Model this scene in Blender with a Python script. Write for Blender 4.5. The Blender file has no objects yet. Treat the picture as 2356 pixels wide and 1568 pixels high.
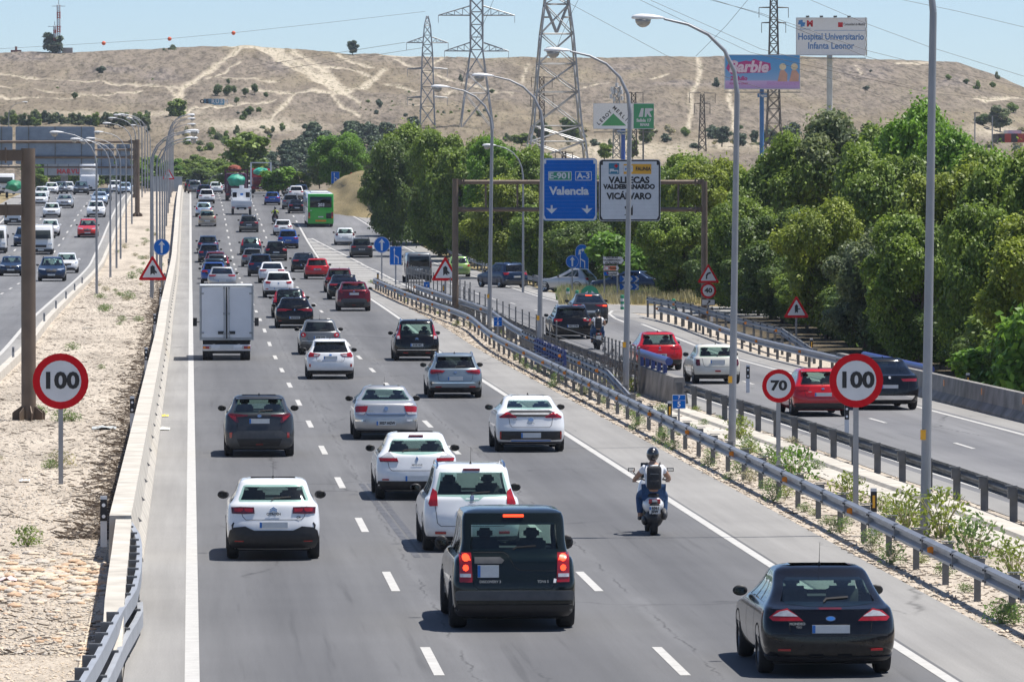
import bpy, bmesh, math, random
from mathutils import Vector, Matrix, noise
sc = bpy.context.scene
random.seed(7)
R = math.radians
# ---------------------------------------------------------------- camera (200 mm tele lens from a footbridge 6.8 m above the road)
F = 13077.0; CU = 1177.5; CV = 784.0; VU = 438.0; VV = 444.0; H = 6.8
cam = bpy.data.cameras.new('camera'); cam.sensor_width = 36; cam.lens = 36 * F / 2355.0
cam.clip_start = 1; cam.clip_end = 9000
cam_o = bpy.data.objects.new('camera', cam); sc.collection.objects.link(cam_o)
YAW = math.atan((CU - VU) / F); PIT = math.atan((CV - VV) / F)
cam_o.location = (0, 0, H); cam_o.rotation_euler = (math.pi / 2 - PIT, 0, -YAW)
sc.camera = cam_o
RM = cam_o.rotation_euler.to_matrix()
# ---------------------------------------------------------------- sky, sun, exposure
SUN_EL = 70.0; SUN_AZ = 80.0           # azimuth measured from +Y (road direction) towards +X
w = bpy.data.worlds.new('World'); sc.world = w; w.use_nodes = True
nt = w.node_tree; bg = nt.nodes['Background']
sky = nt.nodes.new('ShaderNodeTexSky'); sky.sky_type = 'NISHITA'; sky.sun_disc = False
sky.sun_elevation = R(SUN_EL); sky.sun_rotation = R(SUN_AZ); sky.altitude = 650
sky.air_density = 0.62; sky.dust_density = 0.55; sky.ozone_density = 3.2
nt.links.new(sky.outputs[0], bg.inputs[0]); bg.inputs[1].default_value = 0.108
sun = bpy.data.lights.new('sun', 'SUN'); sun.energy = 4.9; sun.angle = R(0.53); sun.color = (1, 0.955, 0.89)
sun_o = bpy.data.objects.new('sun', sun); sc.collection.objects.link(sun_o)
sd = Vector((math.sin(R(SUN_AZ)) * math.cos(R(SUN_EL)), math.cos(R(SUN_AZ)) * math.cos(R(SUN_EL)), math.sin(R(SUN_EL))))
sun_o.rotation_euler = (-sd).to_track_quat('-Z', 'Y').to_euler(); sun_o.location = (60, 0, 120)
sc.view_settings.view_transform = 'Standard'; sc.view_settings.look = 'None'
sc.view_settings.exposure = 0.4; sc.view_settings.gamma = 1.0; sc.view_settings.use_curve_mapping = False
# ---------------------------------------------------------------- materials
MT = {}
def rgb(c): return (c[0], c[1], c[2], 1)
def pm(name, col, rough=.6, metal=0, var=.12, scale=6.0, bump=0.0, coat=0, emit=None, estr=0, spec=.5, detail=4, bdist=.01):
    """procedural material: base colour broken up by noise, roughness varied, optional bump"""
    if name in MT: return MT[name]
    m = bpy.data.materials.new(name); m.use_nodes = True; MT[name] = m
    n = m.node_tree.nodes; l = m.node_tree.links; b = n['Principled BSDF']
    tc = n.new('ShaderNodeTexCoord'); nz = n.new('ShaderNodeTexNoise'); nz.inputs['Scale'].default_value = scale
    nz.inputs['Detail'].default_value = detail; l.new(tc.outputs['Object'], nz.inputs['Vector'])
    rp = n.new('ShaderNodeValToRGB'); rp.color_ramp.elements[0].position = .3; rp.color_ramp.elements[1].position = .7
    rp.color_ramp.elements[0].color = rgb([max(0, c * (1 - var)) for c in col]); rp.color_ramp.elements[1].color = rgb([min(1, c * (1 + var)) for c in col])
    l.new(nz.outputs[0], rp.inputs[0]); l.new(rp.outputs[0], b.inputs['Base Color'])
    b.inputs['Roughness'].default_value = rough; b.inputs['Metallic'].default_value = metal
    b.inputs['Specular IOR Level'].default_value = spec
    if coat: b.inputs['Coat Weight'].default_value = coat; b.inputs['Coat Roughness'].default_value = .04
    if bump:
        bp = n.new('ShaderNodeBump'); bp.inputs['Strength'].default_value = bump; bp.inputs['Distance'].default_value = bdist
        l.new(nz.outputs[0], bp.inputs['Height']); l.new(bp.outputs[0], b.inputs['Normal'])
    if emit: b.inputs['Emission Color'].default_value = rgb(emit); b.inputs['Emission Strength'].default_value = estr
    return m
def glassmat(name, tint, tr, rough=.02):
    if name in MT: return MT[name]
    m = bpy.data.materials.new(name); m.use_nodes = True; MT[name] = m
    n = m.node_tree.nodes; l = m.node_tree.links; n.remove(n['Principled BSDF'])
    o = n['Material Output']; g = n.new('ShaderNodeBsdfGlossy'); g.inputs['Roughness'].default_value = rough; g.inputs[0].default_value = (.9, .95, 1, 1)
    t = n.new('ShaderNodeBsdfTransparent'); t.inputs[0].default_value = rgb([c * tr for c in tint])
    d = n.new('ShaderNodeBsdfDiffuse'); d.inputs[0].default_value = rgb([c * .02 for c in tint])
    nz = n.new('ShaderNodeTexNoise'); nz.inputs['Scale'].default_value = 3
    m1 = n.new('ShaderNodeMixShader'); m1.inputs[0].default_value = .10; l.new(t.outputs[0], m1.inputs[1]); l.new(d.outputs[0], m1.inputs[2])
    fr = n.new('ShaderNodeFresnel'); ge = n.new('ShaderNodeNewGeometry'); mr = n.new('ShaderNodeMapRange'); mr.inputs[3].default_value = 1.55; mr.inputs[4].default_value = 1 / 1.55; l.new(ge.outputs['Backfacing'], mr.inputs[0]); l.new(mr.outputs[0], fr.inputs[0])
    bp = n.new('ShaderNodeBump'); bp.inputs['Strength'].default_value = .04; l.new(nz.outputs[0], bp.inputs['Height']); l.new(bp.outputs[0], g.inputs['Normal'])
    m2 = n.new('ShaderNodeMixShader'); l.new(fr.outputs[0], m2.inputs[0]); l.new(m1.outputs[0], m2.inputs[1]); l.new(g.outputs[0], m2.inputs[2])
    l.new(m2.outputs[0], o.inputs[0]); return m
# ---------------------------------------------------------------- object helpers
C = sc.collection
def setp(o, label=None, cat=None, group=None, kind=None):
    if label: o['label'] = label
    if cat: o['category'] = cat
    if group: o['group'] = group
    if kind: o['kind'] = kind
    return o
def empty(name, loc, label, cat, group=None, rz=0):
    o = bpy.data.objects.new(name, None); o.empty_display_size = .3; C.objects.link(o)
    o.location = loc; o.rotation_euler = (0, 0, rz); return setp(o, label, cat, group)
def link_mesh(name, me, parent=None, loc=None):
    o = bpy.data.objects.new(name, me); C.objects.link(o)
    if parent: o.parent = parent
    if loc is not None: o.location = loc
    return o
def smooth(me, ang=35):
    me.shade_smooth()
    try: me.set_sharp_from_angle(angle=R(ang))
    except Exception: pass
class MB:
    def __init__(s): s.v = []; s.f = []; s.mi = []; s.m = 0
    def face(s, pts):
        b = len(s.v); s.v += [tuple(p) for p in pts]; s.f.append(tuple(range(b, b + len(pts)))); s.mi.append(s.m)
    def mesh(s, vs, fs):
        b = len(s.v); s.v += [tuple(p) for p in vs]
        for f in fs: s.f.append(tuple(i + b for i in f)); s.mi.append(s.m)
    def box(s, c, d, mx=None):
        x, y, z = d[0] / 2, d[1] / 2, d[2] / 2
        vs = [Vector((a * x, b_ * y, e * z)) for e in (-1, 1) for a, b_ in ((-1, -1), (1, -1), (1, 1), (-1, 1))]
        if mx is not None: vs = [mx @ v for v in vs]
        c = Vector(c); s.mesh([v + c for v in vs], [(3, 2, 1, 0), (4, 5, 6, 7), (0, 1, 5, 4), (1, 2, 6, 5), (2, 3, 7, 6), (3, 0, 4, 7)])
    def cyl(s, p0, p1, r0, r1=None, n=8, caps=True):
        p0 = Vector(p0); p1 = Vector(p1); r1 = r0 if r1 is None else r1
        q = (p1 - p0).to_track_quat('Z', 'Y'); vs = []
        for p, r in ((p0, r0), (p1, r1)):
            for i in range(n):
                a = 2 * math.pi * i / n; vs.append(p + q @ Vector((math.cos(a) * r, math.sin(a) * r, 0)))
        fs = [(i, (i + 1) % n, n + (i + 1) % n, n + i) for i in range(n)]
        if caps: fs += [tuple(range(n - 1, -1, -1)), tuple(range(n, 2 * n))]
        s.mesh(vs, fs)
    def tube(s, pts, r, n=6, caps=True):
        pts = [Vector(p) for p in pts]; rs = r if isinstance(r, (list, tuple)) else [r] * len(pts); vs = []
        for k, p in enumerate(pts):
            d = (pts[min(k + 1, len(pts) - 1)] - pts[max(k - 1, 0)]); q = d.to_track_quat('Z', 'Y')
            for i in range(n):
                a = 2 * math.pi * i / n; vs.append(p + q @ Vector((math.cos(a) * rs[k], math.sin(a) * rs[k], 0)))
        fs = [(k * n + i, k * n + (i + 1) % n, (k + 1) * n + (i + 1) % n, (k + 1) * n + i) for k in range(len(pts) - 1) for i in range(n)]
        if caps: fs += [tuple(range(n - 1, -1, -1)), tuple(range((len(pts) - 1) * n, len(pts) * n))]
        s.mesh(vs, fs)
    def sweep(s, path, prof, up=Vector((0, 0, 1)), closed=False, flip=False):
        """extrude a profile [(lateral, height)] along a path of points (lateral = to the right of travel)"""
        path = [Vector(p) for p in path]; n = len(prof); vs = []
        for k, p in enumerate(path):
            d = (path[min(k + 1, len(path) - 1)] - path[max(k - 1, 0)]); d.z = 0; d.normalize(); r = Vector((d.y, -d.x, 0))
            for a, h in prof: vs.append(p + r * a + up * h)
        m = n if closed else n - 1
        fs = [(k * n + i, k * n + (i + 1) % n, (k + 1) * n + (i + 1) % n, (k + 1) * n + i) for k in range(len(path) - 1) for i in range(m)]
        if closed: fs += [tuple(range(n - 1, -1, -1)), tuple(range((len(path) - 1) * n, len(path) * n))]
        s.mesh(vs, fs)
    def lathe(s, prof, n=20, axis='x', c=(0, 0, 0)):
        vs = []
        for r, h in prof:
            for i in range(n):
                a = 2 * math.pi * i / n
                if axis == 'x': p = (h + c[0], r * math.cos(a) + c[1], r * math.sin(a) + c[2])
                else: p = (r * math.cos(a) + c[0], r * math.sin(a) + c[1], h + c[2])
                vs.append(p)
        k = len(prof); s.mesh(vs, [(j * n + i, j * n + (i + 1) % n, (j + 1) * n + (i + 1) % n, (j + 1) * n + i) for j in range(k - 1) for i in range(n)])
    def prism(s, poly, y0, y1):
        """polygon in (x, z) extruded from y0 to y1"""
        n = len(poly); s.mesh([(x, y0, z) for x, z in poly] + [(x, y1, z) for x, z in poly],
            [tuple(range(n)), tuple(range(2 * n - 1, n - 1, -1))] + [(i, i + n, (i + 1) % n + n, (i + 1) % n) for i in range(n)])
    def data(s, name, mats, sm=None):
        me = bpy.data.meshes.new(name); me.from_pydata(s.v, [], s.f)
        for m in (mats if isinstance(mats, (list, tuple)) else [mats]): me.materials.append(m)
        if len(me.materials) > 1: me.polygons.foreach_set('material_index', s.mi)
        me.update()
        bm = bmesh.new(); bm.from_mesh(me); bmesh.ops.recalc_face_normals(bm, faces=bm.faces[:]); bm.to_mesh(me); bm.free()
        if sm: smooth(me, sm)
        return me
    def build(s, name, mats, parent=None, sm=None, loc=None): return link_mesh(name, s.data(name, mats, sm), parent, loc)
def copy_tree(o, loc, rz=None, label=None, parent=None):
    r = o.copy(); C.objects.link(r)
    if parent is not None: r.parent = parent
    if loc is not None: r.location = loc
    if rz is not None: r.rotation_euler = (0, 0, rz)
    if label: r['label'] = label
    for ch in KIDS.get(o.name) or [c for c in o.children]: copy_tree(ch, None, None, None, r)
    return r
KIDS = {}
def pch(tab, x):
    """monotone cubic interpolation through [(x, y)]"""
    n = len(tab)
    if x <= tab[0][0]: return tab[0][1]
    if x >= tab[-1][0]: return tab[-1][1]
    k = 0
    while tab[k + 1][0] < x: k += 1
    def sl(i): return (tab[i + 1][1] - tab[i][1]) / (tab[i + 1][0] - tab[i][0])
    def tg(i):
        if i <= 0: return sl(0)
        if i >= n - 1: return sl(n - 2)
        a, b = sl(i - 1), sl(i)
        return 0 if a * b <= 0 else 2 * a * b / (a + b)
    h = tab[k + 1][0] - tab[k][0]; t = (x - tab[k][0]) / h; m0, m1 = tg(k) * h, tg(k + 1) * h
    return (2 * t**3 - 3 * t**2 + 1) * tab[k][1] + (t**3 - 2 * t**2 + t) * m0 + (-2 * t**3 + 3 * t**2) * tab[k + 1][1] + (t**3 - t**2) * m1
def lin(tab, x):
    if x <= tab[0][0]: return tab[0][1]
    for (a, b), (c, d) in zip(tab, tab[1:]):
        if x <= c: return b + (d - b) * (x - a) / (c - a)
    return tab[-1][1]
# ---------------------------------------------------------------- the lie of the land: the motorway climbs to a crest about 780 m away
ZT = [(0, 0), (235, 0), (285, .42), (330, .56), (400, .72), (452, 1.02), (479, 1.6), (515, 2.45), (552, 3.5), (594, 4.62), (635, 5.55), (692, 6.42), (740, 6.9), (780, 7.0), (830, 6.5), (900, 4.5), (980, 2.5), (1100, 1)]
_rz = {}
def rzk(k):
    if k not in _rz: _rz[k] = pch(ZT, k * 4.0)
    return _rz[k]
def rz(y):
    k = math.floor(y / 4.0); t = y / 4.0 - k; return rzk(k) * (1 - t) + rzk(k + 1) * t
def ray(u, v): return RM @ Vector(((u - CU) / F, -(v - CV) / F, -1))
def at(u, v, y):
    d = ray(u, v); return Vector((0, 0, H)) + d * (y / d.y)
def gp(u, v, dz=0.0):
    """where the sight line through a photo point meets the road level (+dz)"""
    d = ray(u, v); g = d.z / d.y; lo = 40.0; y = 40.0
    while y < 900 and H + g * y - rz(y) - dz > 0: lo = y; y += 4
    hi = y
    for _ in range(30):
        m = (lo + hi) / 2
        if H + g * m - rz(m) - dz > 0: lo = m
        else: hi = m
    return Vector((0, 0, H)) + d * (lo / d.y)
def gx(u, y): return at(u, 500, y).x
# ================================================================ ROADS AND GROUND
def asphalt(name, c0, c1, lanes=None, warm=0):
    m = bpy.data.materials.new(name); m.use_nodes = True; n = m.node_tree.nodes; l = m.node_tree.links; b = n['Principled BSDF']
    tc = n.new('ShaderNodeTexCoord')
    def nz(scale, vec=None, detail=5, rough=.6):
        x = n.new('ShaderNodeTexNoise'); x.inputs['Scale'].default_value = scale; x.inputs['Detail'].default_value = detail; x.inputs['Roughness'].default_value = rough
        l.new(vec if vec else tc.outputs['Object'], x.inputs['Vector']); return x.outputs[0]
    def ramp(i, a, bb, ca, cb):
        x = n.new('ShaderNodeValToRGB'); x.color_ramp.elements[0].position = a; x.color_ramp.elements[1].position = bb
        x.color_ramp.elements[0].color = rgb(ca); x.color_ramp.elements[1].color = rgb(cb); l.new(i, x.inputs[0]); return x.outputs[0]
    def mul(a, bb, f=1.0, ty='MULTIPLY'):
        x = n.new('ShaderNodeMix'); x.data_type = 'RGBA'; x.blend_type = ty; x.inputs[0].default_value = f
        l.new(a, x.inputs[6]); l.new(bb, x.inputs[7]); return x.outputs[2]
    mp = n.new('ShaderNodeMapping'); mp.inputs['Scale'].default_value = (1.6, .035, 1); l.new(tc.outputs['Object'], mp.inputs[0])
    grain = ramp(nz(38, detail=3), .25, .75, [.78] * 3, [1.2] * 3)
    big = ramp(nz(.09, detail=6), .3, .7, c0, c1)
    streak = ramp(nz(1.0, mp.outputs[0], 6, .7), .3, .72, [.84] * 3, [1.12] * 3)
    col = mul(mul(big, streak), grain)
    mp2 = n.new('ShaderNodeMapping'); mp2.inputs['Scale'].default_value = (.16, .05, 1); l.new(tc.outputs['Object'], mp2.inputs[0])
    vo = n.new('ShaderNodeTexVoronoi'); vo.feature = 'DISTANCE_TO_EDGE'; vo.inputs['Scale'].default_value = 1.0
    ds = n.new('ShaderNodeVectorMath'); ds.operation = 'MULTIPLY_ADD'; nn = n.new('ShaderNodeTexNoise'); nn.inputs['Scale'].default_value = .9; nn.inputs['Detail'].default_value = 5
    l.new(tc.outputs['Object'], nn.inputs['Vector']); l.new(nn.outputs['Color'], ds.inputs[0]); ds.inputs[1].default_value = (.12, .12, 0); l.new(mp2.outputs[0], ds.inputs[2]); l.new(ds.outputs[0], vo.inputs['Vector'])
    crack = ramp(vo.outputs['Distance'], .0, .006, [.5] * 3, [1, 1, 1])
    cm = ramp(nz(.12), .5, .58, [1, 1, 1], [0, 0, 0])
    x = n.new('ShaderNodeMix'); x.data_type = 'RGBA'; x.inputs[7].default_value = (1, 1, 1, 1); l.new(crack, x.inputs[6]); l.new(cm, x.inputs[0])
    col = mul(col, x.outputs[2])
    if lanes:
        # polished wheel tracks and an oil-dark centre in each lane (wear with a place of its own)
        sx = n.new('ShaderNodeSeparateXYZ'); l.new(tc.outputs['Object'], sx.inputs[0])
        w1 = n.new('ShaderNodeMath'); w1.operation = 'MULTIPLY'; l.new(sx.outputs[0], w1.inputs[0]); w1.inputs[1].default_value = 2 * math.pi / lanes
        w2 = n.new('ShaderNodeMath'); w2.operation = 'COSINE'; l.new(w1.outputs[0], w2.inputs[0])
        w3 = n.new('ShaderNodeMath'); w3.operation = 'MULTIPLY_ADD'; l.new(w2.outputs[0], w3.inputs[0]); w3.inputs[1].default_value = .5; w3.inputs[2].default_value = .5
        tr = ramp(w3.outputs[0], .0, 1.0, [.88, .88, .89], [1.10, 1.095, 1.085]); col = mul(col, tr)
        # cracked paving seams that run along the lane joints
        for x0_ in (3.98, 7.45, -11.2):
            a1 = n.new('ShaderNodeMath'); a1.operation = 'MULTIPLY_ADD'; l.new(nz(.55, detail=6, rough=.75), a1.inputs[0]); a1.inputs[1].default_value = .55; l.new(sx.outputs[0], a1.inputs[2])
            a2 = n.new('ShaderNodeMath'); a2.operation = 'SUBTRACT'; l.new(a1.outputs[0], a2.inputs[0]); a2.inputs[1].default_value = x0_ + .275; a3 = n.new('ShaderNodeMath'); a3.operation = 'ABSOLUTE'; l.new(a2.outputs[0], a3.inputs[0])
            ln = ramp(a3.outputs[0], .0, .03, [.45] * 3, [1] * 3); mk = ramp(nz(.25), .46, .56, [0] * 3, [1] * 3)
            x = n.new('ShaderNodeMix'); x.data_type = 'RGBA'; x.inputs[7].default_value = (1, 1, 1, 1); l.new(ln, x.inputs[6]); l.new(mk, x.inputs[0]); col = mul(col, x.outputs[2])
            bd_ = ramp(a3.outputs[0], .05, .22, [1.13] * 3, [1] * 3); col = mul(col, bd_)
        oil = ramp(nz(2.2, mp.outputs[0], 3, .6), .60, .72, [1] * 3, [.80] * 3); col = mul(col, oil)
    l.new(col, b.inputs['Base Color']); b.inputs['Roughness'].default_value = .82; b.inputs['Specular IOR Level'].default_value = .35
    bp = n.new('ShaderNodeBump'); bp.inputs['Strength'].default_value = .35; bp.inputs['Distance'].default_value = .01; l.new(nz(60, detail=2), bp.inputs['Height']); l.new(bp.outputs[0], b.inputs['Normal'])
    MT[name] = m; return m
M_road = asphalt('asphalt lanes', (.108, .109, .113), (.140, .141, .145), 3.5)
M_road2 = asphalt('asphalt left carriageway', (.145, .147, .153), (.185, .187, .192), 3.5)
M_shl = asphalt('asphalt shoulder', (.235, .228, .218), (.31, .302, .288))
M_exit = asphalt('asphalt slip road', (.150, .151, .156), (.20, .20, .205), 3.2)
def paint_mat():
    m = pm('road paint', (.48, .47, .445), .7, 0, .1, 3.0, detail=8)
    n = m.node_tree.nodes; l = m.node_tree.links; b = n['Principled BSDF']
    tc = [x for x in n if x.type == 'TEX_COORD'][0]; rp = [x for x in n if x.type == 'VALTORGB'][0]
    q = n.new('ShaderNodeTexNoise'); q.inputs['Scale'].default_value = 14; q.inputs['Detail'].default_value = 8; q.inputs['Roughness'].default_value = .8; l.new(tc.outputs['Object'], q.inputs['Vector'])
    r2 = n.new('ShaderNodeValToRGB'); r2.color_ramp.elements[0].position = .33; r2.color_ramp.elements[0].color = (.35, .35, .35, 1); r2.color_ramp.elements[1].position = .42; r2.color_ramp.elements[1].color = (1, 1, 1, 1)
    l.new(q.outputs[0], r2.inputs[0]); x = n.new('ShaderNodeMix'); x.data_type = 'RGBA'; x.blend_type = 'MULTIPLY'; x.inputs[0].default_value = .8
    l.new(rp.outputs[0], x.inputs[6]); l.new(r2.outputs[0], x.inputs[7]); l.new(x.outputs[2], b.inputs['Base Color']); return m
M_paint = paint_mat()
def soilmat(name, cs, scale=1.0, stones=True):
    m = bpy.data.materials.new(name); m.use_nodes = True; n = m.node_tree.nodes; l = m.node_tree.links; b = n['Principled BSDF']; MT[name] = m
    tc = n.new('ShaderNodeTexCoord')
    def nz(s, d=8, r=.65):
        x = n.new('ShaderNodeTexNoise'); x.inputs['Scale'].default_value = s * scale; x.inputs['Detail'].default_value = d; x.inputs['Roughness'].default_value = r; l.new(mp.outputs[0], x.inputs['Vector']); return x.outputs[0]
    mp = n.new('ShaderNodeMapping'); mp.inputs['Scale'].default_value = (1, .22, 1); l.new(tc.outputs['Object'], mp.inputs[0])
    rp = n.new('ShaderNodeValToRGB'); e = rp.color_ramp.elements; e[0].position = .3; e[0].color = rgb(cs[0]); e[1].position = .72; e[1].color = rgb(cs[2]); k = e.new(.5); k.color = rgb(cs[1])
    l.new(nz(.45), rp.inputs[0])
    r2 = n.new('ShaderNodeValToRGB'); r2.color_ramp.elements[0].position = .35; r2.color_ramp.elements[0].color = (.45, .43, .41, 1); r2.color_ramp.elements[1].position = .56; r2.color_ramp.elements[1].color = (1.12, 1.1, 1.08, 1)
    l.new(nz(14, 8, .85), r2.inputs[0]); x = n.new('ShaderNodeMix'); x.data_type = 'RGBA'; x.blend_type = 'MULTIPLY'; x.inputs[0].default_value = .85
    l.new(rp.outputs[0], x.inputs[6]); l.new(r2.outputs[0], x.inputs[7]); l.new(x.outputs[2], b.inputs['Base Color'])
    b.inputs['Roughness'].default_value = .95; b.inputs['Specular IOR Level'].default_value = .15
    bp = n.new('ShaderNodeBump'); bp.inputs['Strength'].default_value = .8; bp.inputs['Distance'].default_value = .05; l.new(nz(7, 8, .75), bp.inputs['Height']); l.new(bp.outputs[0], b.inputs['Normal'])
    return m
M_soil = soilmat('pale dry soil', [(.30, .265, .22), (.49, .435, .365), (.60, .54, .455)])
M_field = soilmat('dry grass field', [(.15, .13, .07), (.27, .22, .12), (.36, .30, .19)], .6)
def ys_of(a, b, step=4.0):
    k0 = int(math.floor(a / step)) + 1; out = [a]
    while k0 * step < b - 1e-6: out.append(k0 * step); k0 += 1
    return out + [b]
def strip(name, xa, xb, y0, y1, dz, m, kind='structure', parent=None, nx=1):
    """a sheet between x = xa(y) and x = xb(y) that follows the road surface"""
    fa = xa if callable(xa) else (lambda y: xa); fb = xb if callable(xb) else (lambda y: xb)
    b = MB(); ys = ys_of(y0, y1); vs = []
    for y in ys:
        for i in range(nx + 1): vs.append((fa(y) + (fb(y) - fa(y)) * i / nx, y, rz(y) + dz))
    k = nx + 1
    b.mesh(vs, [(j * k + i, j * k + i + 1, (j + 1) * k + i + 1, (j + 1) * k + i) for j in range(len(ys) - 1) for i in range(nx)])
    o = b.build(name, m, parent)
    if kind: o['kind'] = kind
    return o
# lines measured along the road (y -> x)
EXL = lambda y: lin([(60, 18.9), (125, 18.3), (139, 17.96), (155, 17.7), (188, 16.9), (241, 16.5), (290, 15.6), (344, 14.35), (430, 14.2), (460, 13.75), (530, 10.8), (600, 10.6)], y)       # left edge line of the slip road
EXR = lambda y: lin([(60, 24.0), (160, 23.4), (180, 23.1), (231, 22.35), (278, 22.1), (320, 21.3), (337, 20.9), (396, 20.8), (454, 19.9), (534, 17.9), (563, 17.3), (622, 15.9), (700, 13.8), (800, 13.2)], y)
RGD = lambda y: lin([(60, 13.0), (215, 13.05), (250, 13.1), (270, 13.3), (290, 12.7), (320, 12.1), (345, 11.85), (364, 11.75)], y)             # guardrail beside the motorway
Y0 = 52.0; YE = 1000.0
strip('motorway_road', -.02, 10.75, Y0, YE, 0, M_road)
M_skid = pm('tyre rubber on asphalt', (.085, .085, .09), .6, 0, .5, 3, detail=9)
for xa_ in (3.93, 4.12): strip('skid_mark', lambda y, q=xa_: q + (132 - y) * .009, lambda y, q=xa_: q + .13 + (132 - y) * .009, 106, 133, .0025, M_skid)
strip('left_carriageway_road', -19.2, -8.05, Y0, YE, 0, M_road2)
strip('left_shoulder', -.95, -.02, Y0, YE, 0, M_shl)
strip('right_shoulder', 10.75, lambda y: lin([(60, 12.45), (240, 12.5), (300, 12.0), (365, 11.6), (366, 10.8)], y), Y0, 366, 0, M_shl)
strip('carriageway_shoulder', -8.05, -7.05, Y0, YE, 0, M_shl)
strip('carriageway_far_shoulder', -21.2, -19.2, Y0, YE, 0, M_shl)
strip('slip_road', lambda y: max(10.75, EXL(y) - .35) if y > 366 else EXL(y) - .35, lambda y: EXR(y) + .3, Y0, 800, 0, M_exit)
strip('slip_road_outer_shoulder', lambda y: EXR(y) + .3, lambda y: EXR(y) + 1.6, Y0, 800, 0, M_shl)
strip('slip_road_inner_shoulder', lambda y: EXL(y) - 1.15, lambda y: EXL(y) - .35, Y0, 300, 0, M_shl)
strip('gore_road', 10.75, lambda y: max(10.8, EXL(y) - .35), 366, 540, 0, M_shl)
# side road that turns off to the right behind the slip road
b = MB(); P = [gp(1395, 716), gp(1500, 722), gp(1700, 728), gp(1900, 735)]; Q = [gp(1395, 700), gp(1500, 703), gp(1700, 706), gp(1900, 712)]
b.mesh([p + Vector((0, 0, .006)) for p in P + Q], [(i, i + 1, i + 5, i + 4) for i in range(3)]); b.build('side_road', M_shl)['kind'] = 'structure'
# painted lines
strip('edge_line', -.09, .12, Y0, 790, .005, M_paint)
strip('edge_line', 10.5, 10.68, Y0, 560, .005, M_paint)
strip('edge_line', -8.12, -7.94, Y0, 790, .005, M_paint)
strip('edge_line', -18.9, -18.72, Y0, 790, .005, M_paint)
strip('edge_line', lambda y: EXL(y) - .08, lambda y: EXL(y) + .08, Y0, 522, .005, M_paint)
strip('edge_line', lambda y: EXR(y) - .08, lambda y: EXR(y) + .08, Y0, 278, .005, M_paint)
strip('edge_line', lambda y: EXR(y) - .08, lambda y: EXR(y) + .08, 325, 790, .005, M_paint)
b = MB(); pts = [gp(1446, 745), gp(1415, 733), gp(1401, 722), gp(1408, 715), gp(1440, 712), gp(1520, 714)]
b.sweep([p + Vector((0, 0, .013)) for p in pts], [(-.08, 0), (.08, 0)]); b.build('edge_line', M_paint)['kind'] = 'structure'
def dashes(xf, y0, n, per=17.0, ln=5.0, wd=.075):
    b = MB()
    for k in range(n):
        a = y0 + k * per; ys = ys_of(a, a + ln)
        vs = [(xf(y) + s * wd, y, rz(y) + .005) for y in ys for s in (-1, 1)]
        b.mesh(vs, [(2 * j, 2 * j + 1, 2 * j + 3, 2 * j + 2) for j in range(len(ys) - 1)])
        yield b; b = MB()
def dash_set(name, xf, y0, n, per=17.0, ln=5.0, wd=.075):
    for k, b in enumerate(dashes(xf, y0, n, per, ln, wd)): b.build(name, M_paint)['kind'] = 'structure'
dash_set('lane_dash', lambda y: 3.5, gp(970, 1550).y - 17.2, 41)
dash_set('lane_dash', lambda y: 6.97, gp(1525, 1550).y - 17.2, 41)
dash_set('lane_dash', lambda y: -11.6, 60, 42)
dash_set('lane_dash', lambda y: -15.1, 64, 41)
dash_set('lane_dash', lambda y: (EXL(y) + EXR(y)) / 2 + .2, gp(1732, 886).y - 17 * 7 + 1, 16, 17.0, 3.5, .06)
dash_set('lane_dash', lambda y: 10.6, 566, 12, 17, 5)
dash_set('lane_dash', lambda y: (EXL(y) + EXR(y)) / 2, 330, 6, 17, 5, .06)
# hatching in the gore
for k in range(18):
    y = 378 + k * 8.3; x1 = EXL(y) - .1
    if x1 - 10.7 > .35:
        b = MB(); d = 1.6
        b.mesh([(10.7, y, rz(y) + .005), (x1, y - .6, rz(y) + .006), (x1, y - .6 + d, rz(y + d) + .006), (10.7, y + d, rz(y + d) + .005)], [(0, 1, 2, 3)])
        b.build('hatch_stripe', M_paint)['kind'] = 'structure'
for k in range(9):      # hatching beside the mouth of the side road
    t = k / 9; a = gp(1205 + 120 * t, 668 + 32 * t, .006); c = gp(1290 + 60 * t, 668 + 30 * t, .006); e = Vector((0, 1.3, 0))
    b = MB(); b.mesh([a, c, c + e, a + e], [(0, 1, 2, 3)]); b.build('hatch_stripe', M_paint)['kind'] = 'structure'
# soil: median, verge, fields
strip('median_ground', -7.0, -1.3, Y0, YE, -.01, M_soil, nx=2)
def verge_l(y): return lin([(60, 12.4), (240, 12.45), (300, 11.95), (365, 11.55)], y)
strip('verge_ground', verge_l, lambda y: EXL(y) - 1.1, Y0, 366, -.012, M_soil)
strip('verge_ground', lambda y: EXR(y) + 1.55, lambda y: EXR(y) + 3.4, Y0, 330, -.012, M_soil)
M_shade_litter = soilmat('leaf litter', [(.05, .042, .03), (.09, .075, .05), (.16, .13, .09)])  # wood floor coloured dark brown to paint in the shade beneath the trees
strip('wood_floor', lambda y: EXR(y) + 3.4, lambda y: EXR(y) + 30, Y0, 300, -.02, M_shade_litter, nx=3)
strip('grass_bank', lambda y: EXR(y) + 1.55, lambda y: EXR(y) + 14, 330, 800, -.012, M_field)
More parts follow.
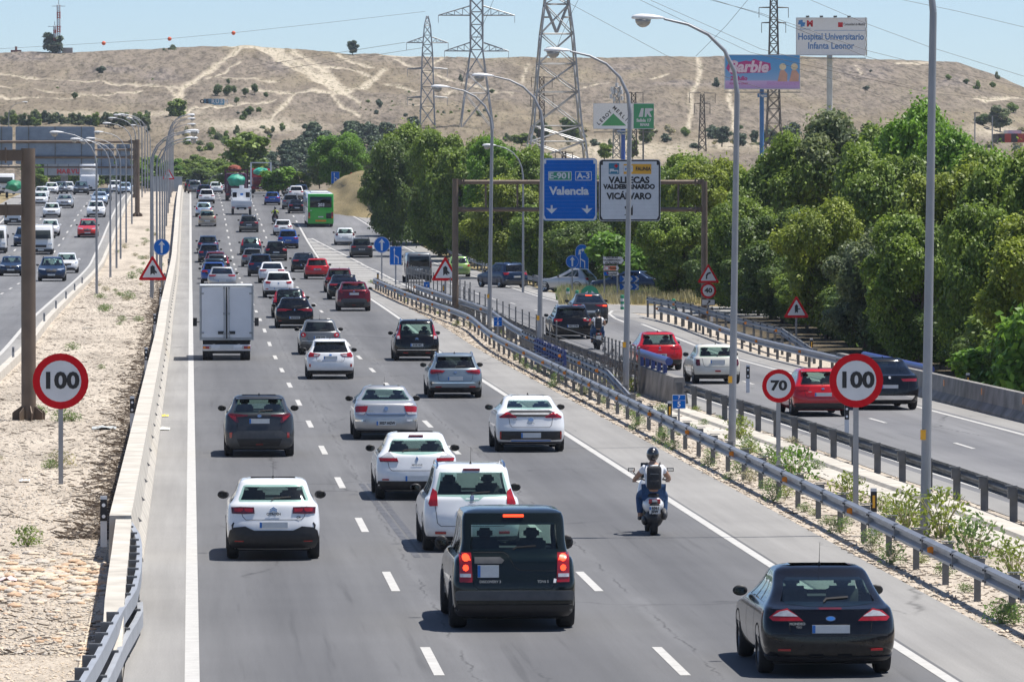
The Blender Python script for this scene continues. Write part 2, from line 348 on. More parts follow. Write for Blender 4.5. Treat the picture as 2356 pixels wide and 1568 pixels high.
# wide base ground under everything
b = MB(); ys = [20, 50] + [k * 4 for k in range(13, 251)] + [1040, 1100, 1300, 1800, 2600, 4000, 6500]
xs = [-2500, -900, -300, -120, -60, -40, -21.2, -19, 0, 10, 40, 60, 120, 300, 900, 2500]
vs = [(x, y, (rz(y) if y <= 1000 else rz(1100)) - .14 - (0 if abs(x) < 41 else .0)) for y in ys for x in xs]; k = len(xs)
b.mesh(vs, [(j * k + i, j * k + i + 1, (j + 1) * k + i + 1, (j + 1) * k + i) for j in range(len(ys) - 1) for i in range(k - 1)])
b.build('ground', M_field)['kind'] = 'structure'
# ================================================================ THE HILL
import numpy as np
RIDGE = [(-900, 150), (0, 124), (90, 123), (170, 122), (232, 118), (386, 112), (470, 109), (553, 106), (640, 110), (700, 112), (752, 117), (786, 122), (850, 125), (971, 127), (1087, 132), (1250, 133), (1500, 131), (1750, 131), (1843, 131), (2000, 134), (2136, 140), (2200, 143), (2252, 160), (2304, 178), (2355, 198), (2500, 240), (2800, 300), (3400, 360)]
def hy(u, v): return 960 + 490 * (440 - v) / (440 - lin(RIDGE, u))
def hp(u, v):
    p = at(u, v, hy(u, v)); return p
PATHS = [([(556,110),(535,126),(489,160),(456,185),(422,203),(417,227)], 5.5), ([(553,144),(502,175),(476,186)], 2.4), ([(0,167),(129,178),(232,185),(348,198),(422,205)], 1.8), ([(390,204),(410,230)], 4), ([(420,205),(402,232)], 4),
 ([(433,257),(476,245),(592,233),(640,228)], 2.6), ([(335,268),(381,257),(433,257)], 3), ([(0,230),(90,225),(200,222),(330,205)], 1.5), ([(572,111),(650,113)], 5), ([(530,108),(600,112)], 4),
 ([(623,118),(688,144),(726,175),(765,201),(791,214)], 9), ([(675,118),(716,144),(752,165),(775,190),(796,214)], 7), ([(700,160),(745,178),(790,205)], 9), ([(796,214),(829,203),(855,188),(886,162)], 6),
 ([(762,219),(775,235),(791,247),(829,270)], 3.5), ([(793,219),(815,232),(829,242)], 3.5), ([(770,216),(810,216)], 6), ([(572,203),(675,211),(762,216)], 2.2), ([(675,216),(659,242),(628,273)], 4.5), ([(580,234),(605,247)], 1.5),
 ([(778,124),(816,144),(868,160)], 2.4), ([(876,128),(974,126),(1048,129)], 2.6), ([(907,134),(958,154),(994,165),(1061,185),(1177,224)], 2.6), ([(994,144),(1025,129)], 3), ([(886,190),(958,214)], 2), ([(1020,219),(1061,201)], 2), ([(716,152),(790,155),(830,167),(850,178)], 2.6),
 ([(1605,134),(1610,160),(1602,201),(1587,219),(1592,247),(1582,293)], 5), ([(1685,201),(1675,227),(1687,257),(1687,299)], 5), ([(1342,201),(1363,190),(1404,187)], 2), ([(1497,180),(1535,170)], 2), ([(1216,147),(1200,193)], 3), ([(2059,147),(2136,144)], 3.5), ([(2239,227),(2355,232)], 3),
 ([(1961,147),(1981,167)], 1.6), ([(600,113),(640,135),(700,170),(770,210)], 6), ([(0,205),(150,212),(300,232)], 1.2), ([(900,243),(1000,252)], 1.4), ([(500,180),(640,190)], 1.4)]
PALE = [(1430, 345, 170, 26), (1300, 372, 70, 20), (1700, 330, 120, 14), (600, 290, 130, 14), (860, 405, 26, 12), (300, 262, 160, 7), (2290, 300, 60, 14)]
DARK = [(375, 178, 80, 24), (1434, 155, 75, 16), (1560, 195, 120, 10), (1990, 165, 130, 34), (60, 135, 90, 14), (640, 150, 50, 30), (1080, 170, 90, 40), (250, 160, 120, 14), (2180, 190, 90, 20)]
nu, nv = 560, 190
U = np.linspace(-500, 3000, nu); T = np.linspace(0, 1, nv)
UU, TT = np.meshgrid(U, T); RG = np.interp(U, [r[0] for r in RIDGE], [r[1] for r in RIDGE]); VVv = 440 - (440 - RG[None, :]) * TT
def segd(px, py, a, b):
    ax, ay = a; bx, by = b; dx, dy = bx - ax, by - ay; t = np.clip(((px - ax) * dx + (py - ay) * dy) / (dx * dx + dy * dy), 0, 1)
    return np.hypot(px - ax - t * dx, py - ay - t * dy)
rs = np.random.RandomState(3)
def fnoise(sx, sy, oct=4):
    out = np.zeros_like(UU); amp = 1; tot = 0
    for o in range(oct):
        gx_, gy_ = int(sx * 2**o) + 3, int(sy * 2**o) + 3; g = rs.rand(gy_, gx_)
        fx = (UU + 500) / 3500 * (gx_ - 2); fy = TT * (gy_ - 2); ix = fx.astype(int); iy = fy.astype(int); tx = fx - ix; ty = fy - iy; tx = tx * tx * (3 - 2 * tx); ty = ty * ty * (3 - 2 * ty)
        out += amp * ((g[iy, ix] * (1 - tx) + g[iy, ix + 1] * tx) * (1 - ty) + (g[iy + 1, ix] * (1 - tx) + g[iy + 1, ix + 1] * tx) * ty); tot += amp; amp *= .55
    return out / tot
n1 = fnoise(30, 6, 4); n2 = fnoise(90, 30, 4); n3 = fnoise(12, 4, 3)
jit = (n2 - .5) * 7
pth = np.zeros_like(UU)
for pl, wd in PATHS:
    d = np.full_like(UU, 1e9)
    for a, c in zip(pl, pl[1:]): d = np.minimum(d, segd(UU, VVv + jit * .6, a, c))
    pth = np.maximum(pth, np.clip(1.35 - d / wd - (n2 - .5) * .9, 0, 1))
for (a, c, ra, rb) in PALE: pth = np.maximum(pth, .75 * np.clip(1.4 - np.hypot((UU - a) / ra, (VVv - c) / rb) + (n1 - .5), 0, 1))
drk = np.clip((n3 - .46) * 3, 0, .55)
for (a, c, ra, rb) in DARK: drk = np.maximum(drk, np.clip(1.3 - np.hypot((UU - a) / ra, (VVv - c) / rb) + (n1 - .5) * 1.2, 0, 1))
YY = 960 + 490 * TT; dirx = np.tan(YAW + np.arctan((UU - CU) / F)); XX = dirx * YY; ZZ = H + (VV - VVv) * YY / F
ZZ = ZZ + ((n1 - .5) * 2.4 + (n2 - .5) * 1.5) * np.clip(TT * 4, 0, 1) * np.clip((1 - TT) * 5 + .35, 0, 1) - pth * .25
# plateau behind the ridge
vs = np.stack([XX, YY, ZZ], -1).reshape(-1, 3)
back = np.stack([dirx[0] * 1700, np.full(nu, 1700.), ZZ[-1] - 4], -1); back2 = np.stack([dirx[0] * 2600, np.full(nu, 2600.), np.full(nu, 5.)], -1)
front = np.stack([dirx[0] * 940, np.full(nu, 940.), np.full(nu, -2.)], -1)
vs = np.concatenate([front, vs, back, back2]); rows = nv + 3
idx = np.arange(rows * nu).reshape(rows, nu); fs = np.stack([idx[:-1, :-1], idx[:-1, 1:], idx[1:, 1:], idx[1:, :-1]], -1).reshape(-1, 4)
def np_mesh(name, vs, fs, k):
    me = bpy.data.meshes.new(name); me.vertices.add(len(vs)); me.vertices.foreach_set('co', vs.astype(np.float32).ravel())
    me.loops.add(len(fs) * k); me.loops.foreach_set('vertex_index', fs.astype(np.int32).ravel()); me.polygons.add(len(fs))
    me.polygons.foreach_set('loop_start', np.arange(len(fs), dtype=np.int32) * k); me.update(calc_edges=True); me.validate(); return me
me = np_mesh('hill', vs, fs, 4); me.shade_smooth()
def pad(a): return np.concatenate([a[:1], a, a[-1:], a[-1:]])
ca = me.attributes.new('ground_cover', 'FLOAT_COLOR', 'POINT')
ca.data.foreach_set('color', np.stack([pad(pth), pad(drk), pad(n1), np.ones((rows, nu))], -1).astype(np.float32).ravel())
hm = bpy.data.materials.new('dry hillside'); hm.use_nodes = True; n = hm.node_tree.nodes; l = hm.node_tree.links; b = n['Principled BSDF']
av = n.new('ShaderNodeAttribute'); av.attribute_name = 'ground_cover'; sp = n.new('ShaderNodeSeparateColor'); l.new(av.outputs['Color'], sp.inputs[0])
tc = n.new('ShaderNodeTexCoord'); mp = n.new('ShaderNodeMapping'); mp.inputs['Scale'].default_value = (1, .12, 1); l.new(tc.outputs['Object'], mp.inputs[0])
def hn(s, d=6, r=.7):
    x = n.new('ShaderNodeTexNoise'); x.inputs['Scale'].default_value = s; x.inputs['Detail'].default_value = d; x.inputs['Roughness'].default_value = r; l.new(mp.outputs[0], x.inputs['Vector']); return x.outputs[0]
def hr(i, *st):
    x = n.new('ShaderNodeValToRGB'); e = x.color_ramp.elements; e[0].position, e[0].color = st[0][0], rgb(st[0][1]); e[1].position, e[1].color = st[-1][0], rgb(st[-1][1])
    for q in st[1:-1]: k = e.new(q[0]); k.color = rgb(q[1])
    l.new(i, x.inputs[0]); return x.outputs[0]
def mx(f, a, c, ty='MIX'):
    x = n.new('ShaderNodeMix'); x.data_type = 'RGBA'; x.blend_type = ty
    if isinstance(f, float): x.inputs[0].default_value = f
    else: l.new(f, x.inputs[0])
    l.new(a, x.inputs[6]); l.new(c, x.inputs[7]); return x.outputs[2]
grass = hr(hn(.16), (.3, (.145, .118, .085)), (.5, (.215, .178, .128)), (.72, (.30, .255, .175)))
dk = hr(hn(.5), (.40, (.10, .088, .08)), (.55, (.26, .22, .185)))
pale = hr(hn(.3), (.3, (.42, .36, .27)), (.7, (.55, .485, .38)))
col = mx(sp.outputs[0], mx(sp.outputs[1], grass, dk), pale)
tuft = hr(hn(1.3, 3, .6), (.52, (1, 1, 1)), (.62, (.42, .44, .38))); col = mx(.8, col, tuft, 'MULTIPLY')
l.new(col, b.inputs['Base Color']); b.inputs['Roughness'].default_value = .95; b.inputs['Specular IOR Level'].default_value = .1
bp = n.new('ShaderNodeBump'); bp.inputs['Strength'].default_value = .7; bp.inputs['Distance'].default_value = .5; l.new(hn(.8, 8, .75), bp.inputs['Height']); l.new(bp.outputs[0], b.inputs['Normal'])
me.materials.append(hm); link_mesh('hill', me)['kind'] = 'structure'
# ---------------------------------------------------------------- foliage
def leafmat(name, c, var=.35, tr=.38):
    m = bpy.data.materials.new(name); m.use_nodes = True; n = m.node_tree.nodes; l = m.node_tree.links; b = n['Principled BSDF']; MT[name] = m
    g = n.new('ShaderNodeNewGeometry'); tc = n.new('ShaderNodeTexCoord'); nz = n.new('ShaderNodeTexNoise'); nz.inputs['Scale'].default_value = .35; nz.inputs['Detail'].default_value = 3; l.new(tc.outputs['Object'], nz.inputs[0])
    rp = n.new('ShaderNodeValToRGB'); e = rp.color_ramp.elements
    e[0].color = rgb([c[0] * (1 - var), c[1] * (1 - var), c[2]]); e[1].color = rgb([c[0] * (1 + 1.3 * var), c[1] * (1 + var), c[2] * (1 + .3 * var)]); l.new(g.outputs['Random Per Island'], rp.inputs[0])
    r2 = n.new('ShaderNodeValToRGB'); r2.color_ramp.elements[0].position = .38; r2.color_ramp.elements[1].position = .62; r2.color_ramp.elements[0].color = (.72, .8, .85, 1); r2.color_ramp.elements[1].color = (1.15, 1.18, .9, 1); l.new(nz.outputs[0], r2.inputs[0])
    x = n.new('ShaderNodeMix'); x.data_type = 'RGBA'; x.blend_type = 'MULTIPLY'; x.inputs[0].default_value = 1; l.new(rp.outputs[0], x.inputs[6]); l.new(r2.outputs[0], x.inputs[7])
    l.new(x.outputs[2], b.inputs['Base Color']); b.inputs['Roughness'].default_value = .5; b.inputs['Specular IOR Level'].default_value = .4
    t = n.new('ShaderNodeBsdfTranslucent'); l.new(x.outputs[2], t.inputs[0]); ms = n.new('ShaderNodeMixShader'); ms.inputs[0].default_value = tr
    l.new(b.outputs[0], ms.inputs[1]); l.new(t.outputs[0], ms.inputs[2]); l.new(ms.outputs[0], n['Material Output'].inputs[0]); return m
L_green = leafmat('leaves green', (.19, .275, .05)); L_yel = leafmat('leaves yellow green', (.25, .31, .05)); L_dark = leafmat('leaves dark', (.125, .19, .05)); L_pine = leafmat('needles blue green', (.085, .125, .075), .25, .1)
L_olive = leafmat('leaves grey olive', (.18, .22, .11), .25); L_bright = leafmat('leaves fresh green', (.16, .30, .04)); L_straw = leafmat('dry straw', (.42, .375, .23), .2, .2); L_weed = leafmat('weed leaves', (.17, .26, .07), .3)
M_bark = pm('bark', (.11, .085, .065), .95, 0, .3, 9, .8)
def leafcloud(seed, lobes, n, sz, el=1.7, shell=.55, up=.8):
    r = np.random.RandomState(seed); L = np.array([list(c) + list(q) for c, q in lobes]); wgt = (L[:, 3] * L[:, 4] + L[:, 3] * L[:, 5]); k = r.choice(len(L), n, p=wgt / wgt.sum())
    d = r.normal(size=(n, 3)); d /= np.linalg.norm(d, axis=1)[:, None]; d[:, 2] = np.where((d[:, 2] < -.3) & (r.rand(n) < .5), -d[:, 2], d[:, 2])
    rad = shell + (1.08 - shell) * r.rand(n)**.7; rad = np.where(r.rand(n) < .10, rad * (1 + .5 * r.rand(n)), rad); p = L[k, :3] + d * L[k, 3:] * rad[:, None]
    nr = d + r.normal(size=(n, 3)) * .75 + np.array([0, 0, up]); nr /= np.linalg.norm(nr, axis=1)[:, None]
    a = np.cross(nr, r.normal(size=(n, 3))); a /= np.linalg.norm(a, axis=1)[:, None]; c = np.cross(nr, a); s = (sz * (.55 + .9 * r.rand(n)))[:, None]
    q = np.stack([p - a * s * el * .5, p - c * s * .5 + a * s * .1, p + a * s * el * .5, p + c * s * .5 + a * s * .1], 1).reshape(-1, 3)
    return q, np.arange(4 * n).reshape(n, 4)
def ico(c, r, sub=1):
    bm = bmesh.new(); bmesh.ops.create_icosphere(bm, subdivisions=sub, radius=1)
    vs = [(c[0] + v.co.x * r[0], c[1] + v.co.y * r[1], c[2] + v.co.z * r[2]) for v in bm.verts]; fs = [[v.index for v in f.verts] for f in bm.faces]; bm.free(); return vs, fs
def tree_parts(seed, h, rad, z0, n, sz, nl=14, trunk=.22, lobe=.42, core=True, topb=0):
    """meshes (crown, trunk) for one kind of tree"""
    r = random.Random(seed); lobes = []
    for i in range(nl):
        a = r.uniform(0, 6.28); t = (i + .5) / nl; zz = z0 + (h - z0) * (.12 + .76 * t); prof = math.sin(math.pi * min(.97, max(.12, .12 + .8 * (1 - t)**(.8 + topb)))) ** .6
        rr = rad * prof * (r.uniform(.3, .68) if nl < 30 else r.uniform(.25, .95)); q = rad * lobe * (r.uniform(.75, 1.2) if nl < 30 else r.uniform(.55, 1.35))
        lobes.append(((math.cos(a) * rr, math.sin(a) * rr, zz), (q, q, q * r.uniform(.75, 1.0))))
    q, f = leafcloud(seed, lobes, n, sz); me = np_mesh('crown', q, f, 4)
    if core:
        bm = bmesh.new(); bm.from_mesh(me)
        for c, rr in lobes:
            vs, fs = ico(c, [x * .66 for x in rr], 1); vv = [bm.verts.new(v) for v in vs]
            for ff in fs: bm.faces.new([vv[i] for i in ff])
        bm.to_mesh(me); bm.free()
    t = MB(); ln = r.uniform(-.04, .04) * h
    t.tube([(0, 0, -.6), (ln * .3, 0, h * .25), (ln, ln * .5, h * .5), (ln * 1.5, 0, h * .8)], [trunk, trunk * .85, trunk * .6, trunk * .2], 8)
    for c, rr in lobes[::2]:
        z = max(h * .12, c[2] * .45); t.tube([(ln * .4, 0, z), (c[0] * .5, c[1] * .5, (z + c[2]) / 2 + .2), (c[0] * .9, c[1] * .9, c[2])], [trunk * .4, trunk * .25, trunk * .1], 5)
    return me, t.data('trunk', M_bark, 60)
TV = {}
def tree_kind(k, mats, *a, **kw):
    cr, tr = tree_parts(*a, **kw); TV[k] = (cr, tr, a[1], a[2])
def leaf_variant(me, m):
    key = (me.name, m.name)
    if key not in TV: c = me.copy(); c.materials.clear(); c.materials.append(m); TV[key] = c
    return TV[key]
def plant_tree(k, loc, h, wd, m, label, group=None, name='tree', cat='tree', rot=None):
    cr, tr, h0, r0 = TV[k]; t = empty(name, loc, label, cat, group, random.uniform(0, 6.28) if rot is None else rot)
    t.scale = (wd / (2 * r0), wd / (2 * r0), h / h0)
    o = link_mesh('crown', leaf_variant(cr, m), t); link_mesh('trunk', tr, t); return t
tree_kind('a', 0, 11, 10.0, 4.6, .6, 52000, .165, nl=58, lobe=.25)
tree_kind('b', 0, 12, 10.0, 4.3, .4, 50000, .16, nl=46, lobe=.28)
tree_kind('c', 0, 13, 10.0, 4.8, .7, 52000, .16, nl=66, lobe=.23)
tree_kind('d', 0, 14, 10.0, 4.5, .3, 48000, .175, nl=50, lobe=.27)
tree_kind('bush', 0, 15, 3.0, 1.8, .1, 4500, .17, nl=8, lobe=.5, trunk=.06)
tree_kind('pine', 0, 16, 5.0, 1.9, 1.2, 2600, .24, nl=7, lobe=.55, trunk=.12)
tree_kind('wood', 0, 17, 8.0, 3.2, .8, 4200, .38, nl=11, lobe=.45, trunk=.18)
tree_kind('wood2', 0, 18, 8.0, 3.0, .8, 4200, .36, nl=14, lobe=.36, trunk=.18)
tree_kind('shrub', 0, 19, 2.2, 1.6, .05, 700, .3, nl=5, lobe=.55, trunk=.05)
# big trees behind the slip road: (u base, v base, v top, width px, kind, foliage, dz, label)
BIG = [
 (905,575,318,130,'b',L_dark,'dark tree standing left of the sign gantry above the dry mound'),
 (955,560,282,175,'a',L_green,'tall green tree at the left end of the roadside belt behind the lane sign'),
 (1010,590,292,150,'c',L_green,'green tree just left of the gantry post, its crown touching the dark leftmost trees'),
 (1075,600,312,170,'d',L_green,'broad green tree behind the left gantry post'),
 (1140,610,305,165,'c',L_bright,'fresh green tree behind the fifth tall lamp'),
 (1160,640,400,170,'b',L_yel,'yellow-green tree seen through the open gantry beams'),
 (1215,620,335,170,'a',L_green,'green tree behind the left edge of the blue overhead sign'),
 (1260,655,470,160,'d',L_green,'low green tree under the blue overhead sign'),
 (1300,600,380,190,'b',L_green,'green tree hidden behind the blue overhead sign'),
 (1390,640,395,190,'a',L_dark,'dark tree hidden behind the white overhead sign'),
 (1420,672,545,150,'bush',L_bright,'bright low tree beside the small white direction signs'),
 (1345,665,500,150,'c',L_dark,'dark shaded tree under the gap between the two overhead signs'),
 (1490,645,400,170,'d',L_green,'green tree whose top edge meets the right side of the white overhead sign'),
 (1570,650,345,190,'b',L_green,'tall green tree between the white overhead sign and the right gantry post'),
 (1560,690,470,170,'c',L_green,'mid-height green tree left of the right gantry post'),
 (1650,665,352,190,'c',L_yel,'yellow-green tree behind the right gantry post'),
 (1700,720,450,180,'a',L_green,'green tree behind the forty limit sign'),
 (1760,690,352,200,'d',L_green,'tall green tree under the blue billboard mast'),
 (1800,740,470,200,'b',L_dark,'dark tree behind the warning sign with the side-road symbol'),
 (1850,690,300,210,'a',L_green,'tall green tree left of the white hospital billboard mast'),
 (1900,780,440,210,'c',L_yel,'yellow-green tree above the start of the concrete barrier'),
 (1950,690,243,250,'b',L_olive,'tallest grey-green tree below the hospital billboard'),
 (1990,810,520,190,'d',L_olive,'grey-olive tree behind the black car on the slip road'),
 (2030,760,330,230,'a',L_green,'green tree in the middle of the right-hand belt'),
 (2060,700,260,230,'c',L_green,'tall green tree second left of the nearest lamp pole'),
 (2110,850,480,220,'b',L_green,'big green tree above the blue steel barrier panel'),
 (2140,720,228,250,'d',L_bright,'tallest bright green tree right behind the nearest lamp pole'),
 (2180,820,370,240,'a',L_yel,'yellow-green tree just right of the nearest lamp pole'),
 (2215,740,290,220,'b',L_bright,'bright tree two crowns right of the nearest lamp pole'),
 (2260,870,450,230,'c',L_green,'green tree above the concrete barrier near the right edge'),
 (2290,800,340,230,'d',L_green,'green tree in the back row at the right edge'),
 (2365,930,690,210,'bush',L_bright,'vivid green bush at the right edge beside the concrete barrier'),
 (2290,895,780,170,'bush',L_bright,'low vivid green bush behind the small black and yellow marker'),
 (2360,840,330,260,'a',L_green,'large green tree cut by the right edge of the photo'),
 (2400,900,480,260,'b',L_yel,'yellow-green tree cut by the right edge above the vivid bush')]
FAR = {}
for (u, vb, vt, wp, k, m, lab) in BIG:
    g = gp(u, min(vb, 700) if vb < 700 else vb); g.z -= .1; s = F / g.y; back = 0
    plant_tree(k, g, (vb - vt) / s * (1.0), wp / s * 1.15, m, lab, 'trees of the roadside belt')
UND = [(u, v) for u, v in [(930,565),(985,585),(1035,612),(1090,622),(1150,632),(1200,640),(1255,650),(1310,655),(1370,655),(1430,658),(1500,665),(1580,700),(1640,705),(1700,712),(1760,725),(1820,742),(1880,765),(1935,785),(1990,800),(2050,815),(2110,838),(2170,860),(2230,880)]]
for i in range(26): UND.append((1660 + i * 28, lin([(1660, 725), (1900, 790), (2150, 865), (2360, 920)], 1660 + i * 28)))
for i, (u, v) in enumerate(UND):
    g = gp(u, v - 22); s = F / g.y; plant_tree(random.choice(['b', 'd', 'bush']), g, 150 / s, 170 / s, random.choice([L_dark, L_green, L_dark]), 'dark undergrowth bush filling the foot of the roadside tree belt', 'undergrowth bushes', 'bush', 'bush')
# scattered single trees of the middle distance and the hill: (u, v base, height px, width px, kind, foliage, label, group)
def far_tree(u, v, hpx, wpx, k, m, lab, grp=None, name='tree', cat='tree', y=None):
    p = hp(u, v) if y is None else at(u, v, y); s = F / p.y; p.z -= .3
    return plant_tree(k, p, hpx / s, wpx / s, m, lab, grp, name, cat)
far_tree(121, 124, 50, 52, 'wood', L_pine, 'lone dark tree on the hilltop beside the radio mast')
far_tree(811, 125, 34, 32, 'wood2', L_pine, 'lone tree on the skyline left of the small pylon')
far_tree(1268, 132, 26, 30, 'wood2', L_pine, 'tree on the skyline seen through the big pylon')
far_tree(398, 116, 14, 22, 'shrub', L_olive, 'small round bush on the skyline under the middle orange ball', name='bush', cat='bush')
far_tree(379, 117, 8, 12, 'shrub', L_olive, 'smallest bush on the skyline left of the round one', name='bush', cat='bush')
far_tree(2294, 180, 16, 14, 'shrub', L_olive, 'pale bush on the falling skyline at the far right', name='bush', cat='bush')
far_tree(231, 171, 21, 22, 'pine', L_pine, 'single tree on the slope under the left orange ball')
far_tree(406, 271, 46, 52, 'wood', L_green, 'round green tree on the slope above the left lamp heads')
for i, (u, v, hh, wd) in enumerate([(500,222,30,24),(522,222,28,24),(538,215,20,16),(565,220,20,16),(586,215,24,18),(544,237,16,14),(525,193,14,10)]):
    far_tree(u, v, hh, wd, 'pine', L_dark, 'dark tree of the small cluster above the graffiti wall', 'cluster above the graffiti wall')
HS = [(1645,200,22,20),(2182,185,16,15),(2221,194,15,14),(2246,207,22,20),(2284,204,18,14),(1991,209,14,16),(1060,184,14,12),(1130,214,11,13),(612,224,14,13),(595,262,18,14),(572,268,26,20),(560,274,20,22),(548,262,8,8),(173,228,18,14),(110,235,9,7),(96,237,8,7),(72,247,8,7),(132,205,8,7),(845,238,11,10),(873,248,22,18),(830,253,9,9),(842,257,9,8),(852,260,10,9),(865,266,16,13),(900,238,9,10),(903,248,9,11),(917,246,9,11),(932,248,9,10),(942,235,10,11),(941,219,12,11),(951,249,12,10),(953,256,10,10),(900,258,9,10),(924,258,9,10),(933,268,10,12),(965,262,10,9),(1005,262,10,12),(1014,270,10,11),(1020,262,9,9),(1037,268,14,14),(1040,246,8,8),(1052,248,8,9),(1058,256,9,10),(1063,272,9,9),(1081,250,8,8),(1078,260,10,9),(1098,262,10,10),(1103,268,14,14),(1115,258,10,10),(1140,270,8,9),(380,330,12,12),(300,285,16,14),(340,300,14,12),(520,310,12,12),(650,300,12,14),(455,335,14,14),(485,318,10,12),(620,318,14,12),(700,296,14,16),(1495,309,22,16),(2002,165,7,9),(350,187,9,8),(1700,300,16,20),(1640,318,26,28),(2080,272,10,12),(2218,268,12,12),(2330,260,26,30)]
for i, (u, v, hh, wd) in enumerate(HS):
    far_tree(u, v, hh, wd, random.choice(['pine', 'pine', 'shrub']), random.choice([L_pine, L_dark, L_green]), 'small young tree dotted on the dry hillside', 'young trees dotted on the hillside')
MIDT = [(1310,325,56,62,'wood',L_dark,'dark round tree behind the legs of the big pylon'),(1245,318,40,50,'wood2',L_dark,'dark tree left of the big pylon legs'),(1487,328,46,44,'wood',L_dark,'dark tree right under the green billboard'),(1577,316,26,24,'pine',L_green,'small green tree right of the green billboard'),(1660,332,44,54,'wood2',L_pine,'bushy tree group right of the slim lattice mast'),(1700,335,34,44,'wood',L_pine,'bushy tree left of the blue billboard mast'),(1735,330,34,24,'wood2',L_pine,'narrow dark tree just left of the blue billboard mast'),(1820,335,56,48,'wood',L_pine,'round blue-green tree right of the blue billboard mast'),(1770,335,40,40,'wood2',L_pine,'blue-green tree behind the blue billboard mast'),(1390,362,36,44,'wood',L_green,'green tree cluster at the foot of the white billboard'),(1455,362,44,34,'wood',L_dark,'dark tree right of the billboard foot'),(1200,330,26,50,'wood',L_green,'green tree at the far left foot of the big pylon'),(2300,300,60,60,'wood2',L_olive,'pale green trees on the far right slope'),(2260,290,30,50,'pine',L_dark,'umbrella pine group on the far right slope'),
 (565,400,98,122,'wood',L_green,'large round green tree above the motorway crest'),(780,440,140,140,'a',L_bright,'bright green tree above the bus, left of the dry mound'),(735,425,70,60,'b',L_dark,'dark tree at the left of the bright tree above the bus'),(860,395,56,60,'wood',L_olive,'pale olive tree between the bright tree and the belt'),(520,430,60,60,'wood2',L_green,'green tree behind the crest above the dark cars'),(640,440,60,90,'wood',L_bright,'green bushes behind the red truck'),(690,440,50,60,'wood2',L_green,'green bush behind the distant motorcyclist')]
for (u, v, hh, wd, k, m, lab) in MIDT: far_tree(u, v, hh, wd, k, m, lab, 'middle distance trees', y=(None if v < 345 else 700 + (440 - v) * 2 if v < 430 else 690))
# pine wood above the crest (each crown a tree)
rr = random.Random(5); cnt = 0; WOOD = []
for i in range(1200):
    u = rr.uniform(560, 960); v = rr.uniform(295, 425)
    top = lin([(560, 400), (600, 372), (640, 335), (700, 302), (740, 285), (800, 282), (870, 292), (900, 290), (960, 278)], u)
    if v < top + 16 or cnt > 150: continue
    cnt += 1; p = hp(u, v); s_ = F / p.y; WOOD.append((p, rr.uniform(26, 40) / s_, rr.uniform(28, 44) / s_, rr.uniform(0, 6.28)))
qs = []
for k in range(3):
    cm, _t = tree_parts(40 + k, 8.0, 3.0, .8, 1700, .55, nl=11, lobe=.42, core=False); a = np.empty(len(cm.vertices) * 3, np.float32); cm.vertices.foreach_get('co', a); qs.append(a.reshape(-1, 3))
out = []
for i, (p, hh, wd, ro) in enumerate(WOOD):
    a = qs[i % 3]; c, s_ = math.cos(ro), math.sin(ro); out.append(np.stack([(a[:, 0] * c - a[:, 1] * s_) * wd / 6 + p.x, (a[:, 0] * s_ + a[:, 1] * c) * wd / 6 + p.y, a[:, 2] * hh / 8 + p.z - .5], -1))
out = np.concatenate(out); me = np_mesh('pine_wood', out, np.arange(len(out)).reshape(-1, 4), 4); me.materials.append(L_pine)
setp(link_mesh('pine_wood', me), 'dark blue-green pine wood between the foot of the hill and the motorway', 'wood', None, 'stuff')
for i in range(95):      # green belt left of the crest
    u = rr.uniform(60, 520); v = rr.uniform(392, 436)
    far_tree(u, v, rr.uniform(26, 44), rr.uniform(34, 60), rr.choice(['wood', 'wood2']), rr.choice([L_green, L_green, L_bright, L_dark]), 'green tree in the belt behind the crest of the left carriageway', 'belt behind the crest')
for i in range(40):
    u = 10 + i * 8.5 + rr.uniform(-5, 5); v = rr.uniform(283, 292)
    far_tree(u, v, rr.uniform(16, 36), rr.uniform(20, 34), rr.choice(['wood', 'wood2']), rr.choice([L_olive, L_green, L_olive, L_pine]), 'tree in the loose row at the left foot of the hill', 'row at the left foot of the hill')
for i in range(50):
    u = rr.uniform(380, 700); v = rr.uniform(292, 380)
    if v > lin([(380, 380), (540, 330), (640, 300), (700, 292)], u): continue
    far_tree(u, v, rr.uniform(10, 22), rr.uniform(14, 30), 'shrub', rr.choice([L_olive, L_green, L_straw]), 'low shrub on the broken ground below the hill', 'shrubs below the hill', 'bush', 'bush')
for i in range(60):
    u = rr.uniform(1140, 2355); v = rr.uniform(300, 345)
    far_tree(u, v, rr.uniform(8, 18), rr.uniform(12, 34), 'shrub', rr.choice([L_olive, L_pine, L_straw]), 'low shrub at the foot of the right half of the hill', 'shrubs below the hill, right half', 'bush', 'bush')
# dry mound right of the slip road crest
def blob(name, c, r, m, kind='structure', seed=1, sub=5):
    bm = bmesh.new(); bmesh.ops.create_icosphere(bm, subdivisions=sub, radius=1)
    for v in bm.verts:
        d = 1 + .12 * noise.noise(v.co * 2.3 + Vector((seed, 0, 0))) + .04 * noise.noise(v.co * 9); v.co = Vector((c[0] + v.co.x * r[0] * d, c[1] + v.co.y * r[1] * d, c[2] + v.co.z * r[2] * d))
    me = bpy.data.meshes.new(name); bm.to_mesh(me); bm.free(); me.shade_smooth(); me.materials.append(m); o = link_mesh(name, me); o['kind'] = kind; return o
p = at(905, 500, 610); blob('dry_mound', (p.x + 1, 640, 3.2), (9.5, 70, 6.4), MT['dry grass field'])
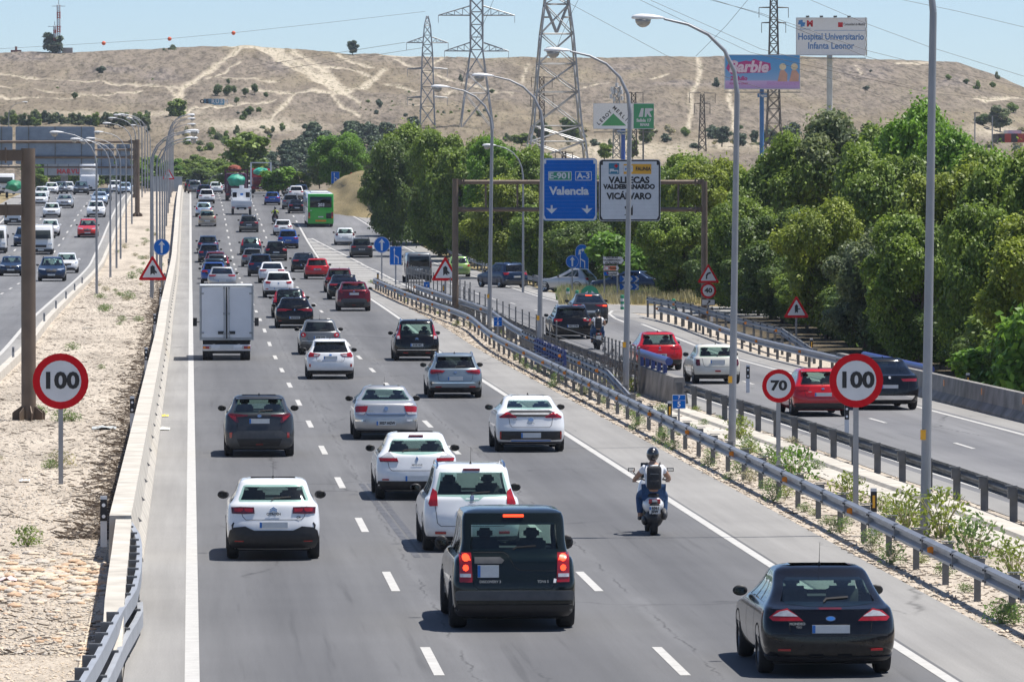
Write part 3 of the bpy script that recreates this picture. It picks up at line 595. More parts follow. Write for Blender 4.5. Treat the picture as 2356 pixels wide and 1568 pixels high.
# ================================================================ VEHICLES
def carpaint(name, c, metal=.25, rough=.32):
    m = pm(name, c, rough, metal, .05, 2.5, 0, 1.0); n = m.node_tree.nodes; l = m.node_tree.links; b = n['Principled BSDF']
    b.inputs['Specular IOR Level'].default_value = .15; b.inputs['Coat Weight'].default_value = .6 if sum(c) < .2 else .9
    # dust that settles low on the body
    tc = [x for x in n if x.type == 'TEX_COORD'][0]; rp = [x for x in n if x.type == 'VALTORGB'][0]
    sx = n.new('ShaderNodeSeparateXYZ'); l.new(tc.outputs['Object'], sx.inputs[0]); mr = n.new('ShaderNodeMapRange'); mr.inputs[1].default_value = .75; mr.inputs[2].default_value = .2; mr.inputs[3].default_value = 0; mr.inputs[4].default_value = .4 if sum(c) > .9 else .14
    l.new(sx.outputs[2], mr.inputs[0]); nz = n.new('ShaderNodeTexNoise'); nz.inputs['Scale'].default_value = 9; l.new(tc.outputs['Object'], nz.inputs[0])
    mm = n.new('ShaderNodeMath'); mm.operation = 'MULTIPLY'; l.new(mr.outputs[0], mm.inputs[0]); l.new(nz.outputs[0], mm.inputs[1])
    x = n.new('ShaderNodeMix'); x.data_type = 'RGBA'; l.new(mm.outputs[0], x.inputs[0]); l.new(rp.outputs[0], x.inputs[6]); x.inputs[7].default_value = (.30, .27, .23, 1); l.new(x.outputs[2], b.inputs['Base Color'])
    return m
PT = {'white': carpaint('paint white', (.78, .79, .80), 0), 'pearl': carpaint('paint cream', (.70, .68, .60), 0), 'silver': carpaint('paint silver', (.46, .47, .48), .55), 'grey': carpaint('paint grey', (.16, .17, .18), .5),
 'darkgrey': carpaint('paint dark grey', (.05, .053, .058), .4), 'black': carpaint('paint black', (.005, .005, .007), 0, .2), 'green_black': carpaint('paint green black', (.006, .010, .009), 0, .22), 'bluegrey': carpaint('paint blue grey', (.22, .27, .31), .5), 'navy': carpaint('paint navy', (.012, .03, .075), .35), 'blue': carpaint('paint blue', (.02, .075, .30), .3),
 'teal': carpaint('paint petrol', (.03, .055, .075), .4), 'red': carpaint('paint red', (.50, .008, .015), .1), 'wine': carpaint('paint wine red', (.14, .008, .018), .35), 'brightred': carpaint('paint bright red', (.62, .02, .015), .1), 'beige': carpaint('paint beige', (.34, .29, .22), .4), 'limegreen': carpaint('paint pale green', (.30, .46, .16), .2),
 'lightblue': carpaint('paint light blue', (.45, .55, .68), .3), 'busgreen': carpaint('paint bus green', (.045, .42, .05), 0, .35), 'purple': carpaint('paint aubergine', (.085, .02, .05), .1, .4)}
G_tint = glassmat('window glass', (.78, .97, .90), .88); G_dark = glassmat('privacy glass', (.5, .6, .6), .16)
M = dict(black=pm('black plastic', (.018, .018, .02), .5, 0, .2, 12), rubber=pm('tyre rubber', (.022, .022, .023), .85, 0, .2, 20, .3), rim=pm('alloy rim', (.42, .43, .45), .3, .9, .1, 8), chrome=pm('chrome trim', (.75, .76, .78), .12, 1, .05, 8),
 lamp=pm('tail lamp red', (.32, .006, .008), .12, 0, .25, 14, 0, 1), lampd=pm('tail lamp dark red', (.09, .004, .006), .12, 0, .25, 14, 0, 1), lampw=pm('lamp clear', (.55, .55, .56), .1, .2, .2, 16, 0, 1), lit=pm('brake light glow', (.9, .05, .02), .3, 0, .05, 20, emit=(1, .07, .02), estr=1.6),
 plate=pm('plate white', (.62, .63, .62), .45, 0, .06, 9), blue=pm('plate blue', (.02, .16, .50), .45, 0, .1, 9), ink=pm('black ink', (.012, .012, .014), .55, 0, .1, 9), trim=pm('grey plastic', (.075, .077, .08), .55, 0, .15, 10), under=pm('underbody', (.012, .012, .012), .9, 0, .2, 5), cloth=pm('seat fabric', (.03, .03, .033), .9, 0, .2, 8, .2), seam=pm('panel gap', (.006, .006, .007), .8, 0, .1, 9),
 amber=pm('amber lens', (.85, .25, .02), .25, 0, .1, 12), head=pm('headlamp', (.62, .66, .70), .08, .5, .3, 22, 0, 1), white=pm('white lettering', (.8, .8, .8), .5, 0, .05, 9), emb=pm('emblem metal', (.5, .51, .53), .2, .9, .1, 9), glass=G_tint, dark=G_dark, steel=pm('galvanised steel', (.30, .31, .32), .45, .55, .14, 5, .1))
_tx = {}
def text_mesh(s, size, m, bold=.0, ext=.002, font=None, sx=1.0, shear=0):
    k = (s, size, m.name, bold, ext, sx, shear)
    if k in _tx: return _tx[k]
    cu = bpy.data.curves.new('lettering', 'FONT'); cu.body = s; cu.size = size; cu.align_x = 'CENTER'; cu.align_y = 'CENTER'; cu.offset = bold; cu.extrude = ext; cu.resolution_u = 3; cu.shear = shear
    o = bpy.data.objects.new('tmp', cu); C.objects.link(o); bpy.context.view_layer.update(); dg = bpy.context.evaluated_depsgraph_get()
    me = bpy.data.meshes.new_from_object(o.evaluated_get(dg)); bpy.data.objects.remove(o); bpy.data.curves.remove(cu)
    me.transform(Matrix.Rotation(math.pi / 2, 4, 'X') @ Matrix.Diagonal((sx, 1, 1, 1))); me.materials.clear(); me.materials.append(m); me.name = 'lettering'; _tx[k] = me; return me
class Car:
    N = 3.4
    def __init__(s, **k):
        W = k.get('W', 1.8) / 2; Ht = k.get('H', 1.47); L = k.get('L', 4.3); kind = k.get('kind', 'hatch'); zb = k.get('belt', 1.0 if Ht > 1.55 else .93); s.W, s.H, s.L, s.k, s.zb = W, Ht, L, k, zb
        gb, gt = zb + .035, Ht - k.get('roofdrop', .11); sl = k.get('slope', dict(hatch=.42, suv=.30, mpv=.22, wagon=.38, sedan=.55, fast=.85, box=.10)[kind]); rw = k.get('roofw', .70); hb = k.get('hood', 1.05); zl = max(0, (Ht - 1.45) * .25)
        rows = [(.20, .24, L - .30, .84 * W), (.29, .07, L - .10, .94 * W), (.45, .0, L - .0, .985 * W), (.62 + zl, .01, L - .02, W), (.76 + zl, .045, L - .10, .992 * W), (zb - .07, .085, L - hb * .72, .972 * W), (zb, .11, L - hb, .945 * W)]
        if kind == 'sedan': rows += [(zb + .035, .16, L - hb - .05, .925 * W), (zb + .06, .55, L - hb - .10, .905 * W), (zb + .085, .62, L - hb - .14, .89 * W)]; gb = zb + .095; y0 = .64
        elif kind == 'fast': rows += [(zb + .03, .22, L - hb - .06, .92 * W)]; gb = zb + .045; y0 = .28
        else: y0 = .145
        rows += [(gb, y0, L - hb - .10, .90 * W), ((gb + gt) / 2, y0 + sl * .46, L - hb - .58, (.90 * .47 + rw * .53) * W), (gt, y0 + sl, L - hb - .98, (rw + .035) * W)]
        rows += [(Ht - .055, y0 + sl + .05, L - hb - 1.12, (rw - .0) * W), (Ht - .02, y0 + sl + .15, L - hb - 1.35, (rw - .07) * W), (Ht, y0 + sl + .45, L - hb - 1.9, (rw - .22) * W)]
        s.rows = rows; s.gb, s.gt = gb, gt; s.rg = k.get('rg', (gb + .02, gt - .005))
        s.Y = [(r[0], r[1]) for r in rows]; s.YF = [(r[0], r[2]) for r in rows]; s.WW = [(r[0], r[3]) for r in rows]
        s.n = k.get('n', 3.4)
    def R(s, z): return .42 if z < s.zb else .42 - .14 * min(1, (z - s.zb) / .4)
    def w(s, z): return pch(s.WW, z)
    def rear0(s, x, z):
        w = s.w(z); t = min(abs(x) / w, .9995); return pch(s.Y, z) + s.R(z) * (1 - (1 - t**s.n)**(1 / s.n))
    def front0(s, x, z):
        w = s.w(z); t = min(abs(x) / w, .9995); return pch(s.YF, z) - .6 * (1 - (1 - t**2.6)**(1 / 2.6))
    def surf(s, side, a, z, off):
        if side == 'r': f = lambda a, z: Vector((a, s.rear0(a, z), z)); sg = 1
        elif side == 'f': f = lambda a, z: Vector((a, s.front0(a, z), z)); sg = -1
        else:
            def f(y, z):
                w = s.w(z); yr = pch(s.Y, z); q = s.R(z); x = w
                if y < yr + q: x = w * max(0, 1 - min(1, (yr + q - y) / q)**s.n)**(1 / s.n)
                return Vector((x, y, z))
            sg = 1
        e = .004; p = f(a, z); da = f(a + e, z) - f(a - e, z); dz = f(a, z + e) - f(a, z - e); nn = da.cross(dz); nn.normalize(); nn *= sg
        if side == 's' : nn = -nn if nn.x < 0 else nn
        return p + nn * off
    def patch(s, side, poly, off=.006, mirror=False, step=.06, back=-.015):
        bm = bmesh.new(); vs = [bm.verts.new((a, 0, z)) for a, z in poly]; bm.faces.new(vs)
        for ax in (0, 2):
            lo = min(p[0 if ax == 0 else 1] for p in poly); hi = max(p[0 if ax == 0 else 1] for p in poly); k = int((hi - lo) / step)
            for i in range(1, k + 1):
                c = lo + (hi - lo) * i / (k + 1); co = [0, 0, 0]; no = [0, 0, 0]; co[ax] = c; no[ax] = 1
                bmesh.ops.bisect_plane(bm, geom=bm.verts[:] + bm.edges[:] + bm.faces[:], plane_co=co, plane_no=no, dist=1e-5)
        be = [e for e in bm.edges if e.is_boundary]; inner = [(v.co.x, v.co.z) for v in bm.verts]
        r = bmesh.ops.extrude_edge_only(bm, edges=be); nv = {v for v in r['geom'] if isinstance(v, bmesh.types.BMVert)}
        for v in bm.verts: v.co = s.surf(side, v.co.x, v.co.z, back if v in nv else off)
        if mirror:
            for v in bm.verts: v.co.x = -v.co.x
        bmesh.ops.triangulate(bm, faces=[f for f in bm.faces if len(f.verts) > 4]); bmesh.ops.recalc_face_normals(bm, faces=bm.faces[:])
        if side == 'r' or side == 'f':
            # face outwards
            c = sum((f.normal.y * f.calc_area() for f in bm.faces)); 
            if (c > 0) == (side == 'r'): bmesh.ops.reverse_faces(bm, faces=bm.faces[:])
        me = bpy.data.meshes.new('patch'); bm.to_mesh(me); bm.free(); smooth(me, 40); return me
    def line(s, side, pts, wd, off=.004):
        b = MB(); out = []
        for (a, z), (c, d) in zip(pts, pts[1:]):
            k = max(1, int(math.hypot(c - a, d - z) / .07)); out += [(a + (c - a) * i / k, z + (d - z) * i / k) for i in range(k)]
        out.append(pts[-1]); vs = []
        for i, (a, z) in enumerate(out):
            p, q = out[max(0, i - 1)], out[min(len(out) - 1, i + 1)]; dx, dz = q[0] - p[0], q[1] - p[1]; m = math.hypot(dx, dz) or 1; nx, nz = -dz / m * wd / 2, dx / m * wd / 2
            vs += [s.surf(side, a + nx, z + nz, off), s.surf(side, a - nx, z - nz, off)]
        b.mesh(vs, [(2 * i, 2 * i + 1, 2 * i + 3, 2 * i + 2) for i in range(len(out) - 1)]); return b
    def recipe(s):
        k = s.k; W, Ht, L, zb = s.W, s.H, s.L, s.zb; P = []
        def add(n, me, m, kids=None, loc=None): P.append(dict(n=n, me=me, m=m, kids=kids or [], loc=loc)); return P[-1]
        # ---- body shell lofted ring by ring
        TR = [-1, -.992, -.972, -.94, -.89, -.82, -.66, -.44, -.2, 0, .2, .44, .66, .82, .89, .94, .972, .992, 1]; TF = [1, .985, .95, .9, .8, .6, .35, 0, -.35, -.6, -.8, -.9, -.95, -.985, -1]
        SFR = k.get('sf', [.04, .10, .14, .36, .40, .66, .70, .97]); zs = sorted(set([round(r[0], 4) for r in s.rows] + [round(s.rg[0], 4), round(s.rg[1], 4)])); z2 = []
        for a, b_ in zip(zs, zs[1:]): z2 += [a] + ([(a + b_) / 2] if b_ - a > .05 else []) + ([a + (b_ - a) * .25, a + (b_ - a) * .75] if b_ - a > .14 else [])
        z2 = sorted(set(z2 + [zs[-1]])); ring = []
        for z in z2:
            w = s.w(z); yr, yf = pch(s.Y, z), pch(s.YF, z); q = s.R(z); r = [(t * w, yr + q * (1 - (1 - abs(t)**s.n)**(1 / s.n)), z) for t in TR]; a, b_ = yr + q, yf - .6
            if b_ < a + .1: a, b_ = (a + b_) / 2 - .05, (a + b_) / 2 + .05
            r += [(w, a + (b_ - a) * f, z) for f in SFR]; r += [(t * w, b_ + (yf - b_) * (1 - abs(t)**2.6)**(1 / 2.6), z) for t in TF]; r += [(-w, a + (b_ - a) * f, z) for f in reversed(SFR)]; ring.append(r)
        nr = len(ring[0]); vs = [p for r in ring for p in r]; body = MB(); holes = {'side_window': [], 'windscreen': []}; nT, nS, nF = len(TR), len(SFR), len(TF); bf = []
        for j in range(len(z2) - 1):
            zm = (z2[j] + z2[j + 1]) / 2
            for i in range(nr):
                f = (j * nr + i, j * nr + (i + 1) % nr, (j + 1) * nr + (i + 1) % nr, (j + 1) * nr + i); col = i
                if s.rg[0] < zm < s.rg[1] and i < nT - 1 and abs(TR[i] + TR[i + 1]) / 2 < .82 and not k.get('norear'): continue
                if s.gb < zm < s.gt:
                    if nT + nS <= col < nT + nS + nF - 1 and abs(TF[col - nT - nS] + TF[col - nT - nS + 1]) / 2 < .87: holes['windscreen'].append(f); continue
                    ms = col - (nT - 1) if col < nT + nS else nr - 1 - col if col >= nT + nS + nF - 1 else None
                    if ms is not None:
                        left = col >= nT + nS + nF - 1; g = col - nT if not left else nr - 2 - col
                        if g in k.get('sw', (1, 0, 3, 5)) and g in (0, 2, 4, 6) and not k.get('noside'): pass
                        if g in (2, 4, 6) or (g == 0 and k.get('quarter')):
                            if not k.get('noside') or g == 6: holes['side_window'].append(f); continue
                bf.append(f)
        bf += [tuple(reversed(range(nr))), tuple(range((len(z2) - 1) * nr, len(z2) * nr))]; body.mesh(vs, bf); add('body', body.data('body', PT['white'], 38), 'paint')
        gm = 'dark' if k.get('privacy') else 'glass'
        for nme in ('windscreen', 'side_window'):
            if not holes[nme]: continue
            if nme == 'side_window':
                grp = {}
                for f in holes[nme]:
                    i = f[0] % nr; grp.setdefault(i, []).append(f)
            else: grp = {0: holes[nme]}
            for i, fl in grp.items():
                b = MB(); b.mesh(vs, fl); me = b.data(nme, M['glass']); bm = bmesh.new(); bm.from_mesh(me); bmesh.ops.delete(bm, geom=[v for v in bm.verts if not v.link_faces], context='VERTS')
                for v in bm.verts: v.co.x *= .992
                bm.to_mesh(me); bm.free(); smooth(me, 50); add(nme, me, 'glass' if nme == 'windscreen' or not k.get('privacy') else 'dark')
        # ---- rear window
        if not k.get('norear'):
            z0, z1 = s.rg[0] - .02, s.rg[1] + .015; gp_ = k.get('glass') or [(-.85 * s.w(z0 + .04), z0 + .035), (-.80 * s.w(z0), z0), (.80 * s.w(z0), z0), (.85 * s.w(z0 + .04), z0 + .035), (.86 * s.w((z0 + z1) / 2), (z0 + z1) / 2), (.85 * s.w(z1 - .03), z1 - .03), (.78 * s.w(z1), z1), (-.78 * s.w(z1), z1), (-.85 * s.w(z1 - .03), z1 - .03), (-.86 * s.w((z0 + z1) / 2), (z0 + z1) / 2)]
            g = add('rear_window', s.patch('r', gp_, .004, back=.001), gm)
            zw = z0 + .045
            if k.get('wiper', 1): wx = k.get('wipx', 0.0); g['kids'].append(dict(n='wiper', me=s.line('r', [(wx - .02, z0 + .005), (wx + .03, zw), (wx + .34, zw + .02)], .022, .018).data('wiper', M['seam']), m='seam', kids=[], loc=None))
        # ---- tail lights: list of (polygon, material) for the right side
        for mir in (False, True):
            kids = []
            for i, (poly, mk) in enumerate(k.get('lamps', [([(.52 * W, .93), (.97 * W, .90), (.975 * W, .76), (.60 * W, .80)], 'lamp')])):
                if k.get('brake') and mk == 'lamp': mk = 'lamp'
                me = s.patch('r', [(x, z) for x, z in poly], .012 + .004 * i, mirror=mir, step=.05); kids.append(dict(n='tail_light' if i == 0 else 'lens', me=me, m=mk, kids=[], loc=None))
            kids[0]['kids'] = kids[1:]; P.append(kids[0])
        # ---- lower bumper, extra coloured patches, seams, lettering
        bz = k.get('bumper', .36)
        if bz: add('bumper', s.patch('r', k.get('bumppoly') or [(-.90 * W, .24), (.90 * W, .24), (.965 * W, .33), (.93 * W, bz), (-.93 * W, bz), (-.965 * W, .33)], .02, step=.08), k.get('bumpm', 'black'))
        for n_, poly, mk, off in k.get('patches', []): add(n_, s.patch('r', poly, off, step=.06), mk)
        for n_, poly, mk, off in k.get('pairs', []):
            for mir in (False, True): add(n_, s.patch('r', poly, off, mirror=mir, step=.05), mk)
        sb = MB(); gx0 = k.get('gate', .60) * W; gz0, gz1 = k.get('gatez', (.58, zb - .02))
        for pts in [[(-gx0 * 1.08, gz1), (-gx0, gz0 + .06), (-gx0 * .9, gz0), (gx0 * .9, gz0), (gx0, gz0 + .06), (gx0 * 1.08, gz1)]] + k.get('seams', []):
            q = s.line('r', pts, .010, .003); sb.mesh(q.v, q.f)
        for sg in (1, -1):
            for yy in (s.L * .33, s.L * .55):
                q = s.line('s', [(yy, .35), (yy, zb)], .012, .003); sb.mesh([(sg * v[0], v[1], v[2]) for v in q.v], q.f)
        add('panel_gap', sb.data('panel_gap', M['seam']), 'seam')
        for (t, x, z, size, mk) in k.get('text', []):
            me = text_mesh(t, size, M[mk], size * .03); add('lettering', me, None, loc=(x, s.rear0(x, z) - .012, z))
        if k.get('crease'):
            for cz, cm in k['crease']: add('trim_strip', s.line('r', [(-.86 * W, cz), (.86 * W, cz)], .028, .012).data('trim_strip', M[cm]), cm)
        # ---- plate
        pz, px, ph, pw = k.get('plate', (.72, 0, .11, .52)); b = MB(); yv = s.rear0(px, pz) - .02; b.box((0, 0, 0), (pw, .015, ph)); pl = add('number_plate', b.data('plate', M['plate']), 'plate', loc=(px, yv, pz))
        b = MB(); b.box((-pw / 2 + .022 if ph < .2 else -pw / 2 + .03, -.009, 0 if ph < .2 else ph * .25), (.042, .004, ph * (.96 if ph < .2 else .45))); pl['kids'].append(dict(n='blue_band', me=b.data('blue_band', M['blue']), m='blue', kids=[], loc=None))
        if k.get('reg'): pl['kids'].append(dict(n='lettering', me=text_mesh(k['reg'], .098, M['ink'], .004, sx=.92), m=None, kids=[], loc=(.025, -.011, -.0)))
        # ---- wheels
        wr = k.get('wheel', .315 if Ht < 1.55 else .35); tw = k.get('tw', .22); xo = W - .115
        tb = MB(); tb.lathe([(wr * .62, -tw / 2), (wr * .9, -tw / 2), (wr * .97, -tw * .4), (wr, -tw * .25), (wr, tw * .25), (wr * .97, tw * .4), (wr * .9, tw / 2), (wr * .62, tw / 2)], 24); tm = tb.data('tyre', M['rubber'], 30)
        rb = MB(); rb.lathe([(0.0, tw * .36), (.05, tw * .38), (.06, tw * .30), (wr * .2, tw * .28)], 16)
        rb.lathe([(wr * .66, tw * .46), (wr * .58, tw * .40), (wr * .56, tw * .05)], 24)
        for i in range(5):
            a = i * 2 * math.pi / 5; rb.m = 0; d = Vector((0, math.cos(a), math.sin(a))); e = Vector((0, -math.sin(a), math.cos(a)))
            rb.mesh([d * .05 + e * .035 + Vector((tw * .34, 0, 0)), d * .05 - e * .035 + Vector((tw * .34, 0, 0)), d * wr * .6 - e * .03 + Vector((tw * .42, 0, 0)), d * wr * .6 + e * .03 + Vector((tw * .42, 0, 0))], [(0, 1, 2, 3)])
        rm = rb.data('rim', M['rim']); db = MB(); db.lathe([(0, tw * .1), (wr * .6, tw * .12)], 20); dm = db.data('wheel_disc', M['under'])
        ro = k.get('ro', .82); s.ro = ro; s.wb = k.get('wb', L * .61)
        rmL = rm.copy(); rmL.transform(Matrix.Scale(-1, 4, (1, 0, 0))); dmL = dm.copy(); dmL.transform(Matrix.Scale(-1, 4, (1, 0, 0)))
        for y in (ro, ro + s.wb):
            for sg in (1, -1):
                P.append(dict(n='wheel', me=tm, m='rubber', loc=(sg * xo, y, wr), kids=[dict(n='rim', me=rm if sg > 0 else rmL, m='rim', kids=[], loc=None), dict(n='wheel_disc', me=dm if sg > 0 else dmL, m='under', kids=[], loc=None)]))
        # dark wheel arches on the flanks
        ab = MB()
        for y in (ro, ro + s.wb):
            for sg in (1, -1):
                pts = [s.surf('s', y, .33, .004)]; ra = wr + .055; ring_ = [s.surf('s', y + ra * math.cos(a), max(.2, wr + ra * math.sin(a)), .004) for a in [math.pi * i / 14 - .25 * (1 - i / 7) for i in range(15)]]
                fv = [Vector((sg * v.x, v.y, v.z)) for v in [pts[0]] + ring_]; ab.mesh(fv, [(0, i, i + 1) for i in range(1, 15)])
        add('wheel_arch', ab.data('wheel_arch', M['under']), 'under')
        if k.get('flare'):
            fb = MB()
            for y in (ro, ro + s.wb):
                for sg in (1, -1):
                    ra = wr + .10; fb.sweep([Vector((sg * (W - .03), y + ra * math.cos(a), wr + ra * math.sin(a))) for a in [math.pi * i / 12 for i in range(13)]], [(-.02, 0), (.03, 0)]) if False else fb.tube([(sg * (W - .045), y + ra * math.cos(a), wr + ra * math.sin(a) * .95) for a in [math.pi * i / 12 for i in range(13)]], .038, 6)
            add('wheel_arch', fb.data('wheel_arch', M['trim'], 50), 'trim')
        b = MB(); b.box((0, L / 2, .235), (1.62 * W, L - .7, .12)); add('underbody', b.data('underbody', M['under']), 'under')
        # ---- mirrors
        ym = L - k.get('hood', 1.05) - .62; zmr = zb + .06
        for sg in (1, -1):
            bm = bmesh.new(); bmesh.ops.create_uvsphere(bm, u_segments=12, v_segments=8, radius=1)
            for v in bm.verts: v.co = Vector((sg * (s.w(zb) + .10 + v.co.x * .11), ym + v.co.y * .08 * (1 if v.co.y > 0 else .35), zmr + .01 + v.co.z * k.get('mirh', .078)))
            me = bpy.data.meshes.new('mirror'); bm.to_mesh(me); bm.free(); me.shade_smooth(); me.materials.append(PT['white'])
            b = MB(); b.box((sg * (s.w(zb) + .105), ym - .030, zmr + .01), (.14, .006, .09)); add('mirror', me, k.get('mirm', 'black'), [dict(n='mirror_glass', me=b.data('mirror_glass', G_dark), m='dark', kids=[], loc=None)])
        # ---- interior
        b = MB(); ib0 = .75; b.box((0, L * .5, .50), (1.5 * W, L - 2.2, .30)); b.box((0, L - k.get('hood', 1.05) - .75, zb - .1), (1.55 * W, .5, .22)); b.box((0, 1.35, zb - .16), (1.45 * W, .22, .34)); add('dashboard', b.data('dashboard', M['cloth']), 'cloth')
        for x in (-.37, .37):
            b = MB(); yy = L - k.get('hood', 1.05) - 1.75; b.box((x, yy, zb - .05), (.46, .16, .52)); b.box((x, yy - .02, zb + .29), (.25, .09, .17)); me = b.data('seat', M['cloth']); bm = bmesh.new(); bm.from_mesh(me); bmesh.ops.bevel(bm, geom=bm.edges[:], offset=.075, segments=3, affect='EDGES', clamp_overlap=True); bm.to_mesh(me); bm.free(); me.shade_smooth(); add('seat', me, 'cloth')
        # ---- roof furniture
        yr_ = pch(s.Y, s.gt)
        if k.get('mast'): b = MB(); b.cyl((0, yr_ + .35, Ht - .01), (0, yr_ + .33, Ht + .04), .025, .01, 6); b.cyl((0, yr_ + .33, Ht + .03), (0, yr_ + .24, Ht + k['mast']), .0045, .003, 5); add('antenna', b.data('antenna', M['black']), 'black')
        if k.get('fin', 1) and not k.get('mast'): b = MB(); b.mesh([(-.03, yr_ + .30, Ht - .012), (.03, yr_ + .30, Ht - .012), (.012, yr_ + .55, Ht - .01), (-.012, yr_ + .55, Ht - .01), (0, yr_ + .30, Ht + .065), (0, yr_ + .36, Ht + .06)], [(0, 1, 4), (1, 2, 5, 4), (3, 0, 4, 5), (2, 3, 5), (0, 3, 2, 1)]); add('antenna', b.data('antenna', M['black']), 'black')
        if k.get('rails'):
            for sg in (1, -1):
                b = MB(); x = sg * (s.w(Ht - .06) - .03); a, c = yr_ + .15, L - k.get('hood', 1.05) - 1.35; b.tube([(x, a, Ht - .07), (x, a + .12, Ht + .005), (x, (a + c) / 2, Ht + .022), (x, c - .12, Ht + .005), (x, c, Ht - .07)], .02, 6); add('roof_rail', b.data('roof_rail', M[k['rails']], 60), k['rails'])
        if k.get('third'): add('brake_light', s.patch('r', [(-.16, k['third']), (.16, k['third']), (.16, k['third'] + .03), (-.16, k['third'] + .03)], .03), 'lit' if k.get('brake') else 'lampd')
        if k.get('spoiler'):
            z = s.gt + .02; b = MB(); x = s.w(z) * .92; y = pch(s.Y, z); b.mesh([(-x, y + .12, z + .03), (x, y + .12, z + .03), (x * .96, y - .12, z + .005), (-x * .96, y - .12, z + .005), (-x, y + .1, z - .03), (x, y + .1, z - .03), (x * .96, y - .11, z - .02), (-x * .96, y - .11, z - .02)], [(0, 1, 2, 3), (7, 6, 5, 4), (3, 2, 6, 7), (0, 3, 7, 4), (2, 1, 5, 6)]); add('spoiler', b.data('spoiler', PT['white'], 20), 'paint')
        # ---- face of the car
        hz = k.get('hz', zb - .21)
        for mir in (False, True): add('headlight', s.patch('f', k.get('hlamp') or [(.50 * W, hz - .03), (.93 * W, hz + .02), (.93 * W, hz + .10), (.56 * W, hz + .05)], .012, mirror=mir, step=.06), 'head')
        add('grille', s.patch('f', k.get('grille') or [(-.42 * W, hz - .12), (.42 * W, hz - .12), (.48 * W, hz + .02), (-.48 * W, hz + .02)], .010, step=.1), 'black', [dict(n='emblem', me=s.patch('f', [(-.05, hz - .09), (.05, hz - .09), (.06, hz - .03), (0, hz), (-.06, hz - .03)], .022, step=.1), m='chrome', kids=[], loc=None)])
        add('front_grille', s.patch('f', [(-.72 * W, .28), (.72 * W, .28), (.78 * W, .36), (.55 * W, .42), (-.55 * W, .42), (-.78 * W, .36)], .010, step=.1), 'black')
        b = MB(); b.box((0, 0, 0), (.52, .015, .11)); P.append(dict(n='number_plate', me=b.data('plate', M['plate']), m='plate', loc=(0, s.front0(0, .46) + .02, .46), kids=[]))
        b = MB(); b.box((-.0, 0, 0), (.5, .01, .1))
        if k.get('extra'):
            for e in k['extra'](s): P.append(e)
        return P
REC = {}
def spawn_parts(P, parent, paint, over=None):
    for d in P:
        o = bpy.data.objects.new(d['n'], d['me']); C.objects.link(o); o.parent = parent
        if d['loc'] is not None: o.location = d['loc']
        if d['m']:
            m = PT[paint] if d['m'] == 'paint' else (over or {}).get(d['m'], M.get(d['m']))
            if d['m'] == 'paint' or not d['me'].materials or d['me'].materials[0] != m:
                if not d['me'].materials: d['me'].materials.append(m)
                o.material_slots[0].link = 'OBJECT'; o.material_slots[0].material = m
        if d.get('rot'): o.rotation_euler = d['rot']
        spawn_parts(d['kids'], o, paint, over)
SPEC = {}
def car(ty, u, v, paint, label, heading=0, away=True, group=None, over=None, name='car', cat='car', x=None, y=None):
    """a car of type ty whose nearer tyres stand where the photo shows them"""
    if ty not in REC: c = Car(**SPEC[ty]); REC[ty] = (c.recipe(), c)
    P, c = REC[ty]; g = gp(u, v) if y is None else Vector((x, y, rz(y))); t = math.atan2(rz(g.y + 3) - rz(g.y), 3)
    o = bpy.data.objects.new(name, None); C.objects.link(o); setp(o, label, cat, group)
    sg = 1 if away else -1; ov = c.ro if away else c.ro + c.wb
    rot = Matrix.Rotation(t, 4, 'X') @ Matrix.Rotation((0 if away else math.pi) - R(heading), 4, 'Z'); o.rotation_euler = rot.to_euler(); off = rot @ Vector((0, ov, 0))
    o.location = (g.x - off.x, g.y - off.y, g.z - off.z); spawn_parts(P, o, paint, over); return o
def sym(p): return p + [(-x, z) for x, z in reversed(p)]
REFL = lambda x0, x1, z0, z1: ('reflector', [(x0, z0), (x1, z0), (x1, z1), (x0, z1)], 'lamp', .026)
def chev(z, s=.06): return [('emblem', sym([(0, z + s * .6), (s, z + s * .05), (s, z - s * .25)])[:3] + [(0, z + s * .2)] + [(-s, z - s * .25), (-s, z + s * .05)], 'chrome', .014), ('emblem', [(0, z + s * 0), (s, z - s * .55), (s, z - s * .85), (0, z - s * .4), (-s, z - s * .85), (-s, z - s * .55)], 'chrome', .014)]
def disc(z, rx=.06, rz_=.045, mk='chrome', x=0): return ('emblem', [(x + rx * math.cos(a), z + rz_ * math.sin(a)) for a in [i * math.pi / 6 for i in range(12)]], mk, .014)
SPEC['cactus'] = dict(W=1.73, H=1.50, L=4.17, kind='suv', belt=1.03, slope=.34, roofw=.70, mast=.30, lamps=[([(.35, .875), (.36, .99), (.60, .995), (.775, .985), (.765, .87), (.55, .865)], 'lampd'), ([(.385, .90), (.385, .965), (.535, .967), (.535, .93), (.50, .905)], 'lamp'), ([(.565, .93), (.565, .968), (.72, .965), (.71, .905), (.60, .905)], 'lamp')],
  bumppoly=[(-.76, .24), (.76, .24), (.83, .40), (.80, .56), (.72, .62), (.52, .64), (.44, .60), (.36, .565), (-.36, .565), (-.44, .60), (-.52, .64), (-.72, .62), (-.80, .56), (-.83, .40)], plate=(.665, 0, .11, .52), gate=.66, gatez=(.76, 1.0), glass=[(-.63, 1.09), (.63, 1.09), (.645, 1.13), (.555, 1.365), (.50, 1.385), (-.50, 1.385), (-.555, 1.365), (-.645, 1.13)], rg=(1.12, 1.35),
  patches=chev(.955, .065), pairs=[REFL(.55, .71, .365, .385), ('air_vent', [(.735, .52), (.755, .52), (.775, .66), (.74, .71), (.725, .70), (.75, .64)], 'black', .01)], text=[('CITROËN', 0, .865, .062, 'trim'), ('C4', .46, .805, .06, 'trim')], wipx=-.02)
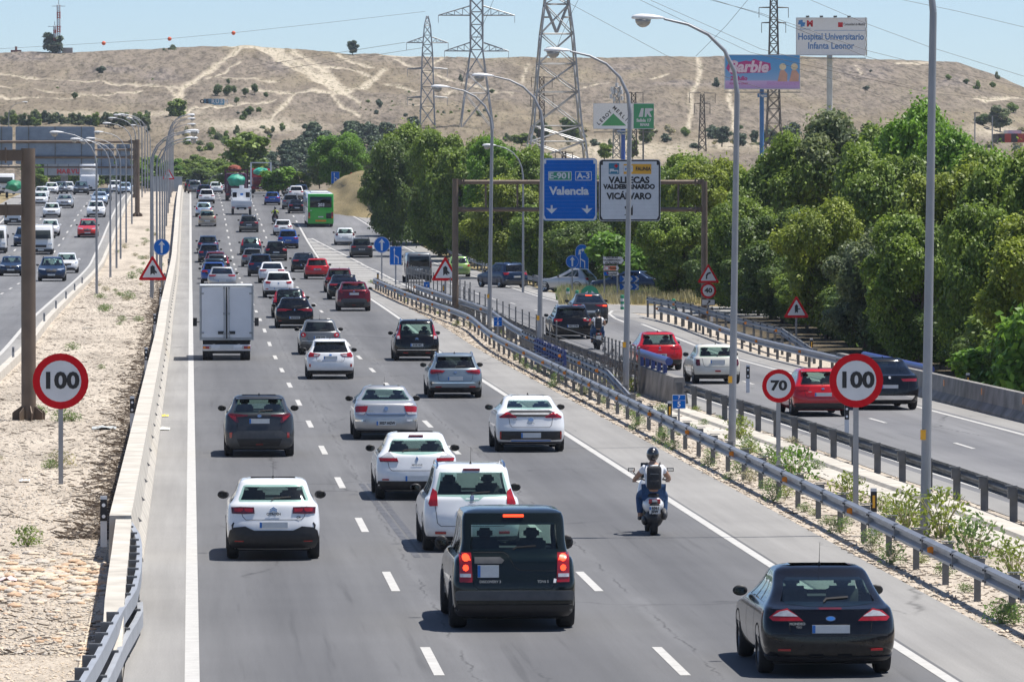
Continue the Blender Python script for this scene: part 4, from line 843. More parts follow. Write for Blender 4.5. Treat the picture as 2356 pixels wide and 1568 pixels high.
SPEC['chr'] = dict(W=1.8, H=1.57, L=4.36, kind='suv', belt=1.10, slope=.62, roofw=.70, spoiler=1, lamps=[([(.30, 1.085), (.78, 1.12), (.80, 1.08), (.70, .97), (.60, .88), (.53, .90), (.58, 1.03), (.30, 1.055)], 'lampd'), ([(.60, 1.04), (.77, 1.07), (.68, .97), (.60, .92)], 'lamp')], plate=(.93, 0, .12, .52), bumppoly=[(-.72, .24), (.72, .24), (.84, .36), (.86, .50), (.56, .68), (-.56, .68), (-.86, .50), (-.84, .36)], bumpm='trim',
  patches=[('trim_strip', [(-.30, 1.055), (.30, 1.055), (.30, 1.085), (-.30, 1.085)], 'black', .008), disc(1.06, .055, .035), ('diffuser', [(-.50, .30), (.50, .30), (.58, .48), (-.58, .48)], 'black', .026), REFL(-.09, .09, .33, .36)], pairs=[REFL(.70, .76, .50, .64)], gate=.62, gatez=(.68, 1.0), seams=[], crease=[(.55, 'black')])
SPEC['astra'] = dict(W=1.78, H=1.46, L=4.59, kind='sedan', belt=.98, slope=.62, roofw=.64, mast=.24, wiper=0, lamps=[([(.50, .94), (.80, .93), (.845, .90), (.83, .70), (.60, .70), (.535, .80)], 'lamp'), ([(.55, .77), (.83, .76), (.83, .705), (.61, .705)], 'lampw')], plate=(.47, 0, .12, .54), reg='3027 HGW', bumper=.27, gate=.62, gatez=(.68, .96), patches=[disc(.87, .06, .055), ('trim_strip', [(-.55, .715), (.55, .715), (.54, .74), (-.54, .74)], 'chrome', .014), ('trim_strip', [(-.84, .52), (-.56, .52), (-.56, .56), (-.84, .56)], 'chrome', .012), ('trim_strip', [(.56, .52), (.84, .52), (.84, .56), (.56, .56)], 'chrome', .012)], text=[('ASTRA', -.42, .80, .05, 'emb')])
SPEC['megane'] = dict(W=1.81, H=1.48, L=4.30, kind='hatch', belt=.98, slope=.55, roofw=.66, mast=.26, third=1.375, lamps=[([(.42, .865), (.80, .865), (.83, .93), (.63, 1.06), (.60, 1.06)], 'lampw'), ([(.415, .865), (.81, .865), (.83, .935), (.44, .935)], 'lamp'), ([(.41, .85), (.80, .85), (.81, .87), (.42, .872)], 'lampd')], plate=(.49, -.0, .12, .52), bumper=.43, gate=.68, gatez=(.66, .95),
  glass=[(-.60, 1.14), (-.56, 1.06), (-.35, 1.02), (0, 1.005), (.35, 1.02), (.56, 1.06), (.60, 1.14), (.58, 1.24), (.50, 1.33), (-.50, 1.33), (-.58, 1.24)], rg=(1.07, 1.30), patches=[('emblem', [(0, .975), (.035, .915), (0, .855), (-.035, .915)], 'chrome', .014)], pairs=[REFL(.62, .76, .45, .48)], text=[('MEGANE', 0, .785, .06, 'emb')], wipx=-.3)
SPEC['mpv5'] = dict(W=1.84, H=1.65, L=4.53, kind='mpv', belt=1.02, slope=.32, roofw=.72, mast=.32, third=1.525, rails='chrome', lamps=[([(.655, .88), (.80, .87), (.825, .92), (.735, 1.20), (.66, 1.14)], 'lamp')], plate=(.66, 0, .12, .52), bumper=.30, gate=.72, gatez=(.50, 1.0), glass=[(-.69, 1.06), (-.22, 1.05), (-.12, .98), (.12, .98), (.22, 1.05), (.69, 1.06), (.70, 1.12), (.60, 1.50), (-.60, 1.50), (-.70, 1.12)], rg=(1.09, 1.49), privacy=0,
  patches=[('emblem', [(-.03, .99), (.03, .99), (.04, 1.06), (0, 1.08), (-.04, 1.06)], 'chrome', .016), ('trim_strip', [(-.30, .76), (.30, .76), (.30, .785), (-.30, .785)], 'silver_', .012)], pairs=[REFL(.50, .70, .36, .40)], text=[('PEUGEOT', 0, .955, .03, 'emb'), ('5008', .58, .86, .045, 'emb')], wheel=.34)
M['silver_'] = M['lampw']
def disco_extra(s):
    out = []
    b = MB(); 
    for p in ([(-.86, s.rear0(.6, .6) - .05, .47), (.86, s.rear0(.6, .6) - .05, .47)],): pass
    me = s.patch('r', [(-.87, .49), (.87, .49), (.885, .60), (.86, .635), (-.86, .635), (-.885, .60)], .075, step=.08); out.append(dict(n='bumper', me=me, m='trim', loc=None, kids=[]))
    return out
SPEC['discovery'] = dict(W=1.915, H=1.87, L=4.83, kind='box', belt=1.13, slope=.26, roofw=.80, n=5.5, mast=0, fin=0, roofdrop=.17, wheel=.38, flare=1, tw=.27, third=1.755, brake=1, hood=1.15, mirh=.115, ro=.95, wb=2.885, wipx=.0,
  lamps=[([(.655, .765), (.85, .765), (.85, 1.215), (.67, 1.215)], 'lamp'), ([(.68 + .12 * 0, 1.10)] + [(.755 + .055 * math.cos(a), 1.14 + .06 * math.sin(a)) for a in [math.pi - i * math.pi / 5 for i in range(10)]][1:], 'lit'), ([(.755 + .045 * math.cos(a), .985 + .05 * math.sin(a)) for a in [-i * math.pi / 4 for i in range(8)]], 'lit'), ([(.675, .84), (.84, .84), (.84, .895), (.675, .895)], 'lampw')],
  glass=[(-.65, 1.25), (-.18, 1.25), (-.10, 1.20), (-.02, 1.08), (.64, 1.08), (.66, 1.12), (.64, 1.67), (-.64, 1.67)], rg=(1.27, 1.64), plate=(.935, -.41, .19, .33), bumper=.42, gate=.66, gatez=(.66, 1.12), seams=[[(-.64, 1.22), (-.16, 1.22), (-.10, 1.18), (.0, 1.0), (.08, .95), (.64, .94)]], patches=[('trim_strip', [(-.62, 1.05), (-.20, 1.05), (-.16, 1.10), (-.22, 1.14), (-.62, 1.14)], 'trim', .02), ('emblem', [(.60, .755), (.64, .755), (.65, .81), (.61, .82)], 'white', .014)], pairs=[REFL(.42, .62, .505, .525)], text=[('DISCOVERY 3', -.38, .775, .055, 'emb'), ('TDV6 S', .44, .775, .055, 'emb')], extra=disco_extra)
SPEC['mondeo'] = dict(W=1.886, H=1.50, L=4.78, kind='fast', belt=.96, slope=.92, roofw=.66, mast=.32, n=3.0, hood=1.15, wipx=-.05, roofdrop=.09,
  lamps=[([(.385, .80), (.80, .795), (.845, .84), (.74, .935), (.60, .965), (.50, .90)], 'lamp'), ([(.455, .86), (.80, .86), (.70, .925), (.60, .945), (.52, .90)], 'lampw')], plate=(.69, 0, .115, .53), bumper=.30, gate=.60, gatez=(.60, .93), glass=[(-.60, 1.02), (-.3, .995), (0, .985), (.3, .995), (.60, 1.02), (.635, 1.06), (.58, 1.30), (.52, 1.345), (-.52, 1.345), (-.58, 1.30), (-.635, 1.06)], rg=(1.05, 1.31),
  patches=[disc(.83, .07, .035, 'chrome'), ('emblem', [(.055 * math.cos(a), .83 + .024 * math.sin(a)) for a in [i * math.pi / 5 for i in range(10)]], 'blue', .018), ('brake_light', [(-.16, .955), (.16, .955), (.16, .975), (-.16, .975)], 'lampd', .01)], pairs=[REFL(.56, .73, .39, .415), ('trim_strip', [(.10, .315), (.30, .315), (.30, .33), (.10, .33)], 'seam', .024)], text=[('MONDEO', -.47, .76, .05, 'emb'), ('TDCi', -.45, .715, .035, 'emb')], crease=[(.60, 'black')], wheel=.33, wb=2.85, ro=1.0)
SPEC['ioniq'] = dict(W=1.82, H=1.46, L=4.47, kind='fast', belt=1.02, slope=.98, roofw=.66, n=3.0, roofdrop=.10, wiper=0, lamps=[([(.36, .93), (.40, .90), (.80, .90), (.82, .93), (.66, 1.03), (.60, 1.05)], 'lamp'), ([(.40, .935), (.62, .925), (.70, .95), (.58, .99)], 'lampd')], plate=(.45, 0, .13, .52), bumper=.27, gate=.60, gatez=(.66, 1.0),
  patches=[('spoiler_glass', [(-.36, .93), (.36, .93), (.60, 1.05), (.50, 1.09), (-.50, 1.09), (-.60, 1.05)], 'black', .010), ('diffuser', [(-.50, .35), (.50, .35), (.56, .33), (.79, .34), (.80, .56), (-.80, .56), (-.79, .34), (-.56, .33)], 'black', .012), ('trim_strip', [(-.52, .305), (.52, .305), (.52, .32), (-.52, .32)], 'blue', .024), disc(.86, .075, .05)], pairs=[REFL(.765, .80, .36, .54)], text=[('I O N I Q', 0, .765, .045, 'emb'), ('hybrid', -.42, .87, .04, 'emb')], glass=[(-.60, 1.13), (0, 1.11), (.60, 1.13), (.58, 1.22), (.50, 1.33), (-.50, 1.33), (-.58, 1.22)], rg=(1.16, 1.31))
SPEC['ceed'] = dict(W=1.8, H=1.47, L=4.6, kind='wagon', belt=.96, slope=.45, roofw=.69, rails='chrome', privacy=1, lamps=[([(.34, .915), (.42, .85), (.78, .80), (.83, .84), (.80, .945), (.60, .945)], 'lamp'), ([(.44, .865), (.78, .825), (.79, .86), (.50, .90)], 'lampd')], plate=(.66, 0, .12, .50), bumper=.36, gate=.62, gatez=(.56, .93), crease=[(.52, 'chrome')], patches=[disc(.865, .055, .03)], pairs=[REFL(.46, .66, .375, .40), ('air_vent', [(.78, .42), (.83, .50), (.80, .58), (.77, .50)], 'black', .012)], text=[("CEE'D", -.50, .79, .04, 'emb')], spoiler=1)
SPEC['picasso'] = dict(W=1.83, H=1.66, L=4.59, kind='mpv', belt=1.0, slope=.34, roofw=.70, rails='chrome', privacy=0, lamps=[([(.66, .90), (.80, .88), (.83, .96), (.70, 1.46), (.64, 1.46), (.68, 1.15)], 'lamp'), ([(.68, .90), (.80, .89), (.80, 1.0), (.70, 1.02)], 'lampw')], plate=(.65, 0, .12, .52), reg='8158 HFC', bumper=.33, gate=.70, gatez=(.50, .98), crease=[(.455, 'chrome')], patches=chev(.91, .07), pairs=[REFL(.35, .55, .33, .36)], glass=[(-.62, 1.04), (.62, 1.04), (.66, 1.10), (.59, 1.50), (-.59, 1.50), (-.66, 1.10)], rg=(1.07, 1.48))
SPEC['fiesta'] = dict(W=1.735, H=1.47, L=4.04, kind='hatch', belt=.95, slope=.45, roofw=.68, mast=.09, privacy=1, spoiler=1, lamps=[([(.36, .925), (.44, .84), (.78, .81), (.81, .86), (.74, .985), (.60, .96)], 'lamp'), ([(.40, .91), (.46, .86), (.60, .85), (.60, .92)], 'lampw')], plate=(.80, 0, .11, .50), bumper=.33, gate=.58, gatez=(.66, .93), patches=[disc(.90, .05, .025, 'blue')], pairs=[REFL(.72, .77, .46, .57)], text=[('FIESTA', -.40, .70, .035, 'trim'), ('ST', .42, .70, .035, 'trim')])
SPEC['h207'] = dict(W=1.75, H=1.47, L=4.03, kind='hatch', belt=.95, slope=.42, roofw=.68, mast=.24, privacy=1, lamps=[([(.69 + .11 * math.cos(a), .84 + .10 * math.sin(a)) for a in [i * math.pi / 5 for i in range(10)]], 'lamp'), ([(.70 + .04 * math.cos(a), .84 + .035 * math.sin(a)) for a in [i * math.pi / 3 for i in range(6)]], 'lampw')], plate=(.74, 0, .11, .52), reg='2738 GVK', bumper=.46, bumpm='trim', gate=.6, gatez=(.62, .93), crease=[(.60, 'silver_')])
SPEC['megane4'] = dict(W=1.82, H=1.46, L=4.36, kind='hatch', belt=.96, slope=.52, roofw=.67, privacy=1, lamps=[([(.14, .885), (.34, .875), (.44, .83), (.80, .81), (.845, .86), (.80, .93), (.50, .935), (.34, .915), (.14, .90)], 'lamp'), ([(.46, .85), (.78, .835), (.79, .87), (.50, .89)], 'lampd')], plate=(.52, 0, .115, .52), reg='0610 KNZ', bumper=.34, gate=.62, gatez=(.60, .93), patches=[('emblem', [(0, .94), (.035, .885), (0, .83), (-.035, .885)], 'chrome', .02)], pairs=[REFL(.62, .76, .36, .39)])
# generic bodies for the queue further up the road
SPEC['hatch1'] = dict(W=1.78, H=1.47, L=4.2, kind='hatch', spoiler=1, privacy=1, reg='1842 KLB', lamps=[([(.40, .90), (.46, .81), (.80, .79), (.83, .88), (.70, .94)], 'lamp')])
SPEC['hatch2'] = dict(W=1.76, H=1.50, L=4.0, kind='hatch', mast=.2, lamps=[([(.62, .76), (.80, .76), (.83, .98), (.66, 1.0)], 'lamp')], plate=(.78, 0, .11, .52), bumper=.40)
SPEC['suv1'] = dict(W=1.84, H=1.63, L=4.45, kind='suv', rails='black', spoiler=1, privacy=1, wheel=.355, lamps=[([(.48, .97), (.52, .88), (.84, .86), (.85, .97)], 'lamp')], bumper=.47, reg='4720 LDM')
SPEC['suv2'] = dict(W=1.83, H=1.60, L=4.40, kind='suv', rails='chrome', privacy=1, wheel=.35, lamps=[([(.50, 1.0), (.60, .86), (.84, .83), (.86, .98)], 'lamp')], bumper=.46, bumpm='trim', crease=[(.50, 'chrome')])
SPEC['niro'] = dict(W=1.8, H=1.57, L=4.35, kind='suv', privacy=1, wheel=.33, lamps=[([(.44, .95), (.50, .84), (.72, .84), (.80, .92), (.70, 1.0)], 'lamp')], bumper=.44, plate=(.56, 0, .11, .52), crease=[(.66, 'white')], pairs=[REFL(.60, .76, .50, .56)], patches=[disc(.87, .05, .04)])
SPEC['sedan1'] = dict(W=1.83, H=1.44, L=4.7, kind='sedan', lamps=[([(.42, .92), (.46, .83), (.82, .83), (.84, .93)], 'lamp')], wiper=0, privacy=1, plate=(.62, 0, .11, .52))
SPEC['fast1'] = dict(W=1.84, H=1.44, L=4.75, kind='fast', n=3.0, lamps=[([(.36, .93), (.44, .84), (.82, .83), (.84, .93)], 'lamp')], wiper=0, privacy=1, plate=(.55, 0, .11, .52), bumper=.34)
SPEC['wagon1'] = dict(W=1.82, H=1.50, L=4.6, kind='wagon', rails='black', privacy=1, lamps=[([(.64, .82), (.82, .80), (.84, .95), (.70, 1.40), (.65, 1.40), (.69, 1.0)], 'lamp')], plate=(.72, 0, .11, .52))
SPEC['wagon2'] = dict(W=1.82, H=1.50, L=4.6, kind='wagon', rails='chrome', privacy=1, lamps=[([(.46, .92), (.50, .82), (.82, .80), (.84, .92)], 'lamp')], plate=(.60, 0, .11, .52), reg='0021 KVM', spoiler=1)
SPEC['xpicasso'] = dict(W=1.75, H=1.63, L=4.28, kind='mpv', lamps=[([(.62, .80), (.80, .80), (.82, 1.02), (.70, 1.05)], 'lamp')], plate=(.55, 0, .11, .52), bumper=.38, bumpm='silver_', fin=0)
SPEC['volvo'] = dict(W=1.8, H=1.48, L=4.4, kind='hatch', roofw=.68, privacy=0, lamps=[([(.66, .82), (.82, .80), (.84, .95), (.70, 1.34), (.64, 1.36), (.67, 1.05)], 'lamp')], plate=(.60, 0, .11, .52))
SPEC['leaf'] = dict(W=1.79, H=1.54, L=4.5, kind='hatch', belt=1.0, slope=.4, lamps=[([(.66, .86), (.80, .84), (.84, .95), (.70, 1.14), (.64, 1.10)], 'lampd')], bumper=.32)
SPEC['leon'] = dict(W=1.8, H=1.46, L=4.28, kind='hatch', slope=.5, roofw=.67, privacy=0, spoiler=1, reg='4141 KLJ', lamps=[([(.40, .90), (.46, .83), (.82, .82), (.84, .93), (.60, .945)], 'lamp')], plate=(.58, 0, .115, .52), text=[('LEON', 0, .78, .05, 'emb')], patches=[disc(.87, .035, .035)], bumper=.42)
SPEC['mini'] = dict(W=1.68, H=1.41, L=3.7, kind='hatch', belt=.94, slope=.26, roofw=.78, mast=.2, ro=.62, wb=2.47, hood=.95, lamps=[([(.62, .66), (.74, .65), (.77, .72), (.75, .88), (.63, .88)], 'lampd')], plate=(.80, 0, .13, .52), bumper=.34, n=3.0, patches=[REFL(-.10, .10, .44, .49)], gatez=(.62, .92))
SPEC['kia'] = dict(W=1.8, H=1.45, L=4.31, kind='hatch', slope=.5, roofw=.68, privacy=0, spoiler=1, lamps=[([(.40, .90), (.44, .82), (.82, .80), (.84, .90), (.60, .93)], 'lamp')], plate=(.68, 0, .11, .52), text=[('CEED', -.40, .76, .045, 'emb')], patches=[disc(.85, .05, .03)], bumper=.42)
SPEC['x4'] = dict(W=1.92, H=1.60, L=4.67, kind='fast', belt=1.08, slope=.9, roofw=.66, wheel=.375, privacy=1, wiper=0, lamps=[([(.36, .98), (.42, .90), (.86, .90), (.88, .99)], 'lamp')], plate=(.74, 0, .11, .52), bumper=.30, patches=[disc(1.02, .04, .04, 'white'), ('diffuser', [(-.70, .34), (.70, .34), (.80, .46), (-.80, .46)], 'chrome', .024)], rails=0)
SPEC['rsedan'] = dict(W=1.82, H=1.48, L=4.6, kind='fast', belt=1.0, slope=.9, roofw=.66, privacy=1, brake=1, third=1.36, lamps=[([(.22, .93), (.44, .86), (.84, .84), (.86, .95), (.50, .965)], 'lamp'), ([(.62, .87), (.80, .865), (.80, .93), (.62, .935)], 'lit')], plate=(.62, 0, .11, .52), bumper=.44, wiper=0)
SPEC['compact'] = dict(W=1.66, H=1.5, L=3.75, kind='hatch', lamps=[([(.58, .78), (.76, .76), (.78, .90), (.62, .92)], 'lamp')], bumper=0)
def jeep_extra(s): return []
SPEC['frontsuv'] = dict(W=1.9, H=1.66, L=4.69, kind='suv', rails='black', wheel=.37, belt=1.05, hood=1.2, hz=.86, grille=[(-.32, .62), (.32, .62), (.38, .86), (-.38, .86)], hlamp=[(.42, .78), (.86, .84), (.86, .90), (.42, .86)])
SPEC['fronthatch'] = dict(W=1.78, H=1.5, L=4.1, kind='hatch', mirm='paint')
SPEC['frontsedan'] = dict(W=1.82, H=1.46, L=4.65, kind='sedan', wiper=0, mirm='paint')
# ================================================================ BARRIERS, LAMPS, SIGNS, GANTRIES, PYLONS, BILLBOARDS
M_galv = pm('galvanised rail', (.33, .34, .36), .42, .65, .12, 1.5, .05); M_pale = pm('pale galvanised rail', (.40, .42, .45), .5, .35, .1, 1.5, .05); M_galvd = pm('weathered galvanised post', (.16, .165, .17), .6, .4, .25, 4, .1); M_conc = pm('concrete', (.50, .465, .405), .9, 0, .2, 1.3, .4, detail=8); M_conc2 = pm('stained concrete', (.22, .21, .195), .9, 0, .35, 1.3, .5, detail=8)
M_brown = pm('weathered brown steel', (.155, .115, .085), .6, .2, .2, 1.5, .1); M_pole = pm('lamp pole galvanised', (.30, .31, .33), .5, .5, .12, 1.2); M_lampw = pm('lamp head shell', (.66, .67, .68), .4, 0, .05, 3); M_bowl = pm('lamp bowl', (.35, .33, .29), .15, 0, .1, 6, 0, 1)
M_sred = pm('sign red', (.56, .006, .014), .5, 0, .06, 4, spec=.12); M_swhite = pm('sign white', (.62, .64, .67), .4, 0, .05, 3); M_sblue = pm('sign blue', (.002, .125, .50), .5, 0, .06, 3, spec=.12); M_sgreen = pm('sign green', (.02, .25, .14), .4, 0, .06, 3); M_sorange = pm('sign orange', (.75, .17, .03), .4, 0, .06, 3); M_syel = pm('sign amber', (.80, .40, .02), .4, 0, .06, 3); M_sback = pm('sign back aluminium', (.24, .29, .36), .45, .5, .1, 2); M_cush = pm('blue crash cushion', (.035, .06, .22), .4, .1, .15, 3)
def fit(s, size, m, wd, bold=.0, **k):
    me = text_mesh(s, size, m, bold, **k); xs = [v.co.x for v in me.vertices]; return text_mesh(s, size, m, bold, sx=wd / (max(xs) - min(xs)), **k)
M_ora = pm('orange reflector', (.85, .27, .02), .3, 0, .1, 8)
def wbeam(path, z, name, parent, side=-1, m=None, dp=1):
    b = MB(); pr = [(0, -.155), (side * .09, -.12), (side * .09, -.07), (side * .0, -.02), (side * .0, .02), (side * .09, .07), (side * .09, .12), (0, .155), (-side * .006, .15), (0, 0), (-side * .006, -.15)]
    b.sweep([Vector(p) + Vector((0, 0, z)) for p in path], pr[:8]); return b.build(name, m or M_galv, parent, 22)
def resample(path, step):
    path = [Vector(p) for p in path]; out = [path[0]]; acc = 0; d = 0
    tot = sum((b - a).length for a, b in zip(path, path[1:])); n = max(1, int(tot / step)); L = [0]
    for a, b in zip(path, path[1:]): L.append(L[-1] + (b - a).length)
    res = []
    for i in range(n + 1):
        t = tot * i / n; k = 0
        while k < len(path) - 2 and L[k + 1] < t: k += 1
        res.append(path[k].lerp(path[k + 1], (t - L[k]) / max(1e-6, L[k + 1] - L[k])))
    return res
def guardrail(path, label, h=.72, side=-1, step=4.0, refl=12.0, cat='guardrail', group=None, low=False, top=True, m=None, post_m=None, pw=.11, fat=0):
    path = resample(path, 2.0); t = empty('guardrail', path[0], label, cat, group); inv = lambda p: Vector(p) - path[0]
    P = [inv(p) for p in path]
    if fat: b = MB(); b.sweep([p + Vector((0, 0, h - .155)) for p in P], [(0, .12), (side * .09, .11), (side * .11, .05), (side * .06, 0), (side * .11, -.05), (side * .09, -.11), (0, -.12)], closed=True); b.build('rail', m, t, 50)
    else: wbeam(P, h - .155, 'rail', t, side, m)
    if low: wbeam(P, h - .50, 'rail', t, side, m)
    b = MB(); b.box((0, 0, h / 2 - .1), (pw, .06, h + .1)); b.box((-side * .03, 0, h - .13), (.18, .10, .24)); 
    if top: b.box((-side * .05, 0, h + .02), (.24, .16, .014))
    pm_ = b.data('post', post_m or M_galvd); q = resample(path, step)
    for p in q[:290]: link_mesh('post', pm_, t, inv(p) + Vector((-side * .10, 0, 0)))
    if refl:
        b = MB(); b.mesh([(0, 0, 0), (side * .11, 0, .03), (side * .11, 0, .11), (0, 0, .14), (0, .05, 0), (0, .05, .14)], [(0, 1, 2, 3), (1, 4, 5, 2)]); rm = b.data('reflector', M_ora)
        for p in resample(path, refl)[1:]: link_mesh('reflector', rm, t, inv(p) + Vector((side * .05, 0, h - .22)))
    return t
def gpath(f, y0, y1, st=4, dz=0): return [Vector((f(y), y, rz(y) + dz)) for y in [y0 + (y1 - y0) * i / max(1, int(abs(y1 - y0) / st)) for i in range(max(1, int(abs(y1 - y0) / st)) + 1)]]
gr_ = guardrail(gpath(RGD, 62, 364) + [Vector((11.9, 368, rz(368) - .2))], 'long galvanised guardrail with orange reflectors between the motorway and the gravel verge')
GL = lambda y: EXL(y) - 1.25
b = MB(); b.box((-.047, 0, 0), (.100, .018, .316)); sp_ = b.data('splice_plate', M_galv); b = MB()
for z in (-.09, .09):
    for dy in (-.12, .12): b.box((-.10, dy, z), (.02, .03, .03))
bo_ = b.data('bolt', M['under'])
for k in range(36): y = 64 + k * 4.0; v = Vector((RGD(y), y, rz(y) + .565)) - gr_.location; o = link_mesh('splice_plate', sp_, gr_, v); link_mesh('bolt', bo_, o)
guardrail(gpath(GL, 60, 182), 'near guardrail beside the slip road seen from its back, stout posts with flat caps', side=1, refl=0, m=M_galvd, pw=.16)
guardrail(gpath(GL, 196, 300), 'farther guardrail beside the slip road beyond the concrete block wall', side=1, refl=0, m=M_galvd, pw=.16)
# short concrete wall with the blue crash cushion on it
def cushion(a, c, z, label, n=5):
    a = Vector(a); c = Vector(c); t = empty('crash_cushion', a, label, 'crash cushion'); d = c - a; b = MB(); b.tube([Vector((0, 0, z + .55)), d * .5 + Vector((0, 0, z + .55)), d + Vector((0, 0, z + .55))], .13, 10); part_ = b.build('top_tube', M_cush, t, 50)
    for i in range(n):
        p = d * (i + .3) / n; b = MB(); b.box(p + Vector((0, 0, z + .22)), (.12, .45, .55)); b.build('bracket', M_cush, t)
    return t
b = MB(); pth = gpath(GL, 183, 195.5, 3); b.sweep(pth, [(-.30, -.1), (-.16, .85), (.16, .85), (.30, -.1)], closed=True); setp(b.build('concrete_wall', M_conc2), 'short stained concrete wall with graffiti scrawls under the blue cushion', 'wall')
cushion(pth[-1] + Vector((0, 1.5, 0)), pth[1], .72, 'blue tubular crash cushion on top of the short concrete wall')
# raised second rail with the blue movable section
R2 = lambda y: RGD(y) + .75
guardrail([Vector((R2(y), y, rz(y))) for y in (238, 232, 226)], 'short grey rail at the far end of the blue barrier section', h=1.05, refl=6, step=2)
guardrail([Vector((R2(y) - .25, y, rz(y))) for y in (225, 219, 213, 207)], 'blue painted barrier section set between grey rails', h=1.02, low=True, step=1.6, refl=8, m=M_cush, post_m=M_cush)
guardrail([Vector((R2(y) - .2, y, rz(y))) for y in (206, 200, 192, 186)] + [Vector((R2(180) + .1, 180, -.62))], 'raised grey rail running down to the ground beyond the blue section', h=1.05, refl=8, step=2)
guardrail(gpath(lambda y: RGD(y) + 1.0, 240, 328), 'upper grey rail on short posts behind the front guardrail near the gantry post', h=.98, refl=16, step=4)
# wire fence posts on the island between the roads
t = empty('wire_fence', (13.9, 215, 0), 'rusty wire fence on thin stakes along the island between the roads', 'fence'); sk = MB(); sk.cyl((0, 0, -.1), (0, 0, 1.55), .035, .03, 6); sk.lathe([(0, 1.62), (.045, 1.58), (.03, 1.53)], 6, 'z'); sm_ = sk.data('stake', M_galvd)
for i in range(46):
    y = 192 + i * 3.9 if i > 9 else 192 + i * 1.6; x = EXL(y) - 1.7 if y < 300 else (RGD(min(y, 364)) + EXL(y)) / 2 + .9; link_mesh('stake', sm_, t, (x - 13.9, y - 215, rz(y)))
for z in (.5, 1.0, 1.4):
    b = MB(); b.tube([((EXL(y) - 1.7 if y < 300 else (RGD(min(y, 364)) + EXL(y)) / 2 + .9) - 13.9, y - 215, rz(y) + z) for y in range(192, 372, 6)], .012, 4); b.build('wire', M_galvd, t)
M_net = bpy.data.materials.new('torn rusty netting'); M_net.use_nodes = True; nn = M_net.node_tree.nodes; ll = M_net.node_tree.links; tr_ = nn.new('ShaderNodeBsdfTransparent'); ms = nn.new('ShaderNodeMixShader'); nz_ = nn.new('ShaderNodeTexNoise'); nz_.inputs['Scale'].default_value = 9; rp_ = nn.new('ShaderNodeValToRGB'); rp_.color_ramp.elements[0].position = .42; rp_.color_ramp.elements[1].position = .58; ll.new(nz_.outputs[0], rp_.inputs[0]); ll.new(rp_.outputs[0], ms.inputs[0]); nn['Principled BSDF'].inputs['Base Color'].default_value = (.06, .042, .032, 1); ll.new(tr_.outputs[0], ms.inputs[1]); ll.new(nn['Principled BSDF'].outputs[0], ms.inputs[2]); ll.new(ms.outputs[0], nn['Material Output'].inputs[0])
b = MB(); vs = []
for i in range(11):
    y = 192 + i * 1.6; vs += [(EXL(y) - 1.7 - 13.9 + .02, y - 215, rz(y) + .05), (EXL(y) - 1.7 - 13.9 + .02, y - 215, rz(y) + 1.2 + .2 * math.sin(i * 2.1))]
b.mesh(vs, [(2 * i, 2 * i + 2, 2 * i + 3, 2 * i + 1) for i in range(10)]); b.build('netting', M_net, t)
# guardrails and concrete barrier on the far side of the slip road
RR = lambda y: EXR(y) + 1.55
guardrail(gpath(RR, 207, 285), 'guardrail on the outer side of the slip road beneath the trees', step=3.5, refl=14, low=False)
guardrail([gp(1524, 748) + Vector((.3, 14, -.0)), gp(1524, 748) + Vector((.9, -4, 0)), Vector((RR(250) + 1.0, 250, 0)), Vector((RR(238) + .9, 238, -.0)), Vector((RR(226) + .8, 226, -.55))], 'short second rail rising behind the start of the outer guardrail', h=1.15, refl=12, step=3)
guardrail([Vector((EXR(y) + 2.0, y, rz(y))) for y in range(372, 640, 6)], 'guardrail on the outer bend of the slip road below the dry mound', step=4, refl=0)
guardrail([gp(u, v) for u, v in [(1123, 640), (1180, 652), (1245, 664), (1290, 668), (1360, 668), (1440, 668)]], 'guardrail leading off behind the small silver car to the side road', step=4, refl=0)
PRJ = [(-.33, -.1), (-.33, .08), (-.16, .30), (-.11, .82), (.11, .82), (.16, .30), (.33, .08), (.33, -.1)]
t = empty('concrete_barrier', (RR(100), 60, 0), 'stained concrete barrier on the outer side of the slip road at the right edge', 'barrier'); ys = [50 + 6 * i for i in range(28)]
for i in range(27):
    b = MB(); b.sweep([Vector((RR(y) - RR(100) + .1, y - 60, rz(y))) for y in (ys[i] + .03, ys[i + 1] - .03)], PRJ, closed=True); b.build('concrete_block', M_conc2, t)
rb = MB(); rb.box((0, 0, 0), (.02, .10, .20)); rm = rb.data('reflector', M_ora)
for y in range(56, 210, 8): link_mesh('reflector', rm, t, (RR(y) - RR(100) - .10, y - 60, .62))
p0 = Vector((RR(208) + .5, 208, .0)); cushion(p0, Vector((RR(191) + .5, 191, 0)), .30, 'blue tubular crash cushion behind the barrier at the foot of the trees', 8)
# median barrier beside the fast lane
t = empty('concrete_barrier', (-1.1, 93, 0), 'long cream concrete barrier along the left shoulder of the motorway', 'barrier'); yy = 105.0; k = 0
while yy < 800:
    y2 = yy + (12 if yy < 400 else 24); b = MB(); pts = [Vector((0, y - 93, rz(y))) for y in ys_of(yy + .04, y2 - .04)]
    b.sweep(pts, [(-.42, -.1), (-.40, .86), (.0, .86), (.10, .32), (.22, .06), (.24, -.1)], closed=True); b.build('concrete_block', M_conc, t); yy = y2
rb = MB(); rb.mesh([(-.005, 0, 0), (.08, 0, -.08), (.02, 0, -.10), (-.005, .14, -.02)], [(0, 1, 2), (0, 2, 3), (0, 3, 1)]); rm = rb.data('reflector', pm('grey reflector', (.25, .25, .26), .3, .3, .1, 9))
for k in range(40): link_mesh('reflector', rm, t, (.085, 2 + k * 7.5, rz(95 + k * 7.5) + .55))
